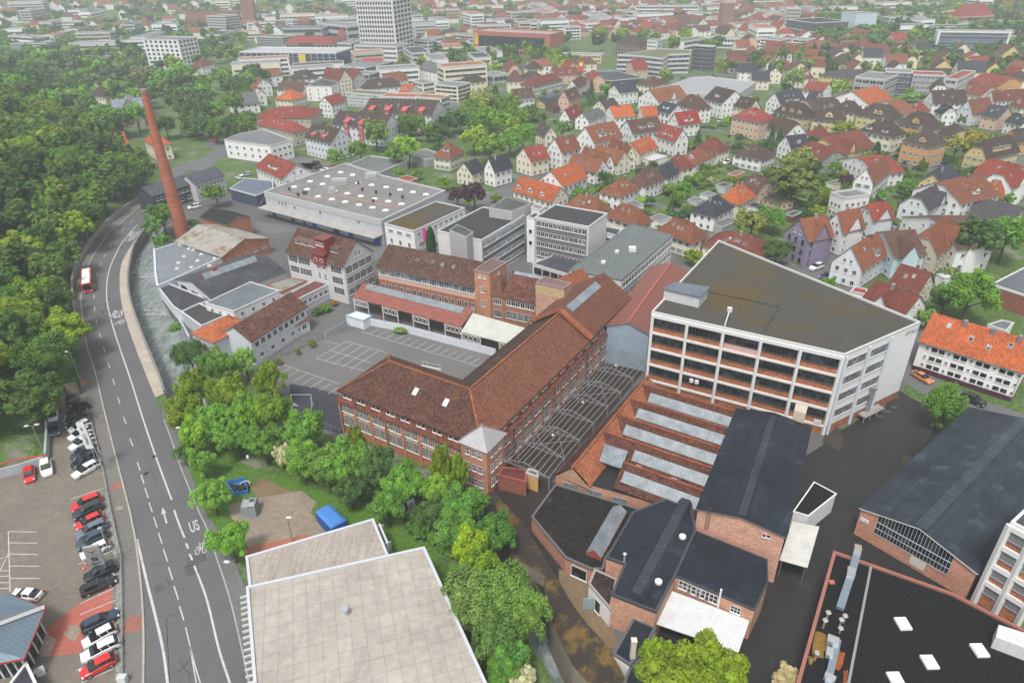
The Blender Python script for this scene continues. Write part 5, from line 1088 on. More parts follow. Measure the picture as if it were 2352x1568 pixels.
# grey-green roofed white block
B=flat(fl(10.3,[6,(525,912),(1005,1005),(1480,592),(1095,490)]),10.3,'white three-storey hall with a huge smooth grey-green felt roof and two round vents',(.66,.66,.64),(.135,.155,.15),'hall','white_hall','felt','plaster',.12,coping=(.14,.15,.15))
i0=min(range(4),key=lambda i:(B.P[i]-G(6,1005,1005,10.3).to_2d()).length); p,q=B.P[i0],B.P[(i0+1)%4]
for zz,st in ((7.6,'w'),(4.4,'m'),(1.2,'m')): B.row(p,q,zz,18,1.5,1.6,st,.8)
for k,x,y,s in ((6,965,742,.6),(6,840,840,.6),(6,1105,725,.9)):
    v=B.L(G(k,x,y,10.6)); m=MB(); (m.tube((v.x,v.y,10.2),(v.x,v.y,10.9),s,12) if s<.8 else m.box(v.x-s,v.y-s,10.2,v.x+s,v.y+s,11.3)); B.add('roof_vent',m,'plain',(.66,.66,.63))
# grey slab office blocks
def office(P_,z,fl_,label,edges,n,base=3,sty='p'):
    B=flat(P_,z,label,(.68,.68,.66),(.045,.047,.05),'office','office_block','gravel','plaster',.3,coping=(.55,.56,.56)); N=len(P_); m=MB(); h=(z-base)/fl_
    for e,k in zip(edges,n):
        i0=min(range(N),key=lambda i:(B.P[i]-Vector(P_[e][:2])).length); p,q=B.P[i0],B.P[(i0+1)%N]; u=(q-p).normalized(); nr=Vector((u.y,-u.x)); a,b=B.L(p+nr*.06+u*.4),B.L(q+nr*.06-u*.4)
        m.bar(P3(a,(base+z-.6)/2),P3(b,(base+z-.6)/2),.1,z-.6-base)
        for f in range(fl_): B.row(p,q,base+h*f+.75,k,(q-p).length/k-.3,h-1.5,sty,.5,prj=.13)
    B.add('grey_spandrel',m,'plain',(.15,.16,.17)); B.done(); return B
B=office(para(G(5,1650,567,12.4),G(5,2072,645,12.4),G(6,140,415,12.4)),12.4,4,'white and dark grey office block with black roof, nearest the round cypress',[1],[14],1.)
for zt,pp,lb in ((14.3,[5,(1775,545),(1935,612),(1997,560),(1850,492)],'a'),(15.2,[5,(2140,340),6,(0,372),(172,305),5,(2300,240)],'b')):
    q=ccw([B.L(v) for v in GP(zt,pp)]); m=MB(); m.prism(q,0 if lb=='a' else 12.,zt,0); t=B.add('lift_tower',m,'panel',(.42,.42,.41)); m=MB(); m.prism(inset(q,.25),zt,zt+.03); m.build('tower_roof','felt',t,(.06,.065,.06))
B=office(para(G(6,205,437,13.6),G(6,705,522,13.6),G(6,900,402,13.6)),13.6,4,'white sided office block with four dark grey bands and silver window rows',[0],[12],1.6,'w')
flat(fl(13.6,[6,(135,430),(205,440),(300,385),(230,375)]),13.6,'narrow white stair core between the two grey office blocks','W','d','stair core','stair_core','gravel','plaster',.2,rows=((0,9,1,1,1.2,'s'),(0,5.5,1,1,1.2,'s')))
B=flat(fl(15.,[6,(175,335),(255,365),(305,330),(215,305)]),15,'white rooftop cooling unit on the black office roof',(.7,.7,.68),(.3,.3,.3),'cooling unit','cooling_unit','metal','panel',.1,z0=0)
flat(fl(7.4,[6,(780,545),(960,600),(1010,545),(820,505)]),7.4,'low white link with a window strip beside the grey-green roof','W','d','link building','link_building','gravel','plaster',.2,rows=((0,5,5,1.3,1.2,'w'),(3,5,5,1.3,1.2,'w')))
flat(fl(3.,[6,(190,860),(520,960),(700,830),(380,780)]),3.,'low white garage strip at the foot of the banded office block','W','d','garage','garage','gravel','plaster',.3,rows=((0,.2,4,3.2,2.3,'d'),))
# white school-like factory with red dormer tower
def school():
    ze=11.1
    B=gab('white_factory','white four-storey factory with brown tiled roof and a red dormer tower','factory',G(5,265,742,ze),G(5,803,868,ze),G(5,1078,738,ze),ze,4.6,'a','plaster',(.56,.56,.55),'tile_old',(.14,.075,.055),ov=.55)
    lx,ly=B.lx,B.ly
    for zz in (8.3,5.3): 
        B.row((-lx/2,-ly/2),(lx/2,-ly/2),zz,1,3.2,1.9,'g',us=[.1],local=True); B.row((-lx/2,-ly/2),(lx/2,-ly/2),zz,1,4.2,1.9,'G',us=[.3],local=True); B.row((-lx/2,-ly/2),(lx/2,-ly/2),zz,1,3.6,1.9,'g',us=[.86],local=True)
        B.row((-lx/2,-ly/2),(lx/2,-ly/2),zz,1,.8,1.9,'t',us=[.55],local=True); B.row((-lx/2,-ly/2),(lx/2,-ly/2),zz,1,.8,1.9,'t',us=[.65],local=True)
        B.row((lx/2,-ly/2),(lx/2,ly/2),zz,4,2.3,1.9,'g',.4,local=True)
    for zz in (2.3,): B.row((-lx/2,-ly/2),(lx/2,-ly/2),zz,1,3.6,1.9,'g',us=[.86],local=True); B.row((lx/2,-ly/2),(lx/2,ly/2),zz,4,2.3,1.7,'g',.4,local=True)
    B.row((lx/2,-ly/2),(lx/2,ly/2),ze+.7,2,.8,1.3,'t',ly*.38,local=True)
    m=MB(); x=lx*.1; m.box(x-1.8,-ly/2-.7,9.8,x+2.2,-ly/2+3,12.6); m.box(x-1.5,-ly/2+.6,12.,x+1.8,-ly/2+4,16.2); t=B.add('dormer_tower',m,'panel',(.27,.04,.035)); m=MB(); m.box(x-1.8,-ly/2+.3,16.2,x+2.1,-ly/2+4.3,16.45); m.build('tower_roof','seam',t,(.25,.06,.05))
    m=MB(); m.hexa([(x-2.,-ly/2-.95,12.6),(x+2.4,-ly/2-.95,12.6),(x+2.4,-ly/2+.6,12.6),(x-2.,-ly/2+.6,12.6)],[(x-2.,-ly/2-.95,12.75),(x+2.4,-ly/2-.95,12.75),(x+2.4,-ly/2+.6,13.4),(x-2.,-ly/2+.6,13.4)]); m.build('tower_apron','seam',t,(.2,.055,.045))
    for dx in (-.8,1.1): m=MB(); m.tube((x+dx,-ly/2-.75,11.1),(x+dx,-ly/2-.66,11.1),.55,14); m.build('round_window','plain',t,(.7,.7,.68)); m=MB(); m.tube((x+dx,-ly/2-.8,11.1),(x+dx,-ly/2-.7,11.1),.38,14); m.build('pane','glass_dark',t)
    for i in range(3): link('window',winmesh(.7,.9,'x'),t,None,(x-.9+i*.95,-ly/2+.59,14.6),0)
    S=B.S
    for u0,u1,nm in ((-lx*.42,x-1.9,0),(x+2.3,lx*.33,1)):
        m=MB(); y0=-ly/2+1.9; zz=ze+4.6*(1.9/(ly/2)); m.box(u0,y0,zz-.2,u1,y0+2.3,zz+1.2,0); m.hexa([(u0-.2,y0-.3,zz+1.2),(u1+.2,y0-.3,zz+1.2),(u1+.2,y0+2.8,zz+1.5),(u0-.2,y0+2.8,zz+1.5)],[(u0-.2,y0-.3,zz+1.3),(u1+.2,y0-.3,zz+1.3),(u1+.2,y0+2.8,zz+1.8),(u0-.2,y0+2.8,zz+1.8)],1); d=B.add('dormer',m,['plaster',colmat('seam',(.22,.12,.11))],(.5,.38,.3))
        for i in range(3): link('window',winmesh(.9,.6,'s'),d,None,(u0+(u1-u0)*(i+.5)/3,y0-.01,zz+.35),0)
    m=MB(); m.box(lx/2-14,-2,ze+2,lx/2-13.2,-1.2,ze+6); B.done()
school()
# low white and grey buildings between school and river
B=gab('white_office','white two-storey office with brown tiled roof and window rows above the car park ramp','office',G(4,2300,1560,6.5),G(5,456,1240,6.5),8.5,6.5,2.6,'a','plaster',(.58,.6,.64),'tile_old',(.16,.08,.06),ov=.5,rows=((0,4.1,9,1.15,1.4,'w'),(0,1.2,5,1.1,1.2,'w')))
a,b=G(5,140,1520,3.4),G(5,482,1358,3.4); gab('white_annex','low white annex with a rust-red lean-to roof in front of the two-storey office','annex',a,b,3.4,3.2,.5,'a','plaster',(.6,.62,.66),'rust',(.26,.09,.07),rows=((0,1.1,5,1.2,1.3,'w'),))
B=gab('orange_roofed_block','pale block with a bright orange hipped tile roof standing above the river bushes','building',G(4,1745,1495,6.4),G(4,1962,1572,6.4),G(4,2308,1410,6.4),6.4,2.2,'b','plaster',(.52,.55,.6),'tile',(.5,.15,.06),1,rows=((0,3.9,3,.7,1.,'w'),(1,3.7,1,1.,1.2,'w')))
flat(fl(4.2,[5,(240,1160),(345,1200),(718,1018),(572,992)]),4.2,'long pale grey annex with a rust-brown flat roof beside the white factory',(.55,.57,.61),(.16,.06,.05),'annex','annex','rust','plaster',.12,rows=((0,2,1,1,1,'w'),(1,1.9,7,1.,1.3,'w')))
flat(fl(3.6,[5,(100,1050),(230,1120),(470,1010),(300,980)]),3.6,'low shed with pale green corrugated sheet and rust-red edges behind the annex','W',(.3,.33,.27),'shed','shed','corrug_moss','plaster',.12,coping=(.3,.07,.05))
flat(fl(5.6,[4,(1885,1215),(2145,1292),5,(215,1102),4,(2300,1022)]),5.6,'white block with a slate-grey felt roof and two small square rooflights','W',(.14,.165,.18),'building','grey_roofed_block','felt','plaster',.12,rows=((0,3.4,3,.9,1.2,'w'),(1,3.4,4,.9,1.2,'w')))
flat(fl(3.6,[4,(1665,1300),(1850,1432),(2075,1335),(1835,1222)]),3.6,'low grey block with a black mossy flat roof beside the orange hipped roof','g',(.05,.05,.052),'building','flat_roofed_block','gravel_moss','plaster',.3,coping=(.55,.57,.6))
flat(fl(3.1,[4,(1448,1068),(1540,1035),(1925,1190),(1665,1300),(1590,1250)]),3.1,'low flat-roofed river block with a dark roof and white ventilation container','w',(.045,.045,.048),'building','flat_roofed_block','felt','plaster',.25,coping=(.55,.57,.6),z0=0)
B=flat(fl(4.,[4,(1418,728),(1620,665),(2060,790),(1540,1022),(1447,1060),(1428,930)]),4.,'low block beside the river with wet grey felt roof and scattered dome rooflights','w',(.2,.22,.24),'building','flat_roofed_block','felt','plaster',.2,coping=(.62,.65,.68))
for x,y in ((1655,678),(1735,712),(1775,725),(1690,785),(1850,765),(1970,802),(1640,843),(1815,825),(1625,896),(1760,884),(1925,868)):
    v=B.L(G(4,x,y,4.2)); m=MB(); m.box(v.x-.55,v.y-.45,3.9,v.x+.55,v.y+.45,4.15,0); m.box(v.x-.4,v.y-.3,4.15,v.x+.4,v.y+.3,4.35,0); B.add('rooflight',m,'plain',(.62,.62,.6))
mm=MB()
for L_ in ([(1418,728),(1428,930),(1447,1062),(1592,1262),(1742,1545)],):
    w_=[G(4,x,y,0) for x,y in L_]
    for i in range(len(w_)-1): mm.bar((w_[i].x,w_[i].y,-2),(w_[i+1].x,w_[i+1].y,-2),.5,5.5)
tag(mm.build('river_wall','plaster',None,(.42,.46,.52)),'pale blue-grey wall dropping from the low roofs into the river','wall')
B=gab('dark_roofed_hall','wide low hall with black felt roof and a long glazed ridge lantern','hall',G(4,1533,1030,4.4),G(4,1948,1178,4.4),G(5,303,942,4.4),4.4,2.2,'b','plaster',(.6,.62,.64),'felt',(.05,.052,.058),rows=((0,2.2,3,3.2,1.4,'b'),))
a,b=B.L(G(4,1890,960,7.)),B.L(G(5,40,760,7.)); m=MB()
y0,y1=-B.ly/2+3,B.ly/2-3; m.face([(-1.3,y0,6.4),(-1.3,y1,6.4),(0,y1,7.6),(0,y0,7.6)][::-1]); m.face([(1.3,y0,6.4),(1.3,y1,6.4),(0,y1,7.6),(0,y0,7.6)]); B.add('glass_lantern',m,'glassroof'); m=MB(); m.face([(-1.35,y0-.02,6.1),(1.35,y0-.02,6.1),(0,y0-.02,7.65)]); m.box(-.5,y0+3,7,.3,y0+4.2,8.3); B.add('lantern_end',m,'paint',(.36,.08,.06))
B=gab('brick_barn','brick barn with a pale weathered corrugated roof beside the chimney stack','barn',G(4,1618,648,4.6),G(4,2042,788,4.6),G(5,115,625,4.6),4.6,2.6,'a','brick',(.5,.2,.11),'corrug_moss',(.4,.38,.34),ov=.5,rows=((1,2.2,5,1.6,1.,'B'),))
B=gab('brick_house','orange brick house with a mossy black roof beside the chimney stack','house',G(4,1822,432,6.2),G(4,2088,497,6.2),G(4,2312,430,6.2),6.2,1.6,'a','brick',(.5,.2,.12),'tile_moss',(.035,.035,.035),ov=.35)
# chimney stack
b=G(4,1680,588); B=Bld('factory_chimney','very tall tapering round red brick chimney stack beside the river','chimney',b.x,b.y); m=MB(); n=24
for i in range(9): z0=i*5.04; m.tube((0,0,z0),(0,0,z0+5.04),2.35-.165*i,n,0,2.35-.165*(i+1))
B.add('shaft',m,'brick',(.47,.16,.09)); m=MB(); m.tube((0,0,44.6),(0,0,45.5),1.05,n); B.add('rim',m,'brick',(.4,.25,.2)); m=MB()
for z in range(6,45,4): m.tube((0,0,z),(0,0,z+.12),2.36-.0328*z,n)
B.add('iron_band',m,'metal',(.2,.1,.07))
m=MB()
for s in (-.2,.2): m.bar((-2.45,s,0),(-1.0,s,45),.05)
for i in range(60): z=.5+i*.74; x=-2.43+1.45*z/45; m.bar((x,-.2,z),(x,.2,z),.04)
B.add('ladder',m,'metal',(.15,.1,.08))
# big flat roofed depot
P_=fl(7.8,[5,(75,205),(1150,468),(1742,192),(1505,135),(1240,70),(1175,55),(830,-60),(640,0)]); B=flat(P_,7.8,'sprawling grey flat-roofed depot with white dome rooflights and blue doors','g',(.2,.195,.185),'depot','depot','felt','plaster',.5,coping=(.42,.43,.43),pt=.5)
i0=min(range(8),key=lambda i:(B.P[i]-P_[0]).length); p,q=B.P[i0],B.P[(i0+1)%8]; u=(q-p).normalized(); nr=Vector((u.y,-u.x)); L=(q-p).length
for t,w_ in ((.06,1.8),(.24,1.5),(.34,1.),(.43,2.),(.62,2.8),(.74,2.2),(.95,2.6)):
    c=B.L(p+u*L*t+nr*.08); m=MB(); d=Vector((u.x,u.y))*w_/2; m.bar((c.x-d.x,c.y-d.y,1.4),(c.x+d.x,c.y+d.y,1.4),.12,2.8); B.add('blue_door',m,'paint',(.02,.12,.5) if t!=.62 else (.05,.08,.14))
m=MB(); a,b=B.L(p+nr*1.9),B.L(q+nr*1.9); m.bar(P3(a,3.5),P3(b,3.5),3.8,.3); B.add('canopy',m,'concrete',(.36,.35,.33)); m=MB()
for i in range(11): s=lerp(p,q,i/10); a,b=B.L(s+nr*3.5),B.L(s); m.bar(P3(a,3.6),P3(b,6.6),.08)
B.add('canopy_stay',m,'metal',(.4,.4,.4)); m=MB()
a,b=B.L(p+nr*.06),B.L(q+nr*.06); m.bar(P3(a,7.1),P3(b,7.1),.16,1.4); B.add('fascia',m,'plain',(.45,.46,.46))
B.row(p,q,5.2,1,.8,.9,'s',us=[.5]); B.row(p,q,5.2,1,.8,.9,'s',us=[.82]); B.row(p,q,5,3,.7,1.1,'s',us=[.13,.16,.19]); B.row(p,q,4.6,1,1,1.,'s',us=[.27])
for x,y in ((352,147),(497,98),(655,52),(778,14),(470,170),(613,122),(888,38),(937,110),(570,235),(722,184),(840,208),(1062,130),(697,261),(963,232),(1196,150),(820,285),(1090,257),(1322,174),(947,312),(1215,280),(1442,195),(1071,337),(1337,304),(1562,217),(1190,362)):
    v=B.L(G(5,x,y,8.)); m=MB(); m.box(v.x-1.,v.y-.6,7.7,v.x+1.,v.y+.6,8.0); m.hexa([(v.x-.9,v.y-.5,8.0),(v.x+.9,v.y-.5,8.0),(v.x+.9,v.y+.5,8.0),(v.x-.9,v.y+.5,8.0)],[(v.x-.6,v.y-.3,8.3),(v.x+.6,v.y-.3,8.3),(v.x+.6,v.y+.3,8.3),(v.x-.6,v.y+.3,8.3)]); B.add('rooflight',m,'plain',(.72,.72,.7))
for x,y in ((978,180),(1102,205),(1232,228),(1347,250),(1077,287),(940,120),(440,210),(460,212),(388,228),(306,178)): v=B.L(G(5,x,y,8.)); m=MB(); m.tube((v.x,v.y,7.7),(v.x,v.y,8.9),.3,8,0,.55); B.add('roof_vent',m,'metal',(.12,.12,.13))
for pts in (((230,200),(560,262),(760,225),(1250,330),(1340,322)),((760,225),(1000,130))):
    m=MB(); v=[B.L(G(5,x,y,7.82)) for x,y in pts]
    for i in range(len(v)-1): m.bar(P3(v[i],7.8),P3(v[i+1],7.8),.7,.06)
    B.add('walkway',m,'plain',(.38,.2,.16))
for x,y,w_,d_ in ((770,100,5.5,2.),(1060,50,4,2.2),(700,180,2.,1.2)): v=B.L(G(5,x,y,8.3)); m=MB(); m.box(v.x-w_/2,v.y-d_/2,8.2,v.x+w_/2,v.y+d_/2,9.4); m.box(v.x-w_/2-.3,v.y-d_/2-.3,7.75,v.x+w_/2+.3,v.y+d_/2+.3,8.0); B.add('air_handler',m,'metal',(.62,.63,.63))
B=flat(para(G(5,1155,502,6.9),G(5,1452,560,6.9),G(5,1948,352,6.9)),6.9,'white two-storey block with black gravel roof and mossy patch beside the depot','W',(.06,.06,.062),'office','white_block','gravel_moss','plaster',.3,rows=((0,4.7,3,2.,1.,'m'),(1,4.9,9,1.6,1.,'m',.8),(0,1.2,3,1.,1.6,'w'),(1,1.2,5,2.4,1.5,'p')))
for i,(x,c) in enumerate(((1500,(.7,.7,.72)),(1525,(.6,.2,.35)),(1545,(.65,.03,.25)))):
    v=G(5,x,715+i*4); b=Bld('flagpole',['leftmost white banner flag beside the cypress','middle pink-edged banner flag beside the cypress','magenta banner flag next to the cypress'][i],'flag',v.x,v.y); m=MB(); m.tube((0,0,0),(0,0,7),.06,6); b.add('pole',m,'metal',(.6,.6,.6)); m=MB(); m.box(.05,-.02,2.6,1.,.02,6.8); b.add('banner',m,'plain',c)
# ---------------- right hand halls ----------------
A_=G(11,862,1527,5.4); B_=G(15,1922,548,5.4); D_=G(11,1882,625,5.4)
B=gab('glazed_brick_hall','large black-roofed hall with a gridded glass front above a brick base','hall',A_,B_,(D_-A_).length,5.4,2.,'b','brick',(.58,.29,.2),'felt',(.022,.029,.039),ov=.35)
lx,ly=B.lx,B.ly; m=MB(); m.bar((0,-ly/2,7.5),(0,ly/2,7.5),1.6,.14); B.add('ridge_strip',m,'felt',(.035,.042,.055))
m=MB(); x0,x1=-lx/2+2.6,lx/2-3.; 
def zr_(x): return 5.25+2.*(1-abs(x)/(lx/2))-.1
m.face([(x0,-ly/2-.03,2.3),(x1,-ly/2-.03,2.3),(x1,-ly/2-.03,zr_(x1)),(0,-ly/2-.03,zr_(0)),(x0,-ly/2-.03,zr_(x0))]); w=B.add('glazing',m,'glass_dark')
m=MB(); n=22
for i in range(n+1): x=x0+(x1-x0)*i/n; m.bar((x,-ly/2-.06,2.3),(x,-ly/2-.06,zr_(x)),.045,.05)
for z in (2.3,3.4,4.55): m.bar((x0,-ly/2-.07,z),(x1,-ly/2-.07,z),.08,.05 if z!=4.55 else .12)
m.build('glazing_bars','plain',w,(.42,.45,.47)); m=MB(); m.box(-lx/2-.35,-ly/2-.36,5.0,-lx/2+.05,-ly/2,5.2)
m=MB(); m.box(0.2,-ly/2-.09,.6,2.3,-ly/2-.02,2.05); s=B.add('white_hatch',m,'plain',(.6,.58,.5))
m=MB(); m.box(-lx/2+.3,-ly/2-.1,3.2,-lx/2+1.5,-ly/2-.03,3.85); s=B.add('number_sign',m,'plain',(.75,.76,.75)); text('number','116',-lx/2+.9,-ly/2-.12,3.5,0,.55,1,'plain',s,.01,math.pi/2,(.12,.16,.25))
m=MB(); m.bar((-lx/2-.2,-ly/2-.3,5.3),(0,-ly/2-.3,7.4),.1,.14); m.bar((0,-ly/2-.3,7.4),(lx/2+.2,-ly/2-.3,5.3),.1,.14); B.add('verge',m,'plain',(.5,.5,.5))
P_=GP(4.4,[15,(602,368),(1690,752),(2500,1170),(2700,2300),(60,2300)])
B=flat(P_,4.4,'broad black gravel roof with square skylights, grey ducts and orange lichen','R',(.01,.01,.011),'hall','gravel_roofed_hall','gravel','brick',.32,coping=(.3,.12,.09),pt=.35)
for x,y in ((1245,1010),(1490,1362),(1950,1255),(1180,1520)):
    v=B.L(G(15,x,y,4.8)); m=MB(); m.box(v.x-.75,v.y-.9,4.35,v.x+.75,v.y+.9,4.7); m.box(v.x-.6,v.y-.75,4.7,v.x+.6,v.y+.75,4.85); B.add('skylight',m,'plain',(.72,.73,.74))
def duct(pts,z,w_,h=.5,name='duct',col=(.3,.37,.42)):
    m=MB(); v=[B.L(G(15,x,y,z)) for x,y in pts]
    for i in range(len(v)-1): m.bar(P3(v[i],z),P3(v[i+1],z),w_,h)
    return B.add(name,m,'metal',col)
duct([(830,335),(770,550),(660,885)],4.9,.95); duct([(640,1170),(560,1510),(540,1700)],4.9,.8); duct([(945,500),(740,1568),(700,1800)],4.5,.3,.25,'roof_kerb',(.4,.42,.43)); 
duct([(765,520),(760,590)],5.3,1.,.8,'duct_cowl',(.5,.5,.5)); duct([(600,1150),(590,1215)],5.2,1.3,.8,'duct_cowl',(.55,.56,.57)); duct([(570,1250),(560,1330)],5.1,.8,.6,'duct_cowl',(.55,.56,.57)); duct([(575,1500),(560,1540)],5.2,1.2,.8,'duct_cowl',(.55,.56,.57)); duct([(825,310),(822,360)],5.4,.9,.7,'duct_cowl',(.5,.45,.4))
for x,y,h in ((535,985,1.5),(505,1060,1.6),(430,1355,1.5),(660,1035,1.2),(655,1105,1.),(690,1010,1.4)):
    v=B.L(G(15,x,y,4.4)); m=MB(); m.tube((v.x,v.y,4.3),(v.x,v.y,4.3+h),.13,8); m.tube((v.x,v.y,4.3+h),(v.x,v.y,4.45+h),.36,12,0,.25); B.add('vent_cowl',m,'metal',(.6,.55,.5))
for pts,c in (([(445,1100),(530,1110),(555,1230),(500,1330),(430,1330),(395,1230)],(.17,.1,.025)),([(660,1240),(700,1300),(650,1460),(600,1440),(610,1330)],(.26,.075,.02)),([(700,1460),(745,1440),(735,1600),(690,1570)],(.2,.06,.02)),([(380,1320),(420,1350),(400,1400),(365,1390)],(.16,.1,.03))):
    pts=[((x+x2)/2*(j%2)+x*(1-j%2)+U(-16,16),(y+y2)/2*(j%2)+y*(1-j%2)+U(-16,16)) for (x,y),(x2,y2) in zip(pts,pts[1:]+pts[:1]) for j in (0,1)]; vv=[B.L(G(15,x,y,4.41)) for x,y in pts]; m=MB(); m.prism(vv,4.38,4.41+U(0,.01)); B.add('lichen_patch',m,'soil' if False else 'gravel',c)
v=B.L(G(15,585,640,4.5)); m=MB(); m.box(v.x-.35,v.y-.3,4.3,v.x+.35,v.y+.3,4.6); B.add('hatch',m,'plain',(.4,.15,.08))
q=[B.L(G(15,x,y,6.4)) for x,y in ((2095,1145),(2120,1030),(2600,1180),(2560,1320))]; m=MB(); m.prism(q,4.4,6.4); B.add('roof_cabin',m,'panel',(.6,.6,.62))
P_=para(G(15,2232,100,15.2),G(15,2660,330,15.2),12)
B=flat(P_,15.2,'brick and white concrete framed block cut off by the right edge','W','d','building','concrete_frame_building','gravel','brick_rough',.3,coping=(.7,.7,.68))
[o for o in B.o.children if o.name.startswith('wall')][0].color=(.46,.19,.1,1)
p,q=B.P[0],B.P[1]; i0=min(range(4),key=lambda i:(B.P[i]-P_[0]).length); p,q=B.P[i0],B.P[(i0+1)%4]; u=(q-p).normalized(); nr=Vector((u.y,-u.x)); a,b=B.L(p+nr*.12),B.L(q+nr*.12); m=MB()
for z in (14.6,11.2,7.8,4.6): m.bar(P3(a,z),P3(b,z),.4,.75)
for t in (0,.5,1): s=lerp(a,b,t); m.bar(P3(s,0),P3(s,15),.6,.6)
B.add('concrete_frame',m,'plaster',(.68,.68,.66))
for z in (12.7,9.3,6,2.8): B.row(p,q,z,8,(q-p).length/8-.15,1.4,'l',.3)
# white box and canopy beside the black hall
B=flat(fl(4.,[11,(425,1290),(627,1397),15,(372,32),(236,-10)]),4.,'small white box building with a black gravel roof beside the yard',(.72,.73,.74),(.012,.012,.012),'annex','white_box','gravel','plaster',.05,coping=(.75,.75,.75),pt=.1)
slab('white_canopy','white corrugated canopy hung on rods over the dark yard','canopy',gp(15,3.6,(105,440),(362,512),(470,135),(222,88)),(3.6,)*4,.12,'corrug',(.68,.68,.64))
# apartment block with orange roof
a,b=G(11,1405,-12,7.2),G(11,2347,275,7.2); d=(b-a).normalized(); b2=b+d*0
B,S=house_at(*(lambda t:(t[0],t[1],t[2],t[3]))(rect(a,b,11.)),7.2,4.2,'a',0,'W','o','long white apartment block with bright orange tiled roof and dark purple plinth',sky=0,chim=0,wst='s',vis=(),cat='apartment block',name='apartment_block')
for z in (5.4,3.3,1.35): B.row((-B_lx,0),(0,0),z,0,1,1,'s') if False else [B.inst('window',winmesh(1.15,1.05,'s') if i%3 else winmesh(.5,.55,'s'),(-(b-a).length/2+1.6+i*(b-a).length/13.5,-5.52,z+(.3 if i%3==0 else 0)),0) for i in range(13)]
for u,t in ((-.62,.62),(-.12,.42),(.25,.3),(.6,.55)): skylight(B,S,-1,u*S.l/2,t,.85,1.2)
for u in (-.35,.2,.7): m=MB(); m.box(u*S.l/2-.35,-1.2,9.5,u*S.l/2+.35,-.3,12.1); B.add('chimney',m,'metal',(.35,.38,.42))
m=MB(); m.box(-S.l/2-.06,-5.58,0,S.l/2+.06,-5.4,1.1); B.add('plinth',m,'plain',(.075,.02,.045))
m=MB(); m.box(S.l/2+.0,-5.5,0,S.l/2+.06,5.5,1.1); B.add('plinth',m,'plain',(.075,.02,.045))
flat(para(G(7,2052,1047,5.),G(7,2800,1290,5.),28),5.,'red brick gymnasium with a stepped grey roof behind the big yard tree',(.3,.11,.08),(.15,.165,.18),'gymnasium','brick_hall','seam','brick',.25,coping=(.62,.63,.64))
for p in (('garage','low white garage with grey roof and white parapet behind the orange roofed flats',(7,[(2020,1415),(2150,1375),(2258,1400),(2190,1475)]),2.8),('garage','small grey garage with red awning between the pale blue house and the gravel roof',(7,[(755,1110),(915,1140),(905,1090),(800,1068)]),2.6)):
    flat(GP(p[3],[p[2][0]]+p[2][1]),p[3],p[1],'W','R' if 'awning' in p[1] else 'g','garage','garage','felt','plaster',.2)
# ---------------- hand placed houses ----------------
H=house
H(7,(165,552),(372,637),(604,592),7.9,4.6,'b',0,'L','t','lilac three-storey gabled house with dark frames, white car parked in front',sky=0,chim=1,cross=[('x',0,5.5,.3,.85)],wst='k')
H(7,(542,425),(690,556),(890,512),7.4,4.6,'b',0,'W','t','white gabled house with brown front cross-gable just behind the lilac house',sky=0,cross=[('x',0,5,.3,.85)])
H(7,(800,400),(968,452),(1160,425),6.6,4.,'b',.4,'w','r','bluish white house with glossy dark red roof behind the lilac house',sky=2,cross=[('x',0,5,.3,.8)])
flat(para(G(7,545,215,7.6),G(7,700,262,7.6),G(7,965,240,7.6)),7.6,'white flat-roofed block with a roof terrace and solar panels','W','g','apartment block','white_block','felt','plaster',.6,rows=((0,4,3,1.1,1.3,'w'),(0,1.3,3,1.1,1.3,'w'),(1,4.6,4,1.1,1.3,'w')))
H(-1,(1965,401),(2006,420),(2045,389),7.6,4.2,'b',0,'W','t','tall narrow white house with grey shutters and steep brown roof',sky=0,wst='h')
H(7,(1232,228),(1475,362),(1680,248),6.6,4.4,'b',.35,'w','s','pale grey house with purple-grey half-hipped roof and small pavilion wing',sky=0,cross=[('x',.1,4.5,.4,.8)])
H(7,(1602,152),(1770,300),(1950,168),7.4,4.8,'b',.2,'W','t','white house with long rust-streaked brown dormer roof',sky=1,dorm='g-0,20,26')
H(7,(1905,225),(1985,258),(2135,212),5.6,4.6,'b',.6,'W','o','white house with vivid orange-red half-hipped roof and tiny dormer',sky=0,dorm='g-10,25,14')
H(7,(1960,60),(2240,160),(2400,90),6.6,5,'b',.3,'W','r','white villa with dark red trim lines and maroon roof at the right edge',sky=2,cross=[('x',0,6,.5,.9)])
H(7,(1842,402),(2270,480),15,4.6,3.4,'a',.5,'G','s','long low hall with dark purple-brown tiled roof behind the big trees',sky=0,chim=0,wst='s',cat='hall',name='tiled_hall')
H(7,(1292,542),(1560,768),(1778,592),6.4,5.4,'b',.35,'T','t','rambling house with brown shingled gable and patched orange-brown roof',sky=0,cross=[('x',.2,7,.6,.9)])
H(7,(1535,430),(1745,722),(1885,602),6.6,4.4,'b',.1,'W','n','grey-brown roofed white tenement directly behind the shingled gable',sky=0,cross=[('x',0,5,.6,.8)])
H(7,(1035,602),(1165,782),(1345,700),6.6,4.2,'b',0,'B','n','pale blue house with a wooden roof terrace beside the big bluish house',sky=1,cross=[('x',-.2,4.6,1.8,.8)])
H(7,(617,722),(865,902),(1098,752),5.9,5.,'b',0,'w','t','tall bluish white gabled house with brown roof and satellite dish',sky=2,dorm='f-30,8,24')
H(7,(1100,1048),(1393,1105),(1574,1040),4.9,3.8,'a',0,'C','m','cream gabled house with a faded maroon tiled roof by the gravel roof corner',sky=2)
H(7,(866,1180),(1248,1330),(1435,1280),4.2,3.8,'a',0,'W','m','white house with maroon roof and small red front cross-gable',sky=0,cross=[('y',-.1,4.,.6,.8)])
H(7,(-80,185),(120,300),(190,258),3.,.3,'a',0,'P','v','peach flat-roofed garden house beside the tall trees',sky=0,chim=0)
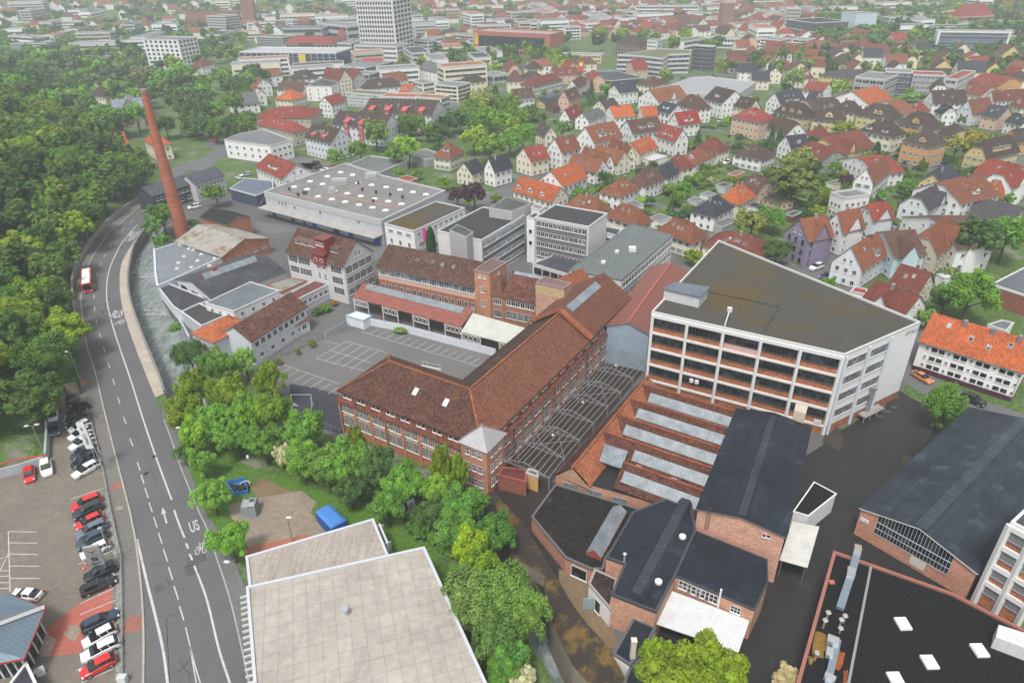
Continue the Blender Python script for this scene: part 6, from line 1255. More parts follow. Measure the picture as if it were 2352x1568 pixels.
# p3
H(3,(1240,1287),(1502,1342),(1650,1296),7.6,4.2,'a',1,'O','h','vivid orange cube-shaped apartment house with shutters and dark hipped roof',sky=0,wst='h',dorm='g-25,12,26',cat='apartment house')
H(3,(848,1192),(1142,1252),(1268,1232),7.4,4.4,'a',1,'C','h','cream apartment house with three flat dormers left of the vivid orange cube',sky=0,wst='h',dorm='f--55,12,26 f-45,12,26',cat='apartment house')
H(3,(1832,1348),(2005,1452),(2312,1385),4.9,5.4,'b',.45,'Y','h','pale yellow apartment house with one long roof dormer at the right edge',sky=1,wst='h',dorm='f-0,22,110',cat='apartment house')
H(3,(1172,1128),(1500,1182),(1640,1165),6.8,4.8,'a',1,'O','h','light orange hipped house with grouped dormers behind the cream one',sky=0,wst='h',dorm='g-0,15,34',cat='apartment house')
H(3,(820,1042),(1152,1095),(1242,1070),6.8,4.6,'a',1,'Y','h','yellow-orange hipped house with twin square dormers in the terrace of hipped roofs',sky=0,wst='h',dorm='g--5,18,20 g-20,18,20',cat='apartment house')
H(3,(600,1003),(800,1036),(882,1004),6.8,4.,'a',1,'C','h','cream house with grey-brown hipped roof in the hipped row',sky=1,cat='apartment house')
H(3,(408,1102),(702,1112),(802,1085),6.4,4.4,'a',1,'Y','h','mustard hipped house with a wide dormer beside the yellow-green tree',sky=0,wst='h',dorm='g-0,20,32',cat='apartment house')
H(3,(54,1018),(332,1076),(450,1056),6.8,4.6,'a',1,'Y','h','pale yellow hipped house with three little gabled dormers',sky=0,wst='h',dorm='g--45,15,20 g-10,15,20 g-60,15,20',cat='apartment house')
H(3,(335,962),(440,1042),(606,988),6.4,4.6,'b',.2,'C','h','cream gabled house with two dark shed dormers in the hipped row',sky=0,dorm='f--10,25,16 f-25,25,16')
H(3,(-60,1142),(168,1236),(358,1197),4.8,4.6,'a',.2,'W','h','white gabled house with brown roof beside a narrow conifer',sky=0)
H(3,(-10,912),(115,956),(346,926),6.6,4.6,'b',.1,'W','d','tall white house with anthracite roof, long white dormer and three skylights',sky=3,dorm='f-0,6,90')
H(3,(346,925),(420,935),(476,890),6.2,3.8,'a',0,'W','d','white rear wing with plain anthracite roof beside the long dormer',sky=0)
H(3,(95,1312),(215,1362),(380,1342),5.,3.8,'b',0,'W','d','small white house with slate blue roof in front of the maroon roofs',sky=0,dorm='g-0,30,14')
H(3,(350,1232),(480,1262),(580,1240),5.,4.,'a',1,'C','m','cream house with rust-red hipped roof behind the yellow gable',sky=0)
H(3,(520,1335),(652,1425),(800,1300),5.,5,'b',.15,'Y','m','lemon yellow house with maroon roof and cream cross-gable',sky=0,cross=[('x',-.3,4.4,.3,.8)])
H(3,(350,1382),(500,1476),(600,1402),4.6,3.6,'a',.3,'N','m','pale green house with maroon roof and two skylights',sky=2)
H(3,(768,892),(935,966),(1012,892),6.8,5.,'b',0,'W','o','tall white gabled house with patchy orange roofs before the black block',sky=1)
H(3,(1098,962),(1212,1050),(1266,1010),5.,4.,'b',.1,'W','t','white gabled house with brown roof squeezed behind the hipped row',sky=0)
H(3,(1430,932),(1520,946),(1828,940),6.6,5.,'b',.15,'W','h','large white house with four slanting white roof chimneys',sky=2)
H(3,(1538,1020),(1605,1048),(1740,1032),5.,3.4,'a',.3,'W','k','small white house with nearly black roof and two skylights',sky=2)
H(3,(1272,1005),(1352,1026),(1492,1000),5.,4.,'a',1,'C','r','house with mixed red hipped roof left of the nearly black roof',sky=2)
H(3,(1755,988),(1880,1036),(2068,1010),5.6,5.,'b',0,'w','t','grey-white gabled house with plain red-brown roof',sky=1)
H(3,(1968,1056),(2120,1082),(2240,1070),5.4,4.,'a',0,'P','d','peach orange gabled house with anthracite roof and skylights',sky=2)
H(3,(2000,892),(2072,921),(2360,905),5.4,4.,'b',0,'W','m','white house with long maroon-brown roof near the right edge',sky=1)
H(3,(2225,952),(2330,985),(2460,960),5.,4.4,'a',1,'C','m','cream house with brown hipped roof and big dormer at the right edge',sky=0,dorm='g-0,20,24')
H(3,(2182,1112),(2330,1150),(2460,1120),5.,3.4,'a',.1,'W','d','white house with anthracite roof and long skylight at the right edge',sky=1)
H(3,(2205,1262),(2290,1300),(2460,1240),5.4,3.8,'b',0,'O','h','orange house with brown roof cut by the right edge',sky=2)
H(3,(1565,1225),(1700,1255),(1850,1200),4.6,3.6,'a',.5,'Y','h','ochre garden house with brown roof beside the bare yellow tree',sky=0)
H(3,(2000,742),(2120,790),(2232,745),5.6,3.8,'a',.2,'O','r','orange house with pinkish red roof behind the ivy gable',sky=1)
H(3,(1890,850),(1960,880),(2060,850),6,4,'a',.2,'C','m','cream house half hidden by ivy beside the pinkish roof',sky=0)
H(3,(1482,798),(1500,830),(1665,800),7.2,5,'a',.5,'W','h','white bell-gabled house with dark red roof in front of the grey office wing',sky=0)
H(3,(370,818),(500,850),(556,820),5,4,'a',.1,'W','r','white house with red roof tucked beside the conifers',sky=0)
H(3,(590,675),(740,720),(798,650),6.6,3,'a',1,'Y','s','yellow house with grey pyramid roof beside the pale green willow',sky=0)
H(3,(820,1455),(1000,1600),(1110,1520),4.6,3.4,'b',.2,'W','r','white house with red-brown roof below the orange cube',sky=0)
H(3,(1990,1568),(2200,1660),(2352,1600),6.,4.,'a',.2,'W','r','white house with red roof and twin attic windows in the right corner row',sky=1)
H(7,(1380,70),(1620,150),(1760,40),4.8,3.6,'b',0,'Y','d','yellow gabled house with slate roof before the pale yellow apartments',sky=0)
# p2
H(2,(40,1427),(175,1481),(343,1442),5.4,4.,'b',0,'C','r','cream gabled house with glossy dark red roof and grey flue',sky=2)
H(2,(325,1352),(456,1398),(627,1357),6.8,4.4,'b',0,'W','t','white gabled house with orange-brown roof and tiny eyebrow dormer',sky=0,dorm='g-0,45,12')
H(2,(590,1257),(756,1309),(1014,1252),5.8,5.2,'b',0,'W','t','large white gabled house with brown-red roof and two long flat dormers',sky=3,dorm='f--25,22,42 f-45,22,34')
H(2,(990,1182),(1111,1227),(1388,1187),5.6,4.4,'b',0,'W','n','white gabled house with grey-brown roof and two dormer balconies',sky=3,dorm='f--25,25,30 f-30,25,30')
H(2,(1328,1241),(1501,1296),(1625,1232),5.8,4.2,'a',0,'W','r','white house with wine-red roof and two square zinc dormers',sky=2,dorm='f--40,20,26 f-30,20,26')
H(2,(1386,1132),(1532,1146),(1786,1137),5.4,4.4,'b',0,'W','R','white house with bright scarlet roof and a central flat dormer balcony',sky=2,dorm='f-0,15,50')
H(2,(1004,1337),(1171,1410),(1335,1347),4.4,3.6,'b',0,'C','o','cream gabled house with bright orange roof and three skylights',sky=3)
H(2,(766,1422),(972,1496),(1046,1452),4.6,3.6,'a',0,'C','t','front cream half of the twin-gabled pair with arched windows',sky=1)
H(2,(868,1350),(1045,1438),(1112,1432),5.,3.6,'a',0,'C','t','rear cream half of the twin-gabled pair set back to the right',sky=0)
H(2,(556,1502),(772,1582),(842,1532),4.4,3.6,'a',0,'W','t','front white twin-gable house with two dark solar panels',sky=2)
H(2,(662,1432),(852,1520),(910,1502),4.8,3.6,'a',0,'W','t','rear white twin-gable house with red roof behind the solar panels',sky=1)
H(6,(240,92),(471,141),(692,52),5.2,4.2,'b',0,'W','o','white terrace with vivid orange roof and tall paired windows',sky=2)
H(6,(10,172),(366,281),(521,242),3.4,4.,'a',0,'C','o','cream gabled row house with three little orange gabled dormers',sky=0,dorm='g--75,12,20 g--15,12,20 g-45,12,20')
H(6,(473,332),(800,400),(905,350),4.8,3.8,'a',1,'C','t','brown hipped roof rising behind the black office roof',sky=3)
H(6,(868,407),(1155,501),(1286,441),4.6,3.8,'a',1,'C','t','cream house with brown hipped roof beside the white carport',sky=2,wst='h')
H(6,(806,192),(991,236),(1170,160),4.6,3.6,'b',1,'W','t','white house with terracotta hipped roof and flared eaves',sky=2)
H(6,(1070,86),(1222,136),(1396,66),5.,4.2,'b',1,'W','n','white house with broad brown hipped roof behind the terracotta one',sky=3)
H(6,(1645,371),(1860,419),(2032,326),4.6,3.8,'b',1,'W','d','semi-detached white house with anthracite hipped roof and pergola',sky=2)
H(6,(1905,241),(2085,301),(2232,222),4.8,4.,'b',1,'C','o','cream house with bright orange hipped roof and two skylights',sky=2)
H(6,(2115,137),(2262,196),(2420,125),4.4,4.,'a',.3,'P','n','peach house with dark brown roof and four skylights',sky=4)
H(6,(1325,547),(1660,655),(1800,586),4.6,3.8,'a',1,'C','t','cream semi-detached house with two-tone brown roof and orange awning',sky=3,wst='h')
H(6,(1752,677),(2290,803),(2420,720),3.8,3.6,'a',1,'C','m','long maroon hipped roof right behind the big gravel roof',sky=5)
H(6,(1310,0),(1430,60),(1530,10),5.,3.6,'b',1,'W','d','white house with anthracite hipped roof and small red awning',sky=0)
H(6,(1460,-80),(1560,-20),(1620,-60),4.6,3.4,'a',1,'C','m','cream house with maroon hipped roof behind the anthracite one',sky=1)
H(2,(75,767),(195,792),(460,727),6.4,3.4,'b',1,'W','m','long white house with red-brown hipped roof and dark shutters',sky=2,wst='h')
H(2,(505,797),(600,812),(686,762),5.4,3.8,'b',0,'W','n','white house with plain dark brown roof beside the big spruce',sky=0)
H(2,(425,895),(522,922),(627,882),6.,4.4,'b',0,'P','n','peach gabled house with brown roof and shed dormer',sky=0,dorm='f-0,25,26')
H(2,(-20,885),(30,905),(206,888),6.,4.,'b',.1,'W','n','white house with dark shutters at the edge of the small wood',sky=2,wst='h')
H(2,(315,965),(385,990),(520,962),3.6,2.6,'b',0,'M','n','dark wooden barn with brown roof beside the peach house',sky=0,chim=0,wst='s')
H(2,(888,842),(990,852),(1162,832),6.,3.,'b',0,'W','d','modern white house with slate roof and a balcony on two levels',sky=0,wst='m')
H(2,(1145,768),(1290,790),(1446,758),6.2,3.6,'a',1,'C','n','large cream house with brown hipped roof at the end of the poplar',sky=1)
H(2,(1290,882),(1346,932),(1532,870),5.8,4.6,'b',0,'W','t','white house with red-brown cross-gabled roof beside the parked white car',sky=0,cross=[('x',0,4.5,.3,.9)])
H(2,(1520,947),(1690,1002),(1832,976),6.4,4.6,'a',1,'W','n','big white house with steep grey-brown hipped roof',sky=1)
H(2,(1326,1012),(1452,1042),(1582,1022),5.,3.4,'a',0,'W','d','modern white house with slate roof and tall slit windows',sky=0,dorm='f-0,30,40',wst='k')
H(2,(1765,902),(1935,946),(2145,902),7.,5.,'a',.05,'W','h','large white house with dark brown roof, two dormers and brick chimney',sky=0,dorm='g--10,25,14 g-10,25,14')
H(2,(2030,966),(2182,1002),(2282,986),5.4,4.,'a',0,'C','h','cream house with plain dark brown roof and lit skylights',sky=2)
H(2,(2025,1072),(2282,1122),(2420,1090),7.2,4.,'a',1,'P','r','ochre orange apartment house with red hipped roof and white windows',sky=4,wn=2.3,cat='apartment house')
H(2,(436,1062),(530,1092),(640,1036),4.8,4.,'b',0,'W','r','small white house with red roof and dark arched dormer',sky=0,dorm='g-0,30,18')
H(2,(582,1082),(702,1106),(852,1052),4.6,2.8,'b',0,'W','g','white house with grey weathered roof and blue garage door',sky=1)
H(2,(850,1022),(940,1078),(1132,1062),5.,3.8,'b',0,'W','o','white house with flat orange roof and lower side roof',sky=2)
H(2,(1128,1042),(1202,1066),(1347,1062),4.8,3.6,'b',0,'W','o','small white gabled house with orange roof next to the slate roof',sky=0)
H(2,(215,1202),(302,1242),(408,1216),4.8,3.,'a',0,'C','s','cream house with solar panels on a grey-brown roof by the wood',sky=1)
H(2,(1700,1352),(1892,1396),(1998,1371),4.6,3.8,'a',1,'C','m','cream villa with brown hipped roof and flared eaves',sky=0)
H(2,(1500,1477),(1690,1512),(1872,1431),4.,3.8,'a',1,'W','t','white house with terracotta hipped roof and little square dormer',sky=2,dorm='g-20,30,16')
H(2,(2038,1412),(2292,1462),(2420,1420),4.6,3.6,'a',1,'W','h','white semi-detached house with brown hipped roof and white shutters',sky=2,wst='h')
H(2,(1295,1568),(1480,1600),(1600,1560),3.8,3.4,'b',1,'W','s','white house with grey-purple hipped roof above the gardens',sky=1)
H(2,(745,975),(860,1000),(985,975),4.4,3.4,'b',0,'C','h','cream gabled house with half brown half slate roof',sky=0)
H(2,(220,930),(300,955),(430,920),3.2,1.6,'b',0,'Y','d','low yellow annexe with slate roof behind the small wood',sky=0,chim=0)
# p1
H(1,(450,1257),(690,1311),(872,1226),7.,4.6,'a',0,'w','h','front terrace with dark brown roof and two red stair bays',sky=7,wst='w',cat='terrace',name='terrace')
H(1,(700,1137),(1172,1187),(1322,1112),7.,4.6,'a',0,'w','h','middle terrace with dark brown roof, red stair bays and many skylights',sky=9,cat='terrace',name='terrace')
H(1,(985,1027),(1612,1057),(1742,1003),7.,4.6,'a',0,'w','h','rear and longest terrace with dark brown roof and four red stair bays',sky=12,cat='terrace',name='terrace')
for k,xs,lb in ((1,((535,1265),(630,1287)),'front'),(1,((833,1150),(966,1165)),'middle'),(1,((1060,1035),(1205,1040),(1360,1045),(1516,1050)),'rear')):
    for i,(x,y) in enumerate(xs):
        g=G(1,x,y,8.54); b=[o for o in C.objects if o.name.startswith('terrace') and o.get('label','').startswith(lb)][0]
        v=b.matrix_basis.inverted()@g if False else None
        rz=b.rotation_euler.z; dx,dy=g.x-b.location.x,g.y-b.location.y; lx_=dx*math.cos(-rz)-dy*math.sin(-rz); ly_=dx*math.sin(-rz)+dy*math.cos(-rz)
        m=MB(); m.box(lx_-1.3,ly_-.7,0,lx_+1.3,ly_+2.5,10.); m.hexa([(lx_-1.5,ly_-1,10.),(lx_+1.5,ly_-1,10.),(lx_+1.5,ly_+3.4,11.2),(lx_-1.5,ly_+3.4,11.2)],[(lx_-1.5,ly_-1,10.15),(lx_+1.5,ly_-1,10.15),(lx_+1.5,ly_+3.4,11.4),(lx_-1.5,ly_+3.4,11.4)]); s=m.build('stair_bay','plaster',b,(.48,.1,.09))
        for z in (1.2,3.7,6.2,8.4): link('window',winmesh(1.2,1.2,'w'),s,None,(lx_,ly_-.71,z),0)
H(1,(20,1137),(342,1212),(476,1191),6.,3.2,'a',1,'T','r','beige apartment block with red hipped roof beside the grey modern house',sky=3,cat='apartment block')
H(1,(-10,1085),(500,1080),(606,1021),6.,3.2,'a',1,'T','r','rear beige apartment block with long red hipped roof',sky=3,cat='apartment block')
H(1,(577,932),(690,962),(822,926),6.4,3.4,'b',0,'W','r','white house with red roof and one long skylight behind the terraces',sky=1)
flat(para(G(1,503,780,8.4),G(1,690,800,8.4),G(1,765,722,8.4)),8.4,'white cubic house with roof terrace next to the orange hipped roof','W','d','house','cubic_house','felt','plaster',.4,rows=((0,6,3,.9,1.3,'w'),(0,3.4,3,.9,1.3,'w'),(0,1,3,.9,1.3,'w'),(1,6,3,.9,1.3,'w'),(1,3.4,3,.9,1.3,'w'),(1,1,3,.9,1.3,'w')))
H(1,(175,907),(328,918),(466,882),4.6,4.,'a',1,'C','o','house with light orange hipped roof by the park lawn',sky=0)
H(1,(265,802),(428,842),(492,802),5.,4.,'a',0,'W','n','white gabled house with dark brown roof behind the orange hipped roof',sky=0)
H(1,(610,706),(770,738),(872,702),8.4,5.,'a',0,'C','m','cream gabled townhouse with maroon roof beside the grey townhouse',sky=0)
H(1,(842,682),(902,722),(1002,702),8.,4.,'a',.5,'G','r','dark grey townhouse with red roof and white windows',sky=0)
H(1,(1142,742),(1225,750),(1400,720),6.4,4.,'b',.6,'W','t','white house with brown and red hipped roof and shop window',sky=0)
H(1,(1310,850),(1400,862),(1518,842),4.4,4.,'a',0,'C','o','house with orange roof and two pale dormers on the small square',sky=0,dorm='g--10,30,16 g-25,30,16')
H(1,(1632,1432),(1782,1452),(1916,1411),4.8,4.6,'a',1,'C','t','cream villa with steep orange-brown hipped roof and wide white dormer',sky=0,dorm='f-20,35,30',wst='h')
H(1,(1842,1535),(1985,1600),(2095,1560),4.4,3.6,'b',0,'C','d','cream gabled house with anthracite roof and pale chimney',sky=0)
H(1,(2095,1512),(2190,1575),(2352,1530),5.4,4.2,'b',0,'W','d','white gabled house with large solar array on anthracite roof',sky=0)
H(1,(0,1530),(240,1640),(516,1505),5.8,3.6,'a',.0,'W','r','white house with red roof and a long grey dormer above the blue hall',sky=0,dorm='f-0,25,70')
B=flat(GP(7.6,[0,(2060,1292),1,(130,1345),(330,1290),(60,1190),0,(2150,1250)]),7.6,'modern white and grey house with large roof terrace windows','W','g','house','modern_house','felt','plaster',.35,rows=((0,4.6,6,1.3,1.2,'w'),(0,1.8,6,1.3,1.2,'w'),(1,4.6,4,1.3,1.2,'w'),(1,1.8,4,1.3,1.2,'w')))
gab('slate_house','long dark blue-walled building with slate roof at the river bend','building',G(4,1400,232,6.2),G(4,1775,115,6.2),9,6.2,2.4,'a','plain',(.05,.06,.085),'tile',(.1,.11,.13),rows=((0,3.9,9,1.1,1.1,'w'),(0,1.2,4,2.4,1.1,'w')))
gab('slate_house','white and dark house with slate roof joined to the blue-walled building','building',G(4,1790,125,6.8),G(4,2060,45,6.8),9,6.8,2.6,'a','plaster',(.5,.5,.5),'tile',(.1,.11,.13),rows=((0,4.6,7,1.,1.2,'w'),(0,2,6,1.,1.2,'w')))
flat(GP(4.4,[4,(2110,165),(2352,230),5,(160,160),(150,95),4,(2260,70)]),4.4,'low dark blue hall with blue-grey roof beside the white and dark house',(.06,.08,.12),(.12,.15,.2),'hall','blue_hall','felt','plain',.15)
# p0
B,S=house(0,(770,1396),(1182,1332),9,4.4,4.8,'a',0,'C','o','long building with bright orange-red roof among the park trees',sky=0,chim=0,dorm='g-0,35,18',cat='building')
H(0,(1288,1292),(1420,1345),(1580,1325),5.8,4.,'b',1,'C','o','cream house with red hipped roof directly behind the chimney stack',sky=0)
H(0,(-200,1568),(60,1640),(250,1560),5,4,'a',.2,'C','t','brown roofed house at the left edge within the trees',sky=1)
H(0,(840,870),(960,880),(1060,860),6,4,'a',1,'C','h','dark roofed villa between the park trees',sky=0)
H(0,(1745,640),(1810,650),(1860,640),4,2.4,'a',.5,'W','h','small white annex of the villa beside the car park roof',sky=0,wst='s')
H(0,(1765,600),(1850,610),(1960,595),5.6,4,'a',1,'W','m','white villa with maroon hipped roof near the white cube tower',sky=0)
FOOT.append([tuple(q) for q in GP(0,[0,(640,1400),(1200,1300),(1520,1340),(1560,1520),(1100,1480),(700,1500)])])
# chapel
b=G(0,1235,1160); B=Bld('chapel','small stone chapel with blue-grey slate roofs and spiky turrets behind the chimney','chapel',b.x,b.y,0,math.radians(25)); wm=MB(); rm=MB()
gblock(wm,rm,0,8,9,18,0,9,5,'b',0,.2); gblock(wm,rm,0,8,16,7,0,8.5,4.5,'a',0,.2); B.add('wall',wm,'plaster',(.33,.3,.26)); B.add('roof',rm,['tile',colmat('plain',(.2,.2,.2))],(.3,.34,.38))
for x,y,r,h in ((-5,-2,1.2,7),(5,-2,1.2,7),(-9,5,.9,7),(7,18,1.5,11)): m=MB(); m.tube((x,y,0),(x,y,h),r,8); t=B.add('turret',m,'plaster',(.36,.33,.28)); m=MB(); m.tube((x,y,h),(x,y,h+(4 if h<10 else 8)),r+.2,8,0,.05); m.build('spire','tile',t,(.1,.11,.12))
FOOT.append([(b.x-12,b.y-5),(b.x+12,b.y-5),(b.x+12,b.y+20),(b.x-12,b.y+20)])
# ---------------- larger distant buildings ----------------
def blk(k,a,b,c,z,label,wc,rc,fl_,n,sty='w',cat='office building',name='office_block',win=None,edge=(0,1),rmat='gravel',par=.5,wh=None,wmat='plaster'):
    g=lambda q:G(k,q[0],q[1],z) if len(q)==2 else G(q[2],q[0],q[1],z)
    P_=para(g(a),g(b),c if isinstance(c,(int,float)) else g(c)); B=flat(P_,z,label,wc,rc,cat,name,rmat,wmat,par)
    p=[B.P[i] for i in range(4)]; i0=min(range(4),key=lambda i:(p[i]-P_[0]).length); h=z/fl_
    for j,e in enumerate(edge):
        s,t=p[(i0+e)%4],p[(i0+e+1)%4]; L=(t-s).length; kk=max(1,int(n if j==0 else round(n*L/max((p[(i0+1)%4]-p[i0]).length,1))))
        for f in range(fl_)[::-1]:
            B.row(s,t,h*f+h*.3,kk,min((L-1)/kk-.35 if wh is None else wh,60),h*.5,sty,.6)
    B.done(); return B
blk(0,(1310,366),(1632,373),22,21.3,'white cube-like office tower with small square black windows','W','g',7,7,'k',cat='office tower',name='office_tower',wh=2.4)
blk(0,(1893,150),(2062,156),20,20.9,'grey and white hotel tower with many small windows near the brick church','g','g',8,9,'s',cat='hotel tower',name='tower_block')
# glazed car park
P_=[G(0,2245,472,13),G(1,735,492,13),G(1,832,446,13)]; B=flat(para(*P_),13,'long glazed multi-storey car park with white roof edge and yellow banner',(.06,.09,.14),(.42,.42,.42),'car park','car_park_building','felt','plain',.6,coping=(.66,.68,.7))
i0=min(range(4),key=lambda i:(B.P[i]-P_[0].to_2d()).length); p,q=B.P[i0],B.P[(i0+1)%4]; u=(q-p).normalized(); nr=Vector((u.y,-u.x)); Ln=(q-p).length
for f in range(5): B.row(p,q,.6+f*2.4,16,Ln/16-.6,1.5,'s',.3)
for i in range(17): s=B.L(p+u*Ln*i/16+nr*1.5); m=MB(); m.bar(P3(s,0),P3(s,13),.5,.5); B.add('mast',m,'metal',(.55,.6,.65))
c=B.L(p+u*Ln*.66+nr*2); m=MB(); m.bar(P3(c-u*3,8.),P3(c+u*3,8.),.2,9); B.add('banner',m,'plain',(.65,.5,.12))
blk(1,(905,418),(1290,432),(1405,402),13.6,'low white podium block in front of the high-rise tower','W','g',4,20,'s',name='podium')
# high-rise
z0=0; P_=para(G(1,1030,548),G(1,1300,568),G(1,1408,512)); B=flat(P_,78,'white high-rise tower with a dense grid of windows, cut by the top edge',(.78,.78,.76),'g','high-rise tower','high_rise','gravel','plaster',.5)
i0=min(range(4),key=lambda i:(B.P[i]-P_[0]).length)
for e,n_ in ((0,4),(1,2)):
    p,q=B.P[(i0+e)%4],B.P[(i0+e+1)%4]; u=(q-p).normalized(); nr=Vector((u.y,-u.x)); Ln=(q-p).length
    for f in range(22):
        h=3.4
        m_=13 if e==0 else 5
        s=B.L((p+q)/2+nr*.05); B.inst('window_band',winmesh(Ln-1.2,2.0,'l'),(s.x,s.y,1.2+f*h),math.atan2(u.y,u.x))
    m=MB()
    for i in range(m_+1): s=B.L(p+u*(.5+(Ln-1)*i/m_)+nr*.25); m.bar(P3(s,0),P3(s,77.5),1.5,.6)
    B.add('facade_rib',m,'plaster',(.78,.78,.76))
B.done()
B=blk(1,(262,402),(705,402),14,9.5,'cream classical building with red hipped roof behind the glazed car park','C','r',2,12,'w',par=.1,name='classical_building')
c=(B.P[0]+B.P[2])/2
def onroof(P_,z,zr,col,B):
    wm=MB(); rm=MB(); ctr,ang,lx,ly=rect(P_[0],P_[1],P_[2]); c=B.L(ctr); S=gblock(wm,rm,0,0,lx,ly,z-.2,z,zr,'a',1,.6); c_,s_=math.cos(ang),math.sin(ang)
    for mb in (rm,wm): mb.v=[(c.x+v[0]*c_-v[1]*s_,c.y+v[0]*s_+v[1]*c_,v[2]) for v in mb.v]
    B.add('roof',rm,['tile',colmat('plain',(.2,.2,.2))],RC[col])
onroof(para(G(1,262,402,9.5),G(1,705,402,9.5),14),9.6,5,'r',B)
blk(1,(825,602),(1000,628),(1207,562),9.5,'grey office block with black bands and red roof sign','g','g',3,6,'l'); v=G(1,1070,565,9.9); t=text('roof_sign','',v.x,v.y,10.5,0,4,1,'plain',None,.1,math.pi/2,(.6,.05,.05)) if False else None
m=MB(); m.box(v.x-7,v.y-.2,10,v.x+7,v.y+.2,12.); tag(m.build('roof_sign','plain',None,(.55,.06,.07)),'red sign on the roof of the grey banded office block','sign')
# red brick long office with dark glass bays
P_=para(G(1,1995,292,17),G(2,352,325,17),24); B=flat(P_,17,'broad red brick office block with tall dark glass bays and yellow corner sign',(.4,.13,.085),(.35,.3,.28),'office building','brick_office','felt','plain',.8,coping=(.42,.14,.09))
i0=min(range(4),key=lambda i:(B.P[i]-P_[0]).length); p,q=B.P[i0],B.P[(i0+1)%4]; u=(q-p).normalized(); nr=Vector((u.y,-u.x)); Ln=(q-p).length
B.row(p,q,5,9,Ln/10.5,9.5,'l',Ln*.07); B.row(p,q,1.2,24,Ln/30,2.,'s',Ln*.05); s=B.L(p+u*3.2+nr*.2); m=MB(); m.bar((s.x-u.x*2,s.y-u.y*2,11.5),(s.x+u.x*2,s.y+u.y*2,11.5),.2,9); B.add('yellow_sign',m,'plain',(.75,.45,.02))
m=MB(); s2=B.L(p+u*3.2+nr*.34)
for i in range(10): a0,a1=i*.5-1.,(i+1)*.5-1.; m.bar((s2.x+u.x*1.*math.cos(a0),s2.y+u.y*1.*math.cos(a0),14+1.*math.sin(a0)),(s2.x+u.x*1.*math.cos(a1),s2.y+u.y*1.*math.cos(a1),14+math.sin(a1)),.06,.35)
m.bar((s2.x-u.x*1.4,s2.y-u.y*1.4,12.4),(s2.x+u.x*1.2,s2.y+u.y*1.2,12.4),.06,.35); B.add('horn_emblem',m,'plain',(.03,.03,.03))
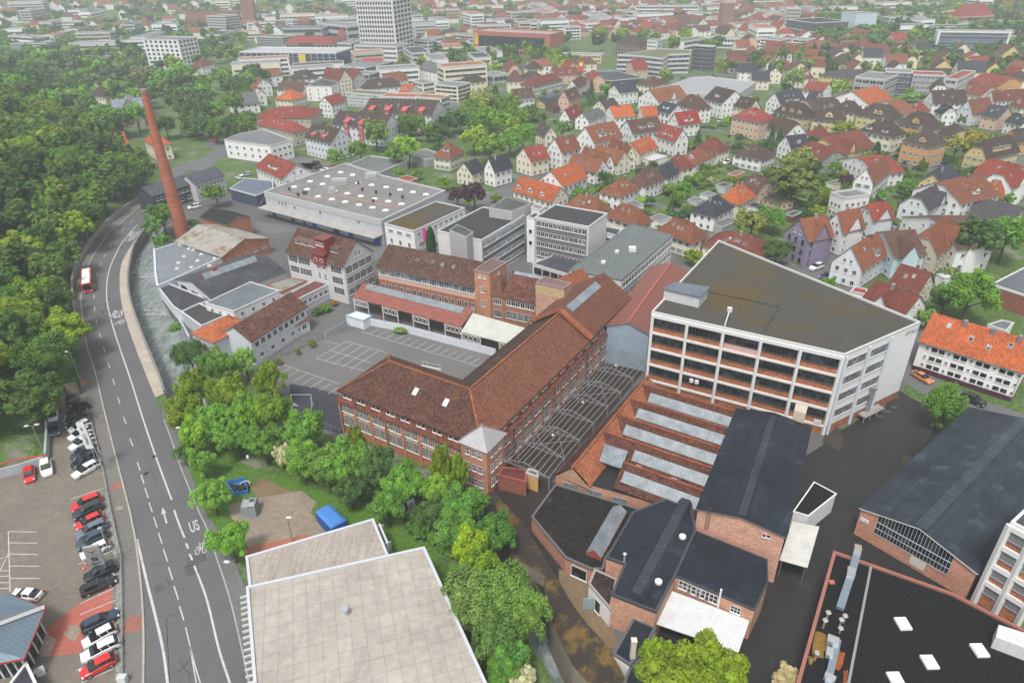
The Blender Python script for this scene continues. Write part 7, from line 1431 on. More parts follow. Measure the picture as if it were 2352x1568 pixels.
for a in ((1,(2035,240),(2340,235),12,13,'white office block with a long window row behind the red brick office','W','g',4,12,'s'),
 (1,(1812,320),(1995,335),14,11,'pale grey office with blue-grey windows left of the red brick office','g','g',4,8,'s'),
 (1,(1585,360),(1765,345),14,9,'white block with staggered windows near the sandstone villa','W','g',3,8,'s'),
 (1,(1410,375),(1580,385),12,9,'white low office between the high-rise and the staggered block','W','g',3,7,'l'),
 (1,(1570,500),(1850,520),12,7.5,'white shop block with a broad window band behind the street trees','W','g',2,12,'s'),
 (1,(1670,775),(1850,800),(1912,760),9,'beige and brown apartment block with stacked balconies at the junction','C','g',4,4,'l'),
 (1,(1480,742),(1530,770),(1600,745),5.6,'small white flat-roofed house with large windows by the square','W','g',2,2,'m'),
 (1,(1885,632),(2000,645),(2120,610),7,'white showroom with four dark windows and red wall logo','W','g',2,4,'s'),
 (1,(2035,680),(2180,700),(2352,690),5,'low white hall with a grey roof behind the small street tree','g','g',1,4,'l'),
 (1,(840,852),(1160,880),(1240,850),7.5,'grey balcony block with colourful door panels','g','v',4,8,'p'),
 (1,(1175,880),(1480,900),(1480,865),7.6,'flat brown-roofed block in front of the small square','W','t',3,8,'s'),
 (1,(1475,890),(1700,912),(1752,880),8.2,'flat rust-roofed white block with balconies beside the rear terrace','W','t',3,6,'l'),
 (1,(970,670),(1035,690),(1077,660),9,'plain grey office beside the dark grey townhouse','G','g',3,4,'l'),
 (1,(782,395),(870,405),(1003,360),9.5,'grey shop building between cream classical building and high-rise','g','g',3,5,'l'),
 (1,(170,190),(330,195),12,9,'white block with dark windows far behind the cream classical building','W','g',3,8,'s'),
 (0,(-60,215),(740,200),14,9,'very long white curved-looking factory office in the hazy distance','W','g',3,30,'s'),
 (0,(70,330),(330,350),14,8,'white flat-roofed modern building at the far left','W','g',2,7,'l'),
 (0,(90,405),(420,400),12,8,'dark school building with pale window frames at the far left','G','d',3,14,'w'),
 (1,(0,340),(240,350),20,8,'dark terraced civic building with planted ledges left of the cream classical one','G','v',4,10,'l'),
 (1,(240,265),(600,262),20,11,'dark grey hall block in the haze behind the classical building','G','d',2,8,'l'),
 (1,(560,215),(830,245),25,13,'large blank grey theatre block in the haze','g','g',2,2,'s'),
 (2,(1140,60),(1715,60),16,14,'long white office slab with dark ribbon windows far away in the haze','W','g',4,20,'l'),
 (2,(485,255),(632,250),12,11,'white office with dark ribbon windows behind the brick office','W','g',4,4,'l'),
 (2,(1582,385),(1820,350),14,8,'white L-shaped school block with green roof left of the poplars','W','v',2,8,'s'),
 (2,(1800,350),(2352,365),12,8,'long white school wing with small windows behind the black block','W','g',2,18,'s'),
 (2,(1240,375),(1335,380),12,9,'small white glazed office beside the brown brick hipped building','W','g',3,3,'p'),
 (2,(390,500),(820,510),10,6,'cream bus depot office with yellow stripe behind the street trees','Y','g',2,16,'w'),
 (3,(225,365),(360,375),(436,358),10.5,'white five-storey cube house with loggias near the glass office','W','g',5,2,'l'),
 (3,(-60,358),(120,375),(185,355),9,'white flat-roofed apartment block left of the cube house','W','g',4,5,'l'),
 (3,(175,85),(310,85),14,22,'tall beige office slab behind the black glass cube','T','g',7,8,'s'),
 (3,(-2,0),(10,8),5,3,'tiny white pavilion at the far horizon','W','g',1,1,'s'),
 (3,(540,30),(660,30),12,12,'white block on the hazy hillside above the beige slab','W','g',3,4,'l'),
 (3,(1250,115),(1450,130),10,6,'pale flat pavilion building among the hillside trees','g','g',1,6,'l'),
 (3,(1385,150),(1600,160),14,11,'pinkish sandstone school building on the hillside','P','t',3,12,'s'),
 (3,(1890,230),(2300,200),16,10,'white modern school wing with stepped roof behind the blue banded slab','W','g',3,12,'l'),
 (3,(2210,300),(2420,300),14,9,'grey-beige office behind the right end of the blue banded slab','T','g',3,8,'l'),
 (3,(1385,320),(1480,325),12,7,'white concrete pavilion with a single square window','W','g',1,1,'l'),
 (3,(985,265),(1090,270),9,8,'small cream cubic house alone among the far trees','C','g',2,2,'w')):
    k,a_,b_,c_,z_,lb,wc_,rc_,f_,n_,st_=a; blk(k,a_,b_,c_,z_,lb,wc_,rc_,f_,n_,st_)
# blue banded slab
B=blk(3,(1575,292),(2225,300),12,17,'white edged office slab with dark blue bands and rows of small windows',(.05,.08,.15),'g',4,30,'w',cat='office slab')
p=[B.L(q) for q in B.P]; i0=min(range(4),key=lambda i:(B.P[i]-G(3,1575,292,17).to_2d()).length); WF=(.72,.73,.74); m=MB(); m.bar(P3(p[i0],0),P3(p[i0],17.3),1.6); B.add('frame_post',m,'plain',WF); m=MB(); m.bar(P3(p[(i0+1)%4],0),P3(p[(i0+1)%4],17.3),1.4); B.add('frame_post',m,'plain',WF); m=MB(); m.bar(P3(p[i0],16.9),P3(p[(i0+1)%4],16.9),1.,1.); B.add('frame_beam',m,'plain',WF); m=MB(); q=p[(i0-1)%4]; m.hexa([(p[i0].x-.3,p[i0].y,0),(p[i0].x+.1,p[i0].y,0),(q.x+.1,q.y,0),(q.x-.3,q.y,0)],[(p[i0].x-.3,p[i0].y,17),(p[i0].x+.1,p[i0].y,17),(q.x+.1,q.y,17),(q.x-.3,q.y,17)]); B.add('end_wall',m,'plain',(.7,.71,.72))
blk(3,(195,180),(430,215),(715,195),15,'black glass cube office with vertical fins','K','k',2,14,'l',cat='office building')
blk(3,(125,255),(420,300),(752,290),8,'dark lower storey block around the black glass cube','K','k',1,14,'l')
blk(3,(640,110),(870,110),(935,150),19,'pale green glass office block with rounded bands','B','g',6,10,'p')
B=blk(3,(1765,165),(2080,150),16,13,'grand yellow school building with a huge red hipped roof on the hillside','Y','r',3,14,'w',cat='school',name='school_building'); onroof(para(G(3,1765,165,13),G(3,2080,150,13),16),13.1,11,'r',B)
# blue-grey banded office and black block
P_=GP(12.8,[2,(968,508),(1135,512),(1390,540),(1445,503),(1636,497),(1636,462),(1340,452)]); B=flat(P_,12.8,'angled office with white bands, dark glass strips and a planted roof',(.6,.62,.64),'v','office building','banded_office','gravel','plaster',.4)
for i in range(4):
    i0=min(range(len(B.P)),key=lambda j:(B.P[j]-P_[i]).length); p,q=B.P[i0],B.P[(i0+1)%len(B.P)]
    for f in range(4): Ln=(q-p).length; B.row(p,q,1.4+f*3.,max(1,int(Ln/9)),Ln/max(1,int(Ln/9))-.1,1.7,'L',.05)
blk(2,(1645,428),(1850,432),(1922,428),16.5,'black cubic office block with a single white seam beside the banded office','b','g',6,2,'s')
flat(GP(5,[2,(1440,790),(1600,860),(2080,870),(2240,760),(1800,710),(1640,720)]),5,'broad flat grey supermarket roof in front of the poplars','g',(.33,.34,.35),'hall','flat_hall','felt','plaster',.5)
flat(GP(4.6,[2,(640,700),(900,745),(1215,715),(960,655),(700,660)]),4.6,'dark corrugated hall in front of the banded office','K','d','hall','dark_hall','corrug','plain',.2)
for i,(x,y,c,l) in enumerate(((230,655,(.6,.33,.04),'yellow-orange shipping container behind the street trees'),(320,655,(.6,.13,.05),'red-orange shipping container next to the yellow one'),(500,668,(.05,.12,.35),'blue shipping container near the red sign'),(420,690,(.62,.5,.08),'yellow shipping container in front'))):
    v=G(2,x,y); B=Bld('shipping_container',l,'container',v.x,v.y,0,.1*i,'shipping containers by the depot'); m=MB(); m.box(-6,-1.3,0,6,1.3,2.7); B.add('body',m,'corrug',c); m=MB(); m.box(5.98,-1.2,.1,6.06,1.2,2.6); B.add('door',m,'plain',c)
v=G(2,630,720); B=Bld('sign_pylon','red sign pylon with a round yellow badge','sign',v.x,v.y); m=MB(); m.box(-2,-.4,0,2,.4,11); B.add('panel',m,'plain',(.5,.05,.06)); m=MB(); m.tube((0,-.5,9),(0,-.4,9),1.4,16); B.add('badge',m,'plain',(.7,.7,.1))
blk(3,(875,700),(1080,740),(1095,675),11.5,'grey-blue modern office wing with black cladding','G','g',3,4,'w'); blk(3,(1085,665),(1330,675),14,12.6,'black clad office block with white window groups','b','g',4,6,'w'); B=blk(3,(1335,690),(1640,700),14,11.4,'grey panelled office wing with maroon sloping roof','G','m',4,7,'m')
blk(3,(1640,720),(1745,735),(1800,650),10.8,'grey and white stair end of the panelled office wing','g','m',3,2,'w')
H(2,(960,388),(1180,400),(1243,372),9,5,'a',1,'M','h','brown brick institute building with two hipped roofs beyond the poplars',sky=0,cat='building',base=False)
# city gate tower
v=G(2,1950,280); B=Bld('gate_tower','slender brick city gate tower with orange pyramid roof in the haze','tower',v.x,v.y,0,.1); m=MB(); m.box(-6,-6,0,6,6,32); B.add('shaft',m,'brick',(.34,.18,.14)); m=MB(); m.box(-6.3,-6.3,26,6.3,6.3,32); B.add('gallery',m,'plaster',(.55,.42,.34)); m=MB(); a=[(-7,-7,32),(7,-7,32),(7,7,32),(-7,7,32)]
for i in range(4): m.face([a[i],a[(i+1)%4],(0,0,43)])
B.add('roof',m,'tile',(.5,.15,.06))
v=G(1,60,260); B=Bld('church','red brick church with blunt tower at the far left of the town','church',v.x-20,v.y,0,.15); wm=MB(); rm=MB(); gblock(wm,rm,-35,0,60,18,0,12,8,'a',0,.3); B.add('nave',wm,'brick',(.3,.14,.12)); B.add('roof',rm,['tile',colmat('plain',(.2,.2,.2))],(.2,.08,.06)); m=MB(); m.box(0,-8,0,14,8,36); B.add('tower',m,'brick',(.32,.15,.12))
# ---------------- showroom with the big beige roof ----------------
P_=GP(6.6,[12,(2268,690),13,(1547,325),(2128,1600),(2380,2250),12,(2390,2250)])
B=flat(P_,6.6,'large showroom with a beige panelled flat roof and a single round vent','W',(.38,.345,.305),'showroom','showroom','roofgrid','plaster',.22,coping=(.5,.52,.55),pt=.3,rz=(lambda d:math.atan2(d.y,d.x))(G(13,1547,325,6.6)-G(12,2268,690,6.6)))
rf=[o for o in B.o.children if o.name.startswith('roof')][0]
v=B.L(G(13,820,900,7.4)); m=MB(); m.tube((v.x,v.y,6.5),(v.x,v.y,7.3),.2,10); m.tube((v.x,v.y,7.3),(v.x,v.y,7.6),.3,12,0,.5); m.tube((v.x,v.y,7.6),(v.x,v.y,7.9),.5,12,0,.42); B.add('roof_vent',m,'metal',(.6,.62,.65))
p,q=B.L(G(12,2268,690,6.6)),B.L(G(12,2390,2250,6.6)); d=(q-p).normalized(); n=Vector((d.y,-d.x)); n=-n if n.x>0 else n
for i in range(20):
    s=p+d*(.6+i*.95); m=MB(); m.bar(P3(s+n*.1,5.7),P3(s+n*1.05,5.7),.12,.35); B.add('sun_louvre',m,'plain',(.62,.62,.6))
m=MB(); m.bar(P3(p+n*.05,3.2),P3(q+n*.05,3.2),.1,4.6); B.add('glazing',m,'glass_dark')
P_=GP(5.6,[12,(2262,412),13,(1078,66),(1215,400),(1260,560),12,(2300,760)])
B=flat(P_,5.6,'lower beige-roofed rear part of the showroom beside the lawn','W',(.37,.325,.285),'showroom annex','showroom_annex','felt','plaster',.22,coping=(.5,.52,.55),pt=.3)
v=G(13,1190,330,1.); c=Bld('sign_board','white sign board standing behind the beige roofed showroom','sign',v.x,v.y,0,math.radians(-65)); m=MB(); m.box(-2.2,-.15,1.2,2.2,.15,4.2); c.add('board',m,'plain',(.68,.69,.7)); m=MB(); m.box(-2,-.6,0,-1.8,.6,4); m.box(1.8,-.6,0,2,.6,4); c.add('stand',m,'metal',(.55,.55,.55))
# corner pavilion, lower left
a,b,c_=G(12,412,872,4.4),G(12,215,1335,4.4),G(12,95,745,4.4); mid=G(12,-60,1090,4.8)
B=Bld('car_pavilion','glass car pavilion with folded blue-grey standing seam roof and red eaves','pavilion',mid.x,mid.y); A2,B2_,C2=B.L(a),B.L(b),B.L(c_); w1=B.L(G(12,-400,1180,5.6)); e1,e2=B.L(G(12,-250,1420,4.4)),B.L(G(12,-300,800,4.4)); m=MB()
for f in ([P3(B2_,4.3),P3(A2,4.3),P3(w1,5.6),P3(e1,4.3)],[P3(A2,4.3),P3(C2,4.3),P3(e2,4.3),P3(w1,5.6)]):
    m.face(f); m.face([(x,y,z-.25) for x,y,z in f][::-1])
B.add('roof',m,'seam',(.17,.23,.28)); m=MB(); m.bar(P3(A2,4.5),P3(w1,5.75),.7,.12); B.add('ridge_band',m,'plain',(.42,.4,.4)); m=MB(); m.bar(P3(B2_,4.15),P3(A2,4.15),.14,.3); m.bar(P3(A2,4.15),P3(C2,4.15),.14,.3); m.bar(P3(e1,4.15),P3(B2_,4.15),.14,.3); B.add('eaves_trim',m,'paint',(.4,.05,.05))
ins=inset(ccw([B2_,A2,C2,e2,e1]),1.1); m=MB(); m.prism(ins,0,4.05,top=False); B.add('glazing',m,'glass_dark')
for i in range(5):
    for t in (0,.25,.5,.75): s=lerp(ins[i],ins[(i+1)%5],t); m=MB(); m.bar(P3(s,0),P3(s,4.1),.22); B.add('post',m,'plain',(.65,.65,.65))
P_=[G(12,x,y,2.6) for x,y in ((100,1568),(245,1378),(345,1590),(250,1760),(60,1760))]; flat(P_,2.6,'dark entrance box with a white frame in front of the glass pavilion','K','k','entrance','entrance_box','felt','glass_dark',.2,coping=(.6,.6,.6))
# lot walls
tag(ribbon('lot_wall',GP(0,[8,(0,1258),(182,1208),(430,1128)]),.3,0,1.9,'plaster',(.4,.41,.45),False),'light grey rendered wall with a red coping behind the red and white cars','wall')
ribbon('wall_coping',GP(1.95,[8,(0,1128),(140,1085),(425,1045)]),.36,1.9,.1,'paint',(.45,.06,.05),False); o=[x for x in C.objects if x.name.startswith('wall_coping')][0]; o.parent=[x for x in C.objects if x.name.startswith('lot_wall')][0]
tag(ribbon('lot_wall',GP(0,[8,(440,1090),(450,880),(445,780)]),.35,0,1.7,'concrete',(.4,.41,.42),False),'short grey wall between the cars and the steep bank','wall')
tag(ribbon('stone_wall',GP(0,[8,(590,640),(610,520),(740,490)]),.6,0,3.2,'brick_rough',(.25,.22,.18),False),'rough stone retaining wall above the topmost black car','wall')
fence('guard_rail','galvanised guard rail fence between the car lot and the pavement','fence',[G(8,790,560),G(8,860,800),G(8,950,1180),G(8,1025,1568),G(12,1060,150),G(12,1120,420),G(12,1128,1000),G(12,1130,1568)],.9,'metal',(.42,.46,.48),34,(.45,.48,.5),rails=(.35,.65,.97))
sheet('gravel_strip',GP(0,[8,(930,1370),(985,1400),(1030,1568),12,(1075,200),(1110,500),(1105,1568),(1060,1568),(1070,600),(1020,200),(965,-30)]),.09,'gravel',(.2,.2,.19))
# ---------------- vehicles ----------------
def carmesh(kind):
    # station x, belt half width, bottom z, hood/belt z
    S={'hatch':(4.2,1.8,1.48,[(-2.1,.62,.72),(-2.0,.8,.9),(-1.3,.88,.98),(0,.9,.96),(.9,.9,.95),(1.6,.84,.86),(2.0,.74,.72),(2.12,.6,.55)],[(-1.98,.0),(-1.55,.9),(-.9,1.),(.2,1.),(.95,.12),(1.15,0)]),
       'suv':(4.6,1.9,1.68,[(-2.3,.7,.85),(-2.2,.86,1.05),(-1.4,.93,1.12),(0,.95,1.1),(1.0,.95,1.1),(1.8,.9,1.03),(2.2,.82,.9),(2.32,.65,.6)],[(-2.2,.0),(-1.9,.85),(-1.2,1.),(.3,1.),(1.0,.1),(1.2,0)]),
       'estate':(4.7,1.84,1.5,[(-2.3,.66,.8),(-2.2,.82,.95),(-1.4,.9,.98),(0,.92,.97),(1.0,.92,.95),(1.9,.86,.86),(2.3,.76,.72),(2.42,.6,.55)],[(-2.2,.0),(-1.75,.86),(-1.0,1.),(.2,1.),(1.05,.1),(1.25,0)]),
       'coupe':(4.5,1.82,1.36,[(-2.2,.66,.75),(-2.1,.8,.93),(-1.4,.9,.98),(0,.92,.93),(1.0,.9,.9),(1.8,.84,.8),(2.2,.74,.68),(2.3,.6,.5)],[(-1.95,.0),(-1.0,.85),(-.5,1.),(.2,1.),(.95,.1),(1.15,0)])}[kind]
    L,W,H,st,rf=S; m=MB(); rings=[]
    for x,w,z in st: rings.append([(x,-w*.94,.22),(x,-w,.5),(x,-w*.97,z-.08),(x,-w*.78,z),(x,w*.78,z),(x,w*.97,z-.08),(x,w,.5),(x,w*.94,.22)])
    for i in range(len(rings)-1):
        a,b=rings[i],rings[i+1]
        for j in range(8): k=(j+1)%8; m.face([a[j],a[k],b[k],b[j]][::-1])
    m.face(rings[0]); m.face(rings[-1][::-1])
    zb=.93 if H<1.6 else 1.08; g=MB(); R=[]
    for x,t in rf: w0,w1=.84*W/2,.66*W/2; ww=w0+(w1-w0)*t; z=zb+(H-zb)*t; R.append((x,ww,z))
    for i in range(len(R)-1):
        x0,a,z0=R[i]; x1,b,z1=R[i+1]; mid=R[i][2]>H-.12 and R[i+1][2]>H-.12
        (m if mid or (z0>H-.3 and z1>H-.3) else g).face([(x0,-a,z0),(x1,-b,z1),(x1,b,z1),(x0,a,z0)])
        for s in (-1,1):
            w0=.86*W/2; f=[(x0,s*w0,zb-.03),(x1,s*w0,zb-.03),(x1,s*b,z1),(x0,s*a,z0)]; g.face(f if s<0 else f[::-1])
    for s in (-1,1):   # pillars
        for xx in (-.95,.0): m.bar((xx-.1,s*(.86*W/2+.005),zb-.03),(xx,s*(.66*W/2+.015),H-.03),.09,.04)
    lights=MB(); x=st[-2][0]
    for s in (-1,1): lights.box(x-.18,s*.68-.17,.58,x+.06,s*.68+.17,.74)
    tl=MB(); x=st[0][0]
    for s in (-1,1): tl.box(x-.03,s*.66-.14,.7,x+.18,s*.66+.16,.9)
    wh=MB(); wh.tube((0,-.11,0),(0,.11,0),.33,14); wh.tube((0,-.125,0),(0,.125,0),.2,10,1)
    return dict(body=m.mesh('body',['car']),windows=g.mesh('windows',['glass_dark']),headlights=lights.mesh('headlight',[colmat('plain',(.6,.62,.65))]),tail=tl.mesh('tail_light',[colmat('plain',(.35,.02,.02))]),wheel=wh.mesh('wheel',['rubber','metal']),wb=L*.3,tw=W/2-.12)
CARS={}
def car(k,n,t,kind,col,label,group=None,cat='car',z=.06,name='parked_car'):
    if kind not in CARS: CARS[kind]=carmesh(kind)
    c=CARS[kind]; a,b=G(k,*n,.5),G(k,*t,.5); mid=(a+b)/2; ang=math.atan2(a.y-b.y,a.x-b.x)
    o=bpy.data.objects.new(name,None); C.objects.link(o); o.location=(mid.x,mid.y,z); o.rotation_euler.z=ang; tag(o,label,cat,group)
    link('body',c['body'],o,col); link('windows',c['windows'],o); link('headlight',c['headlights'],o); link('tail_light',c['tail'],o)
    for sx in (-1,1):
        for sy in (-1,1): link('wheel',c['wheel'],o,(.45,.46,.48),(sx*c['wb'],sy*c['tw'],.33))
w_=(.75,.76,.77); k_=(.012,.013,.016); r_=(.6,.02,.02); n_=(.03,.045,.075); g_=(.12,.15,.2)
CL=[(8,(275,1290),(268,1165),'hatch',r_,'red hatchback parked alone against the grey wall'),(8,(440,1230),(418,1105),'suv',w_,'white sport utility car parked nose-out beside the grey wall'),
(8,(492,735),(487,640),'hatch',w_,'white car at the top of the short left column of cars'),(8,(507,860),(500,765),'hatch',(.05,.07,.1),'dark blue-grey car just below the topmost white car'),
(8,(688,595),(665,510),'hatch',k_,'black car parked apart under the stone wall'),
(8,(650,668),(790,603),'suv',k_,'upper black car of the slanted row beside the tall banner'),(8,(620,712),(812,678),'estate',k_,'second black car of the slanted row behind the banner'),(8,(645,770),(800,725),'coupe',(.02,.025,.035),'dark car whose front shows left of the banner'),
(8,(645,828),(828,742),'hatch',w_,'white car directly below the dark cars, crossed by the banner'),(8,(640,905),(835,800),'hatch',w_,'second white car in the slanted row, with navy car behind'),(8,(655,990),(862,870),'estate',w_,'long white car above the two dark ones in the slanted row'),
(8,(665,1085),(885,965),'suv',(.035,.05,.07),'slate blue car between the long white car and a black one'),(8,(675,1160),(888,1040),'suv',k_,'black car just above the lowest white car of the upper row'),(8,(690,1240),(903,1118),'estate',w_,'white car at the lower end of the upper slanted row'),
(8,(680,1540),(912,1440),'suv',r_,'red car at the top of the lower slanted row'),(12,(693,45),(928,-62),'suv',(.02,.03,.035),'black car between the two red cars'),(12,(700,150),(943,32),'hatch',r_,'second red car, between black and grey cars'),(12,(712,232),(978,108),'suv',g_,'blue-grey car below the second red car'),
(12,(715,325),(985,192),'suv',(.04,.06,.075),'dark slate car above the white car behind the grey sign'),(12,(755,415),(1005,292),'hatch',w_,'white car with black roof behind the grey sign'),(12,(785,622),(1068,498),'suv',k_,'black car just below the grey sign'),(12,(1045,618),(760,742),'estate',k_,'black estate car pointing the other way beside the red paving'),
(12,(1062,935),(772,1075),'estate',n_,'navy estate car below the empty red bays'),(12,(770,1225),(1065,1062),'hatch',w_,'white hatchback next to the navy estate car'),(12,(755,1350),(1102,1180),'estate',w_,'white car between the white hatchback and the lowest red car'),(12,(750,1500),(1062,1332),'hatch',r_,'red hatchback at the bottom end of the row'),
(12,(112,748),(385,772),'coupe',w_,'white saloon beside the blue-grey seam roof pavilion'),
(11,(1485,372),(1345,290),'coupe',(.6,.2,.05),'orange coupe parked before the white apartment block'),(11,(1958,572),(1808,510),'suv',k_,'black car parked before the white apartment block'),
(7,(395,905),(495,872),'suv',w_,'white car standing in front of the lilac house'),(7,(498,985),(560,955),'hatch',n_,'dark blue car half hidden by the small tree at the pale blue house'),
(0,(1925,1290),(2008,1290),'hatch',(.5,.02,.04),'red car turning at the small junction by the park wall'),(1,(520,1485),(580,1500),'hatch',n_,'dark car parked nearest the front terrace'),(1,(530,1540),(600,1555),'suv',n_,'navy car second in the queue by the front terrace'),(1,(680,1530),(735,1540),'hatch',r_,'red car parked on the street below the terraces'),
(1,(605,1560),(660,1568),'estate',w_,'white car between the navy and red cars on the street'),(1,(1948,862),(2008,845),'suv',w_,'white van driving on the curved street'),(4,(1740,345),(1835,325),'suv',w_,'white van beside the chimney and blue-walled building'),
(4,(2230,45),(2300,30),'estate',(.5,.52,.55),'silver car on the yard behind the blue-walled building'),(4,(2170,60),(2240,70),'hatch',w_,'white car next to the silver car on that yard'),
(2,(1895,1120),(1945,1112),'hatch',(.5,.5,.52),'silver car at the corner by the ochre apartment house'),(2,(1235,915),(1268,912),'hatch',w_,'white car parked beside the balcony house'),(2,(1945,1505),(2010,1485),'suv',w_,'white car on the drive by the brown hipped house'),(2,(1985,1525),(2035,1500),'hatch',k_,'black car next to the white one on the drive'),
(2,(2150,905),(2200,905),'hatch',w_,'white car in the small car park below the spruce row'),(2,(2190,930),(2260,925),'suv',k_,'black car in the small car park below the spruce row'),(6,(1530,400),(1590,415),'estate',w_,'white car in the drive beside the white carport'),(6,(1580,380),(1640,395),'hatch',(.35,.38,.42),'grey car beside the white one in the drive'),
(6,(2120,85),(2180,80),'suv',n_,'dark blue car behind the grey garden sheds'),(6,(2080,115),(2140,105),'hatch',(.6,.05,.1),'pinkish red car behind the grey garden sheds'),(3,(1340,1545),(1420,1552),'suv',k_,'black car parked under the vivid orange cube'),(3,(1575,1525),(1640,1515),'hatch',(.05,.08,.35),'car under a blue cover beside the orange cube'),
(2,(1700,1098),(1760,1090),'hatch',(.4,.4,.42),'grey car on the street by the scarlet roofed house'),(3,(80,1535),(150,1545),'hatch',(.5,.5,.5),'silver car at the foot of the spruces')]
for x in CL: car(*x,z=.08 if x[0] in (8,12) else .07)
# bus
a,b=G(4,798,1128,0),G(4,800,975,0); d=(b-a).normalized(); L=12; mid=a+d*L/2; B=Bld('city_bus','red city bus with white roof and dark windows in the left lane','bus',mid.x+.6,mid.y,.03,math.atan2(-d.y,-d.x))
m=MB(); m.prism([(-L/2,-1.2),(L/2-.2,-1.2),(L/2,-.9),(L/2,.9),(L/2-.2,1.2),(-L/2,1.2)],.3,2.85); B.add('body',m,'car',(.7,.06,.02)); m=MB(); m.box(-L/2+.3,-.95,2.85,L/2-.5,.95,2.98); m.box(.4,-.5,2.98,1.6,.5,3.15); m.box(-4,-.8,2.98,-1.5,.8,3.2); B.add('roof',m,'plain',(.78,.77,.76))
m=MB(); m.box(L/2-.01,-1.0,1.0,L/2+.03,1.0,2.6); B.add('windscreen',m,'glass_dark'); m=MB()
for s in (-1,1): m.box(-L/2+.5,s*1.21-.02,1.3,L/2-.6,s*1.21+.02,2.5)
B.add('side_windows',m,'glass_dark'); m=MB(); m.box(L/2,-.7,2.62,L/2+.04,.7,2.8); B.add('destination_display',m,'plain',(.08,.08,.06))
for sx in (-3.6,3.2):
    for sy in (-1,1): link('wheel',CARS['suv']['wheel'],B.o,(.3,.3,.3),(sx,sy*1.1,.42)).scale=(1.35,1.2,1.35)
for s in (-1,1): m=MB(); m.box(L/2,s*.9-.18,.6,L/2+.05,s*.9+.18,.8); B.add('headlight',m,'plain',(.75,.75,.7))
for s in (-1,1): m=MB(); m.bar((L/2,s*1.2,2.5),(L/2+.35,s*1.45,2.3),.05); m.box(L/2+.25,s*1.4-.1,1.9,L/2+.35,s*1.4+.1,2.35); B.add('mirror',m,'plain',(.03,.03,.03))
# ---------------- masts, lamps, signs ----------------
def lampost(k,base,h,label,arm=1.6,ang=0.,col=(.4,.45,.43),two=False,z=0):
    v=G(k,*base,z); z=hz(v.x,v.y) if z==0 else z; B=Bld('street_lamp',label,'street lamp',v.x,v.y,z,ang,'street lamps'); m=MB(); m.tube((0,0,0),(0,0,h),.11,7,0,.06); B.add('pole',m,'metal',col)
    for s in ((1,-1) if two else (1,)):
        m=MB(); m.bar((0,0,h-.05),(arm*s,0,h+.25),.08); B.add('arm',m,'metal',col); m=MB(); m.hexa([(arm*s-.3,-.18,h+.15),(arm*s+.5*s,-.18,h+.2),(arm*s+.5*s,.18,h+.2),(arm*s-.3,.18,h+.15)] if s>0 else [(arm*s-.5,-.18,h+.15),(arm*s+.3,-.18,h+.15),(arm*s+.3,.18,h+.15),(arm*s-.5,.18,h+.15)],[(arm*s-.3*s,-.14,h+.35),(arm*s+.4*s,-.14,h+.36),(arm*s+.4*s,.14,h+.36),(arm*s-.3*s,.14,h+.35)] if s>0 else [(arm*s-.4,-.14,h+.35),(arm*s+.3,-.14,h+.35),(arm*s+.3,.14,h+.35),(arm*s-.4,.14,h+.35)]); B.add('lamp_head',m,'plain',(.6,.62,.6))
for a in ((8,(775,440),9,'greenish street lamp beside the orange flag at the road wall',.8,2.9),(8,(1762,1062),6.5,'street lamp rising between the river trees and the road edge',.7,3.1),(8,(398,1005),5.5,'twin-headed lamp on the bank above the grey wall',.8,.2),(12,(2285,885),9,'curved street lamp in front of the showroom louvres',1.,3.),(4,(1078,418),8,'slim street lamp halfway up the wooded bend',.8,.3),(4,(835,705),8,'slim street lamp at the road wall above the bus',.8,2.9),(0,(1645,1200),7,'park street lamp beside the chapel',.5,0),(0,(1890,1290),7,'street lamp at the junction near the red car',.5,.2),(0,(2300,1120),7,'street lamp at the park wall gate',.5,.2),(13,(340,275),5,'small lamp behind the lower showroom roof',.2,0),(1,(885,1528),14,'tall lamp mast standing before the front terrace gable',.8,2.9),(1,(1428,1560),8,'street lamp beside the grey villa annex',.4,2.9),(8,(2345,1325),6,'slim lamp post on the lawn beside the blue container tray',.2,2.)):
    lampost(a[0],a[1],a[2],a[3],a[4],a[5],two='twin' in a[3])
# banner mast and brand pylons
v=G(8,950,1180); B=Bld('banner_mast','tall white advertising banner with dark lettering leaning over the slanted cars','banner',v.x,v.y,0,math.radians(8)); m=MB(); m.tube((0,0,0),(0,0,10),.1,8,0,.07); m.tube((.9,0,0),(0.6,0,6),.06,6); m.tube((-.9,.1,0),(-.3,0,6),.06,6); B.add('mast',m,'metal',(.5,.52,.54)); m=MB(); m.box(-1.35,-.06,5.,-.1,.06,10.6); p=B.add('banner_cloth',m,'plain',(.68,.69,.72))
text('lettering','CUPRA',-.72,-.1,7.1,0,.75,1,'plain',p,.01,0,(.05,.05,.06)).rotation_euler=(math.pi/2,math.pi/2,0); text('lettering','eit',-.72,-.1,9.3,0,.7,1,'plain',p,.01,0,(.05,.05,.06)).rotation_euler=(math.pi/2,math.pi/2,0)
v=G(12,935,548); B=Bld('sign_pylon','grey dealer pylon sign with dark emblem and lettering among the cars','sign',v.x,v.y,0,math.radians(12)); m=MB(); m.box(-1.05,-.25,0,1.05,.25,5.4); p=B.add('panel',m,'metal',(.5,.52,.53)); m=MB(); m.box(-.8,-.29,3.75,.8,-.26,3.8); B.add('divider',m,'plain',(.1,.1,.1))
text('lettering','SEAT',0,-.29,2.15,0,.62,1,'plain',p,.01,math.pi/2,(.03,.03,.03)); m=MB()
for z in (2.75,3.0,3.25): m.box(-.42,-.3,z,.42,-.26,z+.15)
m.box(-.42,-.3,3.0,-.24,-.26,3.4); m.box(.24,-.3,2.75,.42,-.26,3.1); B.add('letter_emblem',m,'plain',(.03,.03,.03)); m=MB()
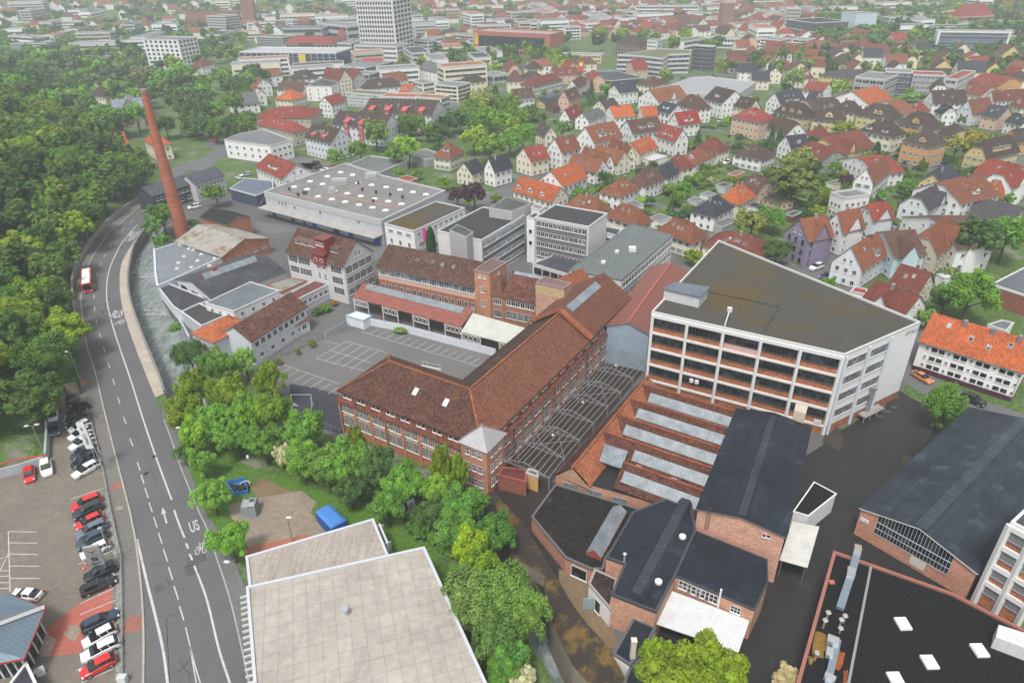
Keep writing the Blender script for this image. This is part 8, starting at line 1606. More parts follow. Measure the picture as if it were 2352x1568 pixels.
for s in (-1,1): m.hexa([(s*.05,-.3,4.15),(s*.25,-.3,4.35),(s*.65,-.3,4.85),(s*.12,-.3,4.55)],[(s*.05,-.26,4.15),(s*.25,-.26,4.35),(s*.65,-.26,4.85),(s*.12,-.26,4.55)])
m.box(-.06,-.3,4.05,.06,-.26,4.5); B.add('tribal_emblem',m,'plain',(.2,.1,.07))
v=G(12,1062,478); B=Bld('flag_mast','bare flag mast with stays beside the guard rail','mast',v.x,v.y); m=MB(); m.tube((0,0,0),(0,0,7.5),.09,7,0,.06); m.box(-.3,-.2,7.4,.3,.2,7.6); B.add('pole',m,'metal',(.5,.52,.54)); m=MB(); m.bar((0,0,7.3),(1.2,-1.4,0),.05); m.bar((0,0,7.3),(.3,1.2,0),.05); B.add('stay',m,'metal',(.5,.52,.54))
v=G(8,785,440); B=Bld('small_flag','small orange and white flag at the road wall','flag',v.x,v.y); m=MB(); m.tube((0,0,0),(0,0,2.2),.04,6); B.add('pole',m,'metal',(.5,.5,.5)); m=MB(); m.box(0,-.02,1.3,.8,.02,2.2); B.add('cloth',m,'plain',(.7,.16,.06))
for x,y,l in ((770,520,'front'),(790,480,'rear')):
    v=G(12,x,y,.2); B=Bld('traffic_cone','%s red and white traffic cone beside the grey pylon sign'%l,'traffic cone',v.x,v.y,.07,0,'traffic cones'); m=MB(); m.tube((0,0,.03),(0,0,.6),.16,8,0,.03); B.add('cone',m,'plain',(.75,.1,.05)); m=MB(); m.box(-.22,-.22,0,.22,.22,.04); B.add('base',m,'plain',(.6,.08,.05)); m=MB(); m.tube((0,0,.28),(0,0,.4),.125,8,0,.1); B.add('band',m,'plain',(.8,.8,.8))
v=G(12,1130,1540,.5); B=Bld('utility_box','white utility cabinet at the lower end of the guard rail','cabinet',v.x,v.y); m=MB(); m.box(-.5,-.35,0,.5,.35,1.2); B.add('cabinet',m,'plain',(.65,.67,.67)); m=MB(); m.box(-.55,-.4,1.2,.55,.4,1.27); B.add('lid',m,'plain',(.5,.52,.52))
v=G(12,370,1455,.6); B=Bld('standing_sign','white A-board standing by the pavilion entrance','sign',v.x,v.y,0,.6); m=MB(); m.hexa([(-.5,-.4,0),(.5,-.4,0),(.5,-.35,0),(-.5,-.35,0)],[(-.5,-.04,1.3),(.5,-.04,1.3),(.5,0,1.3),(-.5,0,1.3)]); m.hexa([(-.5,.35,0),(.5,.35,0),(.5,.4,0),(-.5,.4,0)],[(-.5,0.01,1.3),(.5,0.01,1.3),(.5,.04,1.3),(-.5,.04,1.3)]); B.add('board',m,'plain',(.7,.7,.68))
# lawn things
q=[G(8,*p,.9) for p in ((2075,1280),(2250,1245),(2275,1360),(2150,1385))]; c=sum(q,Vector())/4; B=Bld('open_container','open blue steel tray filled with black machinery on the lawn','container',c.x,c.y); L=ccw([B.L(p) for p in q]); m=MB()
for i in range(4): m.bar(P3(L[i],.45),P3(L[(i+1)%4],.45),.12,.9)
m.prism(L,.02,.12); B.add('tray',m,'paint',(.04,.17,.4)); m=MB()
for i in range(14): x,y=U(-1.6,1.6),U(-.8,.8); r=U(.15,.45); m.box(x-r,y-r*.7,.12,x+r,y+r*.7,.3+U(.1,.6))
B.add('machinery',m,'plain',(.03,.03,.035)); m=MB(); pr=[(1.1+.8*math.cos(t*.4),.1+.9*math.sin(t*.4),.9) for t in range(9)]
for i in range(8): m.tube(pr[i],pr[i+1],.08,6)
B.add('white_hose',m,'plain',(.6,.58,.52))
v=G(8,2295,1520,1.4); B=Bld('ventilation_cabinet','grey cabinet with a glazed grid top beside the paved yard','cabinet',v.x,v.y,0,.12); m=MB(); m.box(-1.1,-1.1,0,1.1,1.3,2.2); B.add('cabinet',m,'panel',(.24,.28,.31)); m=MB(); m.box(-1.05,-1.05,2.2,1.05,1.25,2.3); B.add('glass_top',m,'glass_pale'); m=MB()
for i in range(3): m.box(-1.1+i*1.03,-1.1,2.3,-1.0+i*1.03,1.3,2.36); 
m.box(-1.1,0,2.3,1.1,.1,2.37); B.add('grid',m,'metal',(.5,.52,.53))
a,b,c_=G(13,500,25,2.4),G(13,635,170,2.4),G(13,770,110,2.4); ctr,ang,lx,ly=rect(a,b,2.6); d=(b-a).length; B=Bld('skip_container','bright blue roofed skip container behind the showroom','container',ctr.x,ctr.y,0,ang); lx+=.4
m=MB(); m.box(-lx/2,-1.3,.15,lx/2,1.3,2.3); B.add('body',m,'corrug',(.02,.09,.42)); m=MB(); m.hexa([(-lx/2,-1.35,2.3),(lx/2,-1.35,2.3),(lx/2,1.35,2.3),(-lx/2,1.35,2.3)],[(-lx/2+.2,-.8,2.6),(lx/2-.2,-.8,2.6),(lx/2-.2,.8,2.6),(-lx/2+.2,.8,2.6)]); B.add('lid',m,'paint',(.06,.2,.52)); m=MB(); m.box(lx/2,-1.1,.1,lx/2+1.6,1.1,1.2); B.add('compactor_end',m,'paint',(.04,.1,.3))
# dark court frames
def goal(k,l,r,h,label,sh=0.):
    a,b=G(k,*l),G(k,*r); c=(a+b)/2; B=Bld('net_frame',label,'net frame',c.x,c.y); A,B_=B.L(a),B.L(b); m=MB(); m.bar(P3(A,0),P3(A,h),.1); m.bar(P3(B_,0),P3(B_,h),.1); m.bar(P3(A,h),P3(B_,h),.08); B.add('frame',m,'paint',(.55,.55,.55)); n=Vector((0,-1.2)); m=MB(); m.bar(P3(A,h),P3(A+n,0),.06); m.bar(P3(B_,h),P3(B_+n,0),.06); m.bar(P3(A+n,0),P3(B_+n,0),.06); m.face([P3(A,.3),P3(lerp(A,B_,.3),.2),P3(A,1.2)]); B.add('stays',m,'paint',(.6,.6,.6))
goal(9,(345,600),(525,600),3.,'white net frame with a sagging white cloth on the dark court')
for x,y,l in ((578,745,'tall dark post with wires on the dark court beside the brick factory'),(572,650,'second dark wire post behind the first on the dark court')):
    v=G(9,x,y); B=Bld('wire_post',l,'post',v.x,v.y,0,0); m=MB(); m.bar((0,0,0),(0,0,3.2),.1); B.add('post',m,'paint',(.05,.05,.05)); m=MB(); m.bar((0,0,3.1),(6,2.2,2.9),.04); m.bar((0,0,1.8),(6,2.2,1.8),.04); B.add('wire',m,'paint',(.05,.05,.05))
v=G(9,1610,245,.4); B=Bld('bent_railing','bent white metal railing lying on the car park behind the brick factory','railing',v.x,v.y+1,0,-.4); m=MB()
for x in (-2.2,-1.2,1.8,2.4): m.bar((x,0,0),(x,0,1.1),.06)
m.bar((-2.2,0,1.1),(-1.2,0,1.1),.06); m.bar((-1.2,0,.9),(1.8,.2,.9),.05); m.bar((1.8,0,1.1),(2.4,0,1.1),.06); B.add('rails',m,'plain',(.6,.6,.6)); m=MB(); m.box(-2.6,-.4,.0,2.4,.1,.06); B.add('plate',m,'plain',(.5,.5,.5))
for x,y in ((1028,690),(1097,645),(1157,605),(1172,515)):
    c=G(11,x,y); m=MB(); m.box(c.x-.6,c.y-.4,.05,c.x+.6,c.y+.4,.085); struct('service_cover',m,'metal',(.13,.13,.13))
# garden sheds and carports
for k,a,b,c,z,lb,wc,rc in ((6,(1612,265),(1705,290),(1772,262),2.6,'grey garden shed with gabled roof between the gardens','g','g'),(6,(1722,215),(1800,235),(1870,215),2.6,'white flat garage behind the grey shed','W','g'),(6,(1862,140),(1960,155),(2050,125),2.5,'light grey garden house with dark flat roof','g','d'),(6,(1262,430),(1360,470),(1460,425),2.8,'white carport with pale flat roof','W','g'),(6,(2140,320),(2270,350),(2352,320),3.2,'white annexe with black flat roof beside the bright orange hipped house','W','k'),(6,(1025,290),(1110,330),(1180,320),2.6,'lean-to with pale corrugated panels on the terracotta hipped house','C','g'),(6,(1855,490),(1935,520),(2060,450),2.6,'pergola with striped shade at the anthracite hipped house','G','g'),(6,(2010,25),(2060,50),(2095,5),2.4,'orange-red painted garden shed','O','t'),(7,(560,105),(600,130),(670,100),2.6,'small green-roofed summer house beside the purple tree','C','v'),(7,(1550,950),(1620,990),(1700,980),2.8,'white flat-roofed garden building beside the large yard tree','W','W'),(7,(165,400),(230,420),(300,380),2.4,'timber garden shed under the tall trees','M','s'),
  (2,(1235,1430),(1290,1480),(1370,1420),2.4,'white terrace canopy behind the cream house with bright orange roof','W','W'),(5,(1340,60),(1400,100),(1425,55),2.2,'red wooden climbing frame house on the playground','R','r')):
    rc_=RC.get(rc,(.6,.6,.6)); flat(para(G(k,*a,z),G(k,*b,z),G(k,*c,z)),z,lb,wc,rc_,'shed','garden_shed','felt','plaster',.08,coping=(.4,.4,.4))
for l,a in (('grey flat-roofed annex with dark windows left of the cream villa',(1,(1500,1390),(1560,1470),(1640,1400),3.2)),('low grey building with rusty flat roof and dark glass behind the depot',(1,(920,1500),(1130,1590),(1310,1470),3.6)),('grey round-ended roof edge house between depot and lamp mast',(1,(730,1600),(860,1640),(970,1560),3.))):
    flat(para(G(a[0],*a[1],a[4]),G(a[0],*a[2],a[4]),G(a[0],*a[3],a[4])),a[4],l,'G','g','building','low_block','felt','plaster',.3)
# ---------------- town in the distance ----------------
def D2(*l): return [GD(*q).to_2d() for q in l]
def town(poly,n,dm,ang,walls,roofs,label_zone,hmin=5,hmax=8.5,big=.1):
    xs=[q[0] for q in poly]; ys=[q[1] for q in poly]; ok=[]; tr=0
    while len(ok)<n and tr<n*25:
        tr+=1; x,y=U(min(xs),max(xs)),U(min(ys),max(ys))
        if not inpoly(x,y,poly) or any((x-a)**2+(y-b)**2<dm*dm for a,b in ok): continue
        if any(abs(f[0][0]-x)<90 and abs(f[0][1]-y)<90 and (inpoly(x,y,f) or pdist(x,y,f)<dm*.5) for f in FOOT): continue
        ok.append((x,y)); AUTO.append((x,y,ang+random.choice((0,math.pi/2))+U(-.12,.12),U(8,13),U(10,17)*(1.8 if rnd()<big else 1),U(hmin,hmax),U(3.2,5.5),random.choice(walls),random.choice(roofs),label_zone))
AUTO=[]
Z=[(D2((560,260),(700,215),(900,255),(960,215),(1130,215),(1170,180),(850,165),(700,130),(560,150)),26,19,.5,'WWCW','rtnhg','on the streets behind the red-bayed terraces'),
(D2((1180,235),(1500,200),(1480,165),(1150,170)),22,19,.2,'WWCP','rtnhm','near the street trees beyond the small wood'),
(D2((1700,205),(2352,215),(2352,140),(1900,125),(1680,140)),60,17,-.2,'WWCCY','rtnhmd','in the quarter around the grey panelled office wing'),
(D2((950,105),(1200,60),(1500,55),(1880,60),(1780,95),(1400,90),(1250,75),(1050,130)),150,17,.4,'WWCCP','rttnmh','in the dense hazy old town'),
(D2((1000,60),(1900,62),(1950,20),(950,20)),170,19,.2,'WWCCP','rttnmr','in the dense hazy old town'),
(D2((0,75),(480,95),(820,120),(830,40),(500,30),(0,45)),70,26,.1,'WWCCT','rtnmg','among the hazy trees on the far left'),
(D2((0,30),(940,18),(2352,15),(2352,1),(1200,-6),(0,2)),90,42,.3,'WWC','rtm','on the farthest hazy slope'),
(D2((1950,60),(2352,75),(2352,20),(1950,20)),40,34,0,'WWCP','rtn','on the hazy hillside at the upper right'),
(D2((1650,130),(2000,150),(2140,130),(2000,95),(1720,90)),40,20,.1,'WWCP','rtnm','in front of the black glass cube')]
# mid-rise blocks between them
NB=0
def blocks(poly,n,dm,ang,zn,zr=(8,15)):
    global NB
    xs=[q[0] for q in poly]; ys=[q[1] for q in poly]; k=tr=0
    while k<n and tr<n*30:
        tr+=1; x,y=U(min(xs),max(xs)),U(min(ys),max(ys))
        if not inpoly(x,y,poly) or any(abs(f[0][0]-x)<120 and abs(f[0][1]-y)<120 and (inpoly(x,y,f) or pdist(x,y,f)<dm) for f in FOOT): continue
        if any((x-a[0])**2+(y-a[1])**2<dm*dm for a in AUTO): continue
        k+=1; an=ang+random.choice((0,math.pi/2))+U(-.1,.1); lx,ly=U(22,48),U(12,17); z=U(*zr); c,s=math.cos(an),math.sin(an); P_=[Vector((x+a*c*lx/2-b*s*ly/2,y+a*s*lx/2+b*c*ly/2)) for a,b in ((-1,-1),(1,-1),(1,1),(-1,1))]
        wc=random.choice('WWWgCT'); rc=random.choice('ggdt'); B=flat(P_,z,'%s flat-topped office or apartment block %s'%(CW[wc],zn),wc,rc,'building','city_block','gravel','plaster',.5,z0=hz(x,y),group='%s flat-topped blocks %s'%(CW[wc],zn))
        for e in range(4):
            p,q=B.P[e],B.P[(e+1)%4]; u=(q-p).normalized(); nr=Vector((u.y,-u.x))
            if nr.y>.25 : continue
            for f in range(int(z/3.1)): B.row(p,q,.9+f*3.1,1,(q-p).length-2,1.5,random.choice('lL') if e%2 else 'L',.5)
for a in ((D2((560,190),(1150,200),(1190,120),(820,150),(560,150)),12,14,.3,'just beyond the red-bayed terraces'),(D2((500,90),(830,110),(1100,100),(1500,70),(1900,80),(1900,45),(900,45),(500,50)),46,15,.25,'in the hazy city centre'),(D2((0,100),(330,140),(560,110),(560,60),(0,50)),18,16,.1,'in the hazy district at the upper left'),(D2((1650,110),(2352,100),(2352,20),(1750,20)),22,16,0,'on the hazy slope at the upper right'),(D2((500,45),(2200,40),(2200,5),(500,5)),40,18,.2,'near the hazy horizon')): blocks(*a[:4],a[4])
for z in Z: town(*z)
AUTO.sort(key=lambda a:math.hypot(a[0],a[1])); nind=max(0,298-sum(1 for o in C.objects if o.get('category')=='house'))
rest=[MB() for _ in range(1)]; rmats=['plaster',colmat('plaster',(.68,.66,.6)),colmat('plaster',(.7,.7,.7)),colmat('tile',RC['r']),colmat('tile',RC['t']),colmat('tile',RC['n']),colmat('plain',(.2,.2,.2)),'glass']
for i,a in enumerate(AUTO):
    x,y,an,ly,lx,ze,zr,wc,rc,zn=a; d=math.hypot(x,y); det=1 if d<520 else 0
    if i<nind:
        lab='%s house with %s roof %s'%(CW[wc],CR[rc],zn)
        B,S=house_at(Vector((x,y)),an,lx,ly,ze,zr,'a',random.choice((0,0,.3,1)),wc,rc,lab,'',0,1,None,None,'w','house','house',(0,1,2,3) if det else (),'%s houses with %s roofs %s'%(CW[wc],CR[rc],zn),z=hz(x,y),det=det,wn=3.2)
        if not det and d<900:
            sd=1 if math.cos(an)<0 else -1
            for s in range(2): B.row((-lx/2,sd*ly/2) if sd<0 else (lx/2,ly/2),(lx/2,-ly/2) if sd<0 else (-lx/2,ly/2),1+s*2.7,3,1.3,1.4,'s',1,local=True)
            B.row((lx/2,-ly/2),(lx/2,ly/2),2,2,1.3,1.4,'s',1,local=True); B.row((-lx/2,ly/2),(-lx/2,-ly/2),2,2,1.3,1.4,'s',1,local=True)
    else:
        FOOT.append([(x-6,y-6),(x+6,y-6),(x+6,y+6),(x-6,y+6)])
        w_,r_=MB(),MB(); gblock(w_,r_,0,0,lx,ly,-2,ze,zr,'a',random.choice((0,.3,1)),.4); wi=random.choice((1,2)); ri=random.choice((3,4,4,5)); c,s=math.cos(an),math.sin(an); zz=hz(x,y); R=rest[0]
        for mb,off in ((w_,wi),(r_,ri)):
            b=len(R.v); R.v+=[(x+v[0]*c-v[1]*s,y+v[0]*s+v[1]*c,v[2]+zz) for v in mb.v]; R.f+=[[b+q for q in f] for f in mb.f]; R.m+=[off if (mb is w_ or mm_==0) else 6 for mm_ in mb.m]
if rest[0].v: tag(rest[0].build('distant_houses',rmats),'mass of tiny hazy houses on the farthest streets and slopes','houses',kind='stuff')
# ---------------- trees ----------------
YG=(.13,.2,.02); YB=(.2,.3,.02); DG=(.035,.07,.025); MG=(.06,.13,.025); WH=(.42,.42,.36); PU=(.035,.018,.03); OL=(.1,.125,.04)
T=treeP
for k,x,y,r,h,kd,c,l in ((8,1740,130,3.6,7,'w',DG,'dark bushy tree between the river and the pale blue wall'),(8,1990,200,5,11,'b',MG,'rounded green tree left of the orange hipped block by the river'),(8,2235,160,3.5,9,'y',(.1,.17,.05),'light airy tree in front of the white office wall'),
(8,1760,420,4.6,12,'b',YG,'yellow-green tree at the river end of the pale promenade'),(8,2080,470,5,12,'b',YG,'yellow-green tree next to the dark court corner'),(8,1690,640,4.4,11,'b',YG,'yellow-green maple leaning over the road kerb'),(8,2000,720,5,11,'b',MG,'green tree in the middle of the riverside clump'),(8,2250,640,4.5,12,'b',(.09,.17,.025),'tree at the right side of the riverside clump'),(8,1800,840,4.6,10,'b',(.08,.15,.02),'tree on the road side of the riverside clump'),(8,2150,860,4.2,9,'b',MG,'low green tree at the lawn edge of the clump'),
(8,1700,1010,2.6,5,'b',DG,'dark bush beside the leaning road lamp'),(8,1850,1100,3.2,7,'b',MG,'small round maple at the lawn corner'),(8,1940,1390,3.7,8,'b',(.07,.15,.03),'small maple beside the open blue tray'),(12,2110,245,3.9,8,'b',(.085,.18,.025),'bright round maple at the showroom corner by the road'),
(9,110,330,4.6,11,'y',YG,'yellow-green tree beside the dark court'),(9,150,640,4.5,11,'b',(.11,.19,.02),'yellow-green maple left of the white blossom'),(9,60,900,4.2,9,'b',MG,'green maple at the lawn beside the white blossom'),(9,450,790,4.6,11,'b',MG,'green maple before the dark court railing'),(9,420,1050,4.4,9,'b',(.07,.15,.025),'green maple right of the white blossom'),(9,250,1040,2.7,6.5,'y',WH,'white blossoming hawthorn in the riverside trees'),
(9,640,1130,4.4,10,'b',(.06,.12,.025),'darker green tree in front of the left end of the brick factory'),(9,830,1080,5,12,'b',MG,'maple in front of the third window bay of the factory'),(9,1060,1110,4.2,11,'b',DG,'dark green tree in the middle of the factory front'),(9,920,880,2.2,13,'y',YG,'slim yellow-green tree top before the factory windows'),(9,860,1330,3.6,8,'b',DG,'low dark tree at the lawn below the factory'),(9,1350,1280,4.4,10,'b',(.075,.17,.03),'fresh green maple right of the dark tree'),(9,1200,1490,3.6,8,'b',MG,'green tree at the lawn edge behind the showroom annex'),(9,1640,1340,3.8,9,'b',(.09,.17,.025),'green maple below the stair tower side'),(9,1700,1130,3,13,'y',YG,'sparse yellow-green tree reaching up to the factory windows'),(9,1860,1180,2.2,11,'y',YG,'sparse top next to the brick stair tower'),(9,1890,1500,4.8,10,'b',(.055,.14,.03),'broad green tree left of the mossy shed end'),(9,1640,1560,3.4,8,'b',DG,'shaded tree under the green maples by the lawn'),
(13,1860,130,4.6,10,'b',(.06,.14,.03),'green tree beside the white sign board'),(13,1960,300,3.4,11,'b',YB,'brightest lime green tree between the dark ones'),(13,2180,180,4.2,10,'b',(.05,.12,.03),'dark green tree against the mossy shed roof'),(13,2060,480,3.6,10,'b',(.13,.24,.02),'lime green tree below the brightest one'),(13,2020,780,5.6,11,'w',(.07,.11,.035),'grey-green willow at the showroom edge'),(13,2300,760,5.4,12,'w',(.065,.12,.03),'big willow touching the mossy shed'),(14,120,900,4.2,10,'w',(.07,.12,.03),'willow leaning over the river pool'),(13,2200,1130,4.8,9,'w',(.055,.1,.03),'lower willow above the grass strip'),(13,2300,1300,3.8,8,'b',(.05,.13,.03),'dark green bush tree beside the river pool'),(13,2250,1450,3.2,7,'b',MG,'green shrub tree near the bottom edge by the river'),(14,70,1530,2.7,5,'y',WH,'white blossoming bush at the bottom edge by the river'),
(14,1500,1530,5.6,12,'b',(.17,.24,.02),'big bright lime green maple at the bottom edge'),(14,1820,1400,4.9,11,'b',(.17,.24,.02),'right half of the lime green maple group before the white sheets'),(14,1330,1300,2.6,9,'y',(.17,.26,.02),'outer lime green branch crown on the left of the maple'),(14,1950,1540,4.5,10,'b',(.16,.24,.02),'lowest lime green crown at the bottom edge'),(15,200,1540,2.2,3,'y',(.36,.33,.24),'pale blossoming bush by the gravel roof wall'),
(11,1620,560,4.3,10.5,'w',(.05,.11,.018),'feathery green tree in front of the apartment block'),(11,1640,740,2.6,4.5,'b',DG,'dark bush under the feathery yard tree'),
(7,1860,1120,6.2,13,'b',(.055,.12,.02),'big round green tree beside the brick gymnasium'),(7,1960,640,6.5,14,'b',(.03,.065,.02),'dark green tree behind the brown roofed houses'),(7,2210,590,6.,14,'b',(.05,.12,.018),'bright green tree beside the dark one at the right'),(7,1640,1170,3.6,7,'b',DG,'dark bush below the cream gabled house'),(7,1455,1340,2.6,5,'b',(.07,.13,.03),'light green bush at the white house with red cross-gable'),(7,1690,930,2.6,5,'y',(.09,.12,.05),'grey-green bush behind the big round tree'),
(7,60,440,4.,9,'b',MG,'green tree left of the lilac house'),(7,90,740,4.,8,'b',DG,'dark tree in the garden before the lilac house'),(7,240,110,8,15,'b',(.07,.1,.03),'huge olive green tree in the middle of the gardens'),(7,390,290,3.2,9,'c',DG,'dark spruce beside the huge olive tree'),(7,500,220,3.,7,'b',MG,'green tree between spruce and white terrace block'),(7,1040,220,2.6,5,'b',MG,'small round tree behind the terrace block'),(7,1168,390,1.6,4,'b',(.08,.16,.03),'tiny ball tree at the grey-purple roofed house'),(7,1290,150,3.8,8,'b',MG,'green tree beside the yellow gable'),(7,720,80,2.6,6,'b',PU,'dark purple tree beside the tall white gabled house'),(7,560,1030,2.2,4.5,'b',(.09,.2,.02),'small light green tree before the bluish white house'),(7,2190,260,3.2,7,'y',MG,'light tree before the white villa with red trim'),
(6,1670,780,2.6,5.5,'b',(.2,.28,.02),'bright yellow-green ball tree beside the big gravel roof'),(6,2210,480,5.4,11,'b',(.095,.11,.035),'olive brown tree before the bright hipped roofs'),(6,2330,420,4,8,'b',MG,'green tree right of the olive brown one'),(6,840,60,2.2,8,'b',DG,'slim green tree beside the terracotta hipped house'),(6,1590,150,3.4,7,'b',(.06,.14,.02),'green fruit tree among the gardens'),(6,1520,230,3.,6,'b',MG,'green fruit tree below the first one'),(6,1460,310,1.9,6,'c',DG,'dark cone tree in the garden row'),(6,1600,330,2.2,4.5,'y',(.2,.26,.14),'white flowering shrub tree near the grey shed'),(6,1990,75,2.6,4,'b',(.15,.22,.03),'yellow-green garden tree before the red shed'),(6,1820,85,2.4,4,'y',(.3,.32,.24),'white flowering tree in the gardens'),(6,1700,70,2.4,5,'b',MG,'green garden tree beside the trampoline'),(6,1190,270,2,4,'b',(.1,.18,.03),'light garden bush beside the terracotta hip'),(6,620,190,3,5,'b',MG,'green tree before the vivid orange terrace'),(6,700,200,2.4,4,'y',(.12,.16,.08),'pale shrub before the vivid orange terrace'),(6,1380,400,1.8,3.6,'b',MG,'garden bush near the white carport'),(6,1500,400,3,4,'b',DG,'dark hedge tree beside the parked cars'),
(5,1605,625,1.5,10.5,'p',(.018,.045,.014),'tall slim dark cypress before the grey office block'),(5,1850,230,3.6,8,'b',PU,'smaller dark purple copper beech beside the white block'),(5,2000,200,5.2,11,'b',PU,'large dark purple copper beech behind the office'),(5,1725,110,3.,5,'b',(.12,.2,.02),'yellow-green ball tree beside the copper beeches'),(5,2200,240,2.4,4,'b',(.12,.19,.04),'light green flowering tree right of the copper beeches'),(5,1310,10,2.6,5,'b',MG,'green tree by the playground'),(5,1480,30,2.4,4,'b',(.12,.2,.02),'light tree over the playground'),(5,640,1250,1.8,2,'b',MG,'rounded hedge bush before the grey annex'),(5,560,1290,1.6,1.8,'b',DG,'dark hedge bush before the grey annex'),(5,725,1210,1.1,1.6,'b',(.3,.14,.02),'orange-leaved bush at the white factory corner'),(5,1330,1455,1.8,1.6,'b',(.09,.14,.04),'weedy bush growing on the hoarding'),
(4,1480,420,5,10,'b',(.045,.095,.02),'dark tree between the river and the chimney'),(4,1420,520,4,8,'y',(.05,.1,.025),'drooping tree over the river bend'),(4,1480,620,3.2,6,'b',MG,'green bush tree at the chimney foot'),(4,1770,480,2.,4,'b',MG,'bush right of the chimney foot'),(4,1975,215,4.2,8,'b',(.1,.19,.03),'bright green tree before the blue-walled building'),(4,1490,1010,1.5,3,'y',(.12,.17,.05),'little willow growing at the grey roof corner'),(4,1600,1440,1.7,3,'b',MG,'bush between river and pale wall'),
(0,1310,700,8.5,17,'b',(.17,.2,.1),'big chestnut tree full of white blossom behind the chimney top'),(1,730,1440,4,8,'b',(.06,.12,.02),'round tree below the lamp mast at the front terrace'),(1,950,1370,5,11,'b',(.055,.115,.025),'dark tree in the small wood before the terraces'),(1,1100,1230,6.4,13,'w',(.08,.13,.035),'tall light tree in front of the middle terrace'),(1,1400,1350,6.4,14,'b',(.1,.17,.02),'bright yellow-green tree in the middle of the small wood'),(1,1290,1420,5,11,'b',MG,'green tree left of the bright one in the small wood'),(1,1470,1120,4.6,11,'b',(.06,.14,.02),'green tree before the rear terrace bay'),(1,1680,1230,5.6,12,'b',DG,'dark tree in the small wood behind the cream villa'),(1,1870,1090,7,12,'b',DG,'broad dark tree on the slope of the small wood'),(1,2080,930,7.4,13,'w',(.12,.14,.05),'large olive budding tree beside the curved street'),(1,2090,1060,7,13,'b',(.065,.13,.02),'green tree below the olive one'),(1,2270,1110,7,13,'b',(.06,.13,.02),'round green tree at the right of the small wood'),(1,2000,1260,7,13,'b',(.11,.15,.02),'yellowish green tree in the small wood'),(1,2150,1340,6.4,13,'b',(.085,.15,.02),'lighter green tree behind the solar roofed house'),(1,2330,1290,5.6,12,'b',(.06,.13,.02),'green tree behind the solar roofs right edge'),(1,1690,1350,2.5,5,'b',DG,'bush behind the cream villa'),(1,2200,840,5,12,'c',DG,'blue-grey fir beside the curved street'),(2,100,1230,6.4,13,'b',(.065,.14,.02),'large green tree behind the cream and red house'),(2,240,1080,5,12,'y',(.055,.1,.035),'airy dark tree at the street bend'),(2,480,1170,4.4,10,'y',(.06,.11,.035),'airy tree before the large white gabled house'),(2,730,810,4,15,'c',DG,'tall dark spruce beside the brown-roofed house'),(2,850,810,4.4,10,'b',MG,'green tree right of the tall spruce'),(2,1430,690,5,13,'b',(.085,.15,.04),'light green poplar before the banded office'),(2,1265,850,1.8,9,'c',DG,'slim dark spruce before the cream hipped house'),(2,1715,1250,3.2,9,'c',DG,'spruce behind the wine-red roof'),(2,1970,1110,2.,5,'b',(.11,.18,.02),'yellow-green ball tree by the ochre house'),(3,40,1230,3.2,12,'c',DG,'dark spruce at the panel of the narrow gable'),(3,110,1230,2.6,9,'c',(.03,.08,.02),'slim green spruce beside the first'),(3,700,1180,6,9,'y',(.2,.26,.03),'bright yellow-green budding tree among the hipped roofs'),(3,1000,1370,4.2,10,'c',(.03,.06,.025),'wide dark yew before the cream apartment house'),(3,1740,1330,5,10,'y',(.15,.15,.04),'half bare olive tree beside the orange cube'),(3,1900,1260,5,8,'y',(.32,.26,.02),'yellow flowering tree behind the pale yellow block'),(3,280,1480,7,13,'b',(.085,.12,.03),'big rounded olive tree before the slate blue roof'),(3,620,1540,3,6,'b',MG,'garden tree below the lemon yellow house'),(3,240,720,7,12,'w',(.1,.15,.05),'pale green willow behind the long anthracite roof'),(3,650,800,6,12,'b',(.11,.18,.03),'bright green tree left of the black clad block'),(3,1290,880,5,6,'b',MG,'row of green lime trees in front of the grey-blue wing'),(3,1390,880,4,6,'b',(.07,.14,.025),'second of the lime trees before the panelled wing')):
    T(k,x,y,r,h,kd,c,l)
# wooded slope
HW=[tuple(q) for q in HILL]
gl='leafy broadleaf tree in the dense wood on the slope left of the road'
scatter([q for q in GP(0,[8,(-900,1100),(100,1020),(400,900),(420,600),(560,560),(740,400),4,(700,1500),(660,1050),(710,850),(850,620),(1000,450),(1190,310),(1390,180),(1100,60)])]+D2((120,330),(-50,360),(-400,900)),165,6.8,4.6,7.2,9,13,'bbby',None,gl,'trees in the dense wood on the slope')
scatter(D2((290,440),(345,380),(250,300),(0,270),(-60,360),(100,350)),60,7,4,6.5,9,13,'bbby',None,gl,'trees in the dense wood on the slope')
scatter(D2((340,350),(470,330),(600,270),(620,200),(420,185),(300,180),(0,120),(0,300),(260,330)),120,10.5,5.5,8.5,11,17,'bbbbyc',[GREEN[0],GREEN[1],DG,DG,GREEN[4],(.045,.075,.035)],'tall tree in the old park around the stone chapel','trees in the old park')
scatter(D2((480,345),(560,345),(600,300),(500,280)),10,9,4,6,9,12,'bbyc',None,'tree along the park wall by the red car junction','trees along the park wall')
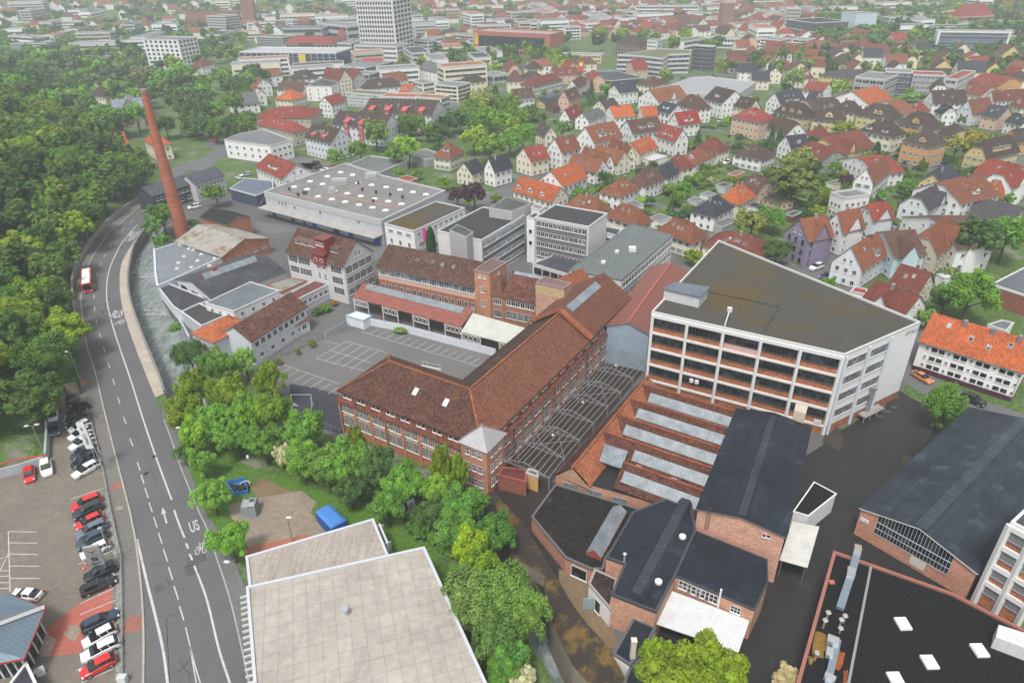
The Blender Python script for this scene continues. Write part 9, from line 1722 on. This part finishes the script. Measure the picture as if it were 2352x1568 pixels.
# gaps between houses, streets and offices
for pl,n,dm,r0,r1,h0,h1,l,g in ((D2((820,330),(1230,330),(1220,250),(1090,250),(1040,300),(830,290)),26,9,3.6,5.6,9,12,'broadleaf tree in the small wood between terraces and cream villa','trees in the small wood'),
 (D2((1130,230),(1800,330),(1840,300),(1640,190),(1200,180)),45,11,1.8,3,3.5,6,'garden tree between the white gabled houses','garden trees among the gabled houses'),
 (D2((1280,480),(1600,560),(1760,520),(1900,420),(1720,330),(1400,330)),46,9,1.6,3,3,5.5,'garden tree in the green yards behind the offices','garden trees behind the offices'),
 (D2((1760,470),(1830,560),(2300,500),(2352,420),(2300,330),(1850,340)),46,10,2,3.6,4,7,'tree in the gardens around the tenement houses','trees around the tenement houses'),
 (D2((1800,330),(2352,380),(2352,230),(1800,210)),36,12,2,3.4,4,7,'tree between the hipped apartment houses','trees between the hipped houses'),
 (D2((880,165),(1180,180),(1330,170),(1320,130),(1000,135)),40,11,4.5,7,10,14,'tree in the broad avenue in front of the brick office','avenue trees'),
 (D2((1640,190),(2352,200),(2352,120),(2080,105),(1900,110),(1650,150)),90,11,4,7,9,14,'tree in the green belt in front of the blue banded slab','trees of the green belt'),
 (D2((1250,120),(1660,130),(1640,90),(1250,90)),26,14,5,8,11,15,'tree around the banded office beyond the depot','trees around the banded office'),
 (D2((0,140),(330,190),(560,150),(560,100),(300,80),(0,75)),120,13,5,8,10,15,'hazy tree in the green stretches between the distant streets','x'),
 (D2((330,95),(830,110),(940,70),(940,35),(300,30)),90,18,5,8,10,14,'hazy tree in the green stretches between the distant streets','x'),
 (D2((0,75),(940,40),(940,-5),(0,-20)),420,20,6,11,10,16,'hazy tree in the green stretches between the distant streets','x'),
 (D2((940,60),(1950,70),(2100,60),(2352,60),(2352,-12),(940,-12)),420,22,6,10,9,15,'hazy tree in the green stretches between the distant streets','x'),
 (D2((1880,120),(2352,130),(2352,15),(1880,15)),300,16,6,10,10,17,'hazy tree in the green stretches between the distant streets','x'),
 (D2((-100,-5),(2450,-5),(3200,-60),(-900,-60)),500,40,14,24,14,22,'hazy tree in the green stretches between the distant streets','x')):
    scatter(pl,n,dm,r0,r1,h0,h1,'bbbyw' if n>30 else 'bbb',None,l,g)
for q in TREES:
    if q['g']=='x': q['g']='distant trees between the streets'
# shrubs and hedges in gardens
def shrubs(poly,n,label,group,cols=None,r0=.8,r1=1.9): scatter(poly,n,2.6,r0,r1,1.2,2.6,'by',cols,label,group,'shrub',.6,'shrub')
shrubs(D2((1280,480),(1600,560),(1760,520),(1900,420),(1720,330),(1400,330)),120,'rounded garden shrub in the green yards behind the offices','garden shrubs behind the offices',[(.05,.11,.02),(.09,.15,.03),(.12,.16,.05),(.2,.22,.12)])
shrubs(D2((1150,270),(1750,340),(1800,300),(1640,220),(1200,220)),60,'garden shrub between the white gabled houses','garden shrubs among the gabled houses')
shrubs(D2((1760,470),(1830,560),(2300,480),(2352,420),(2300,330),(1850,340)),60,'garden shrub around the tenement houses','shrubs around the tenement houses')
shrubs([tuple(q) for q in GP(0,[9,(150,1120),(420,1230),(760,1330),(1050,1500),13,(1350,30),(1500,200),(1750,330),(1850,600),(2050,950),(2300,1400),(2352,1300),(2150,700),(2000,200),9,(1900,1560),(1500,1450),(1000,1250),(500,1100)])],42,'low undergrowth bush between the lawn and the river trees','undergrowth bushes by the lawn',[(.04,.09,.02),(.055,.12,.025)],1.3,2.6)
shrubs([tuple(q) for q in GP(0,[9,(180,230),(520,20),(560,60),(300,200)])],9,'weed clump along the edge of the striped car park','weed clumps by the car park',[(.07,.1,.03)],.6,1.1)
HW_=[D2((1280,480),(1600,560),(1760,520),(1900,420),(1720,330),(1400,330)),D2((1150,270),(1750,340),(1800,300),(1640,220),(1200,220)),D2((1760,470),(1830,560),(2300,480),(2352,420),(2300,330),(1850,340)),D2((1800,330),(2352,330),(2352,220),(1800,210))]
for hp in HW_:
    k=0; xs=[q[0] for q in hp]; ys=[q[1] for q in hp]
    for _ in range(900):
        x,y=U(min(xs),max(xs)),U(min(ys),max(ys))
        if k>48 or not inpoly(x,y,hp) or any(abs(f[0][0]-x)<40 and abs(f[0][1]-y)<40 and (inpoly(x,y,f) or pdist(x,y,f)<1.8) for f in FOOT): continue
        k+=1; e=bpy.data.objects.new('hedge',None); C.objects.link(e); e.location=(x,y,0); e.rotation_euler.z=.5+random.choice((0,math.pi/2))+U(-.1,.1); tag(e,'clipped green garden hedge between the houses of the quarter','hedge','garden hedges between the houses')
        c=link('foliage',PM[('b',1)][k%3],e,jit((.08,.16,.03),.3)); c.scale=(U(2.5,5),.65,U(1.2,1.9)); c.location=(0,0,-.15)
# air
for o in C.objects:
    if o.type=='MESH' and len(o.data.materials) and o.data.materials[0] is MATS['felt'] and sum(o.color[:3])<.2: o.data.materials[0]=MATS['felt_black']
place_trees()
mb=MB(); mb.box(-6100,-300,-9,6100,7100,140); hzo=mb.build('haze','plain'); hzo['kind']='stuff'; hzo['label']='thin pale haze lying over the whole valley'; hzo['category']='haze'
m=bpy.data.materials.new('haze'); m.use_nodes=True; t=m.node_tree; t.nodes.clear(); o=t.nodes.new('ShaderNodeOutputMaterial'); v=t.nodes.new('ShaderNodeVolumePrincipled'); v.inputs['Density'].default_value=.00033; v.inputs['Color'].default_value=(.84,.9,.96,1); v.inputs['Anisotropy'].default_value=0; t.links.new(v.outputs[0],o.inputs['Volume']); hzo.data.materials.clear(); hzo.data.materials.append(m)
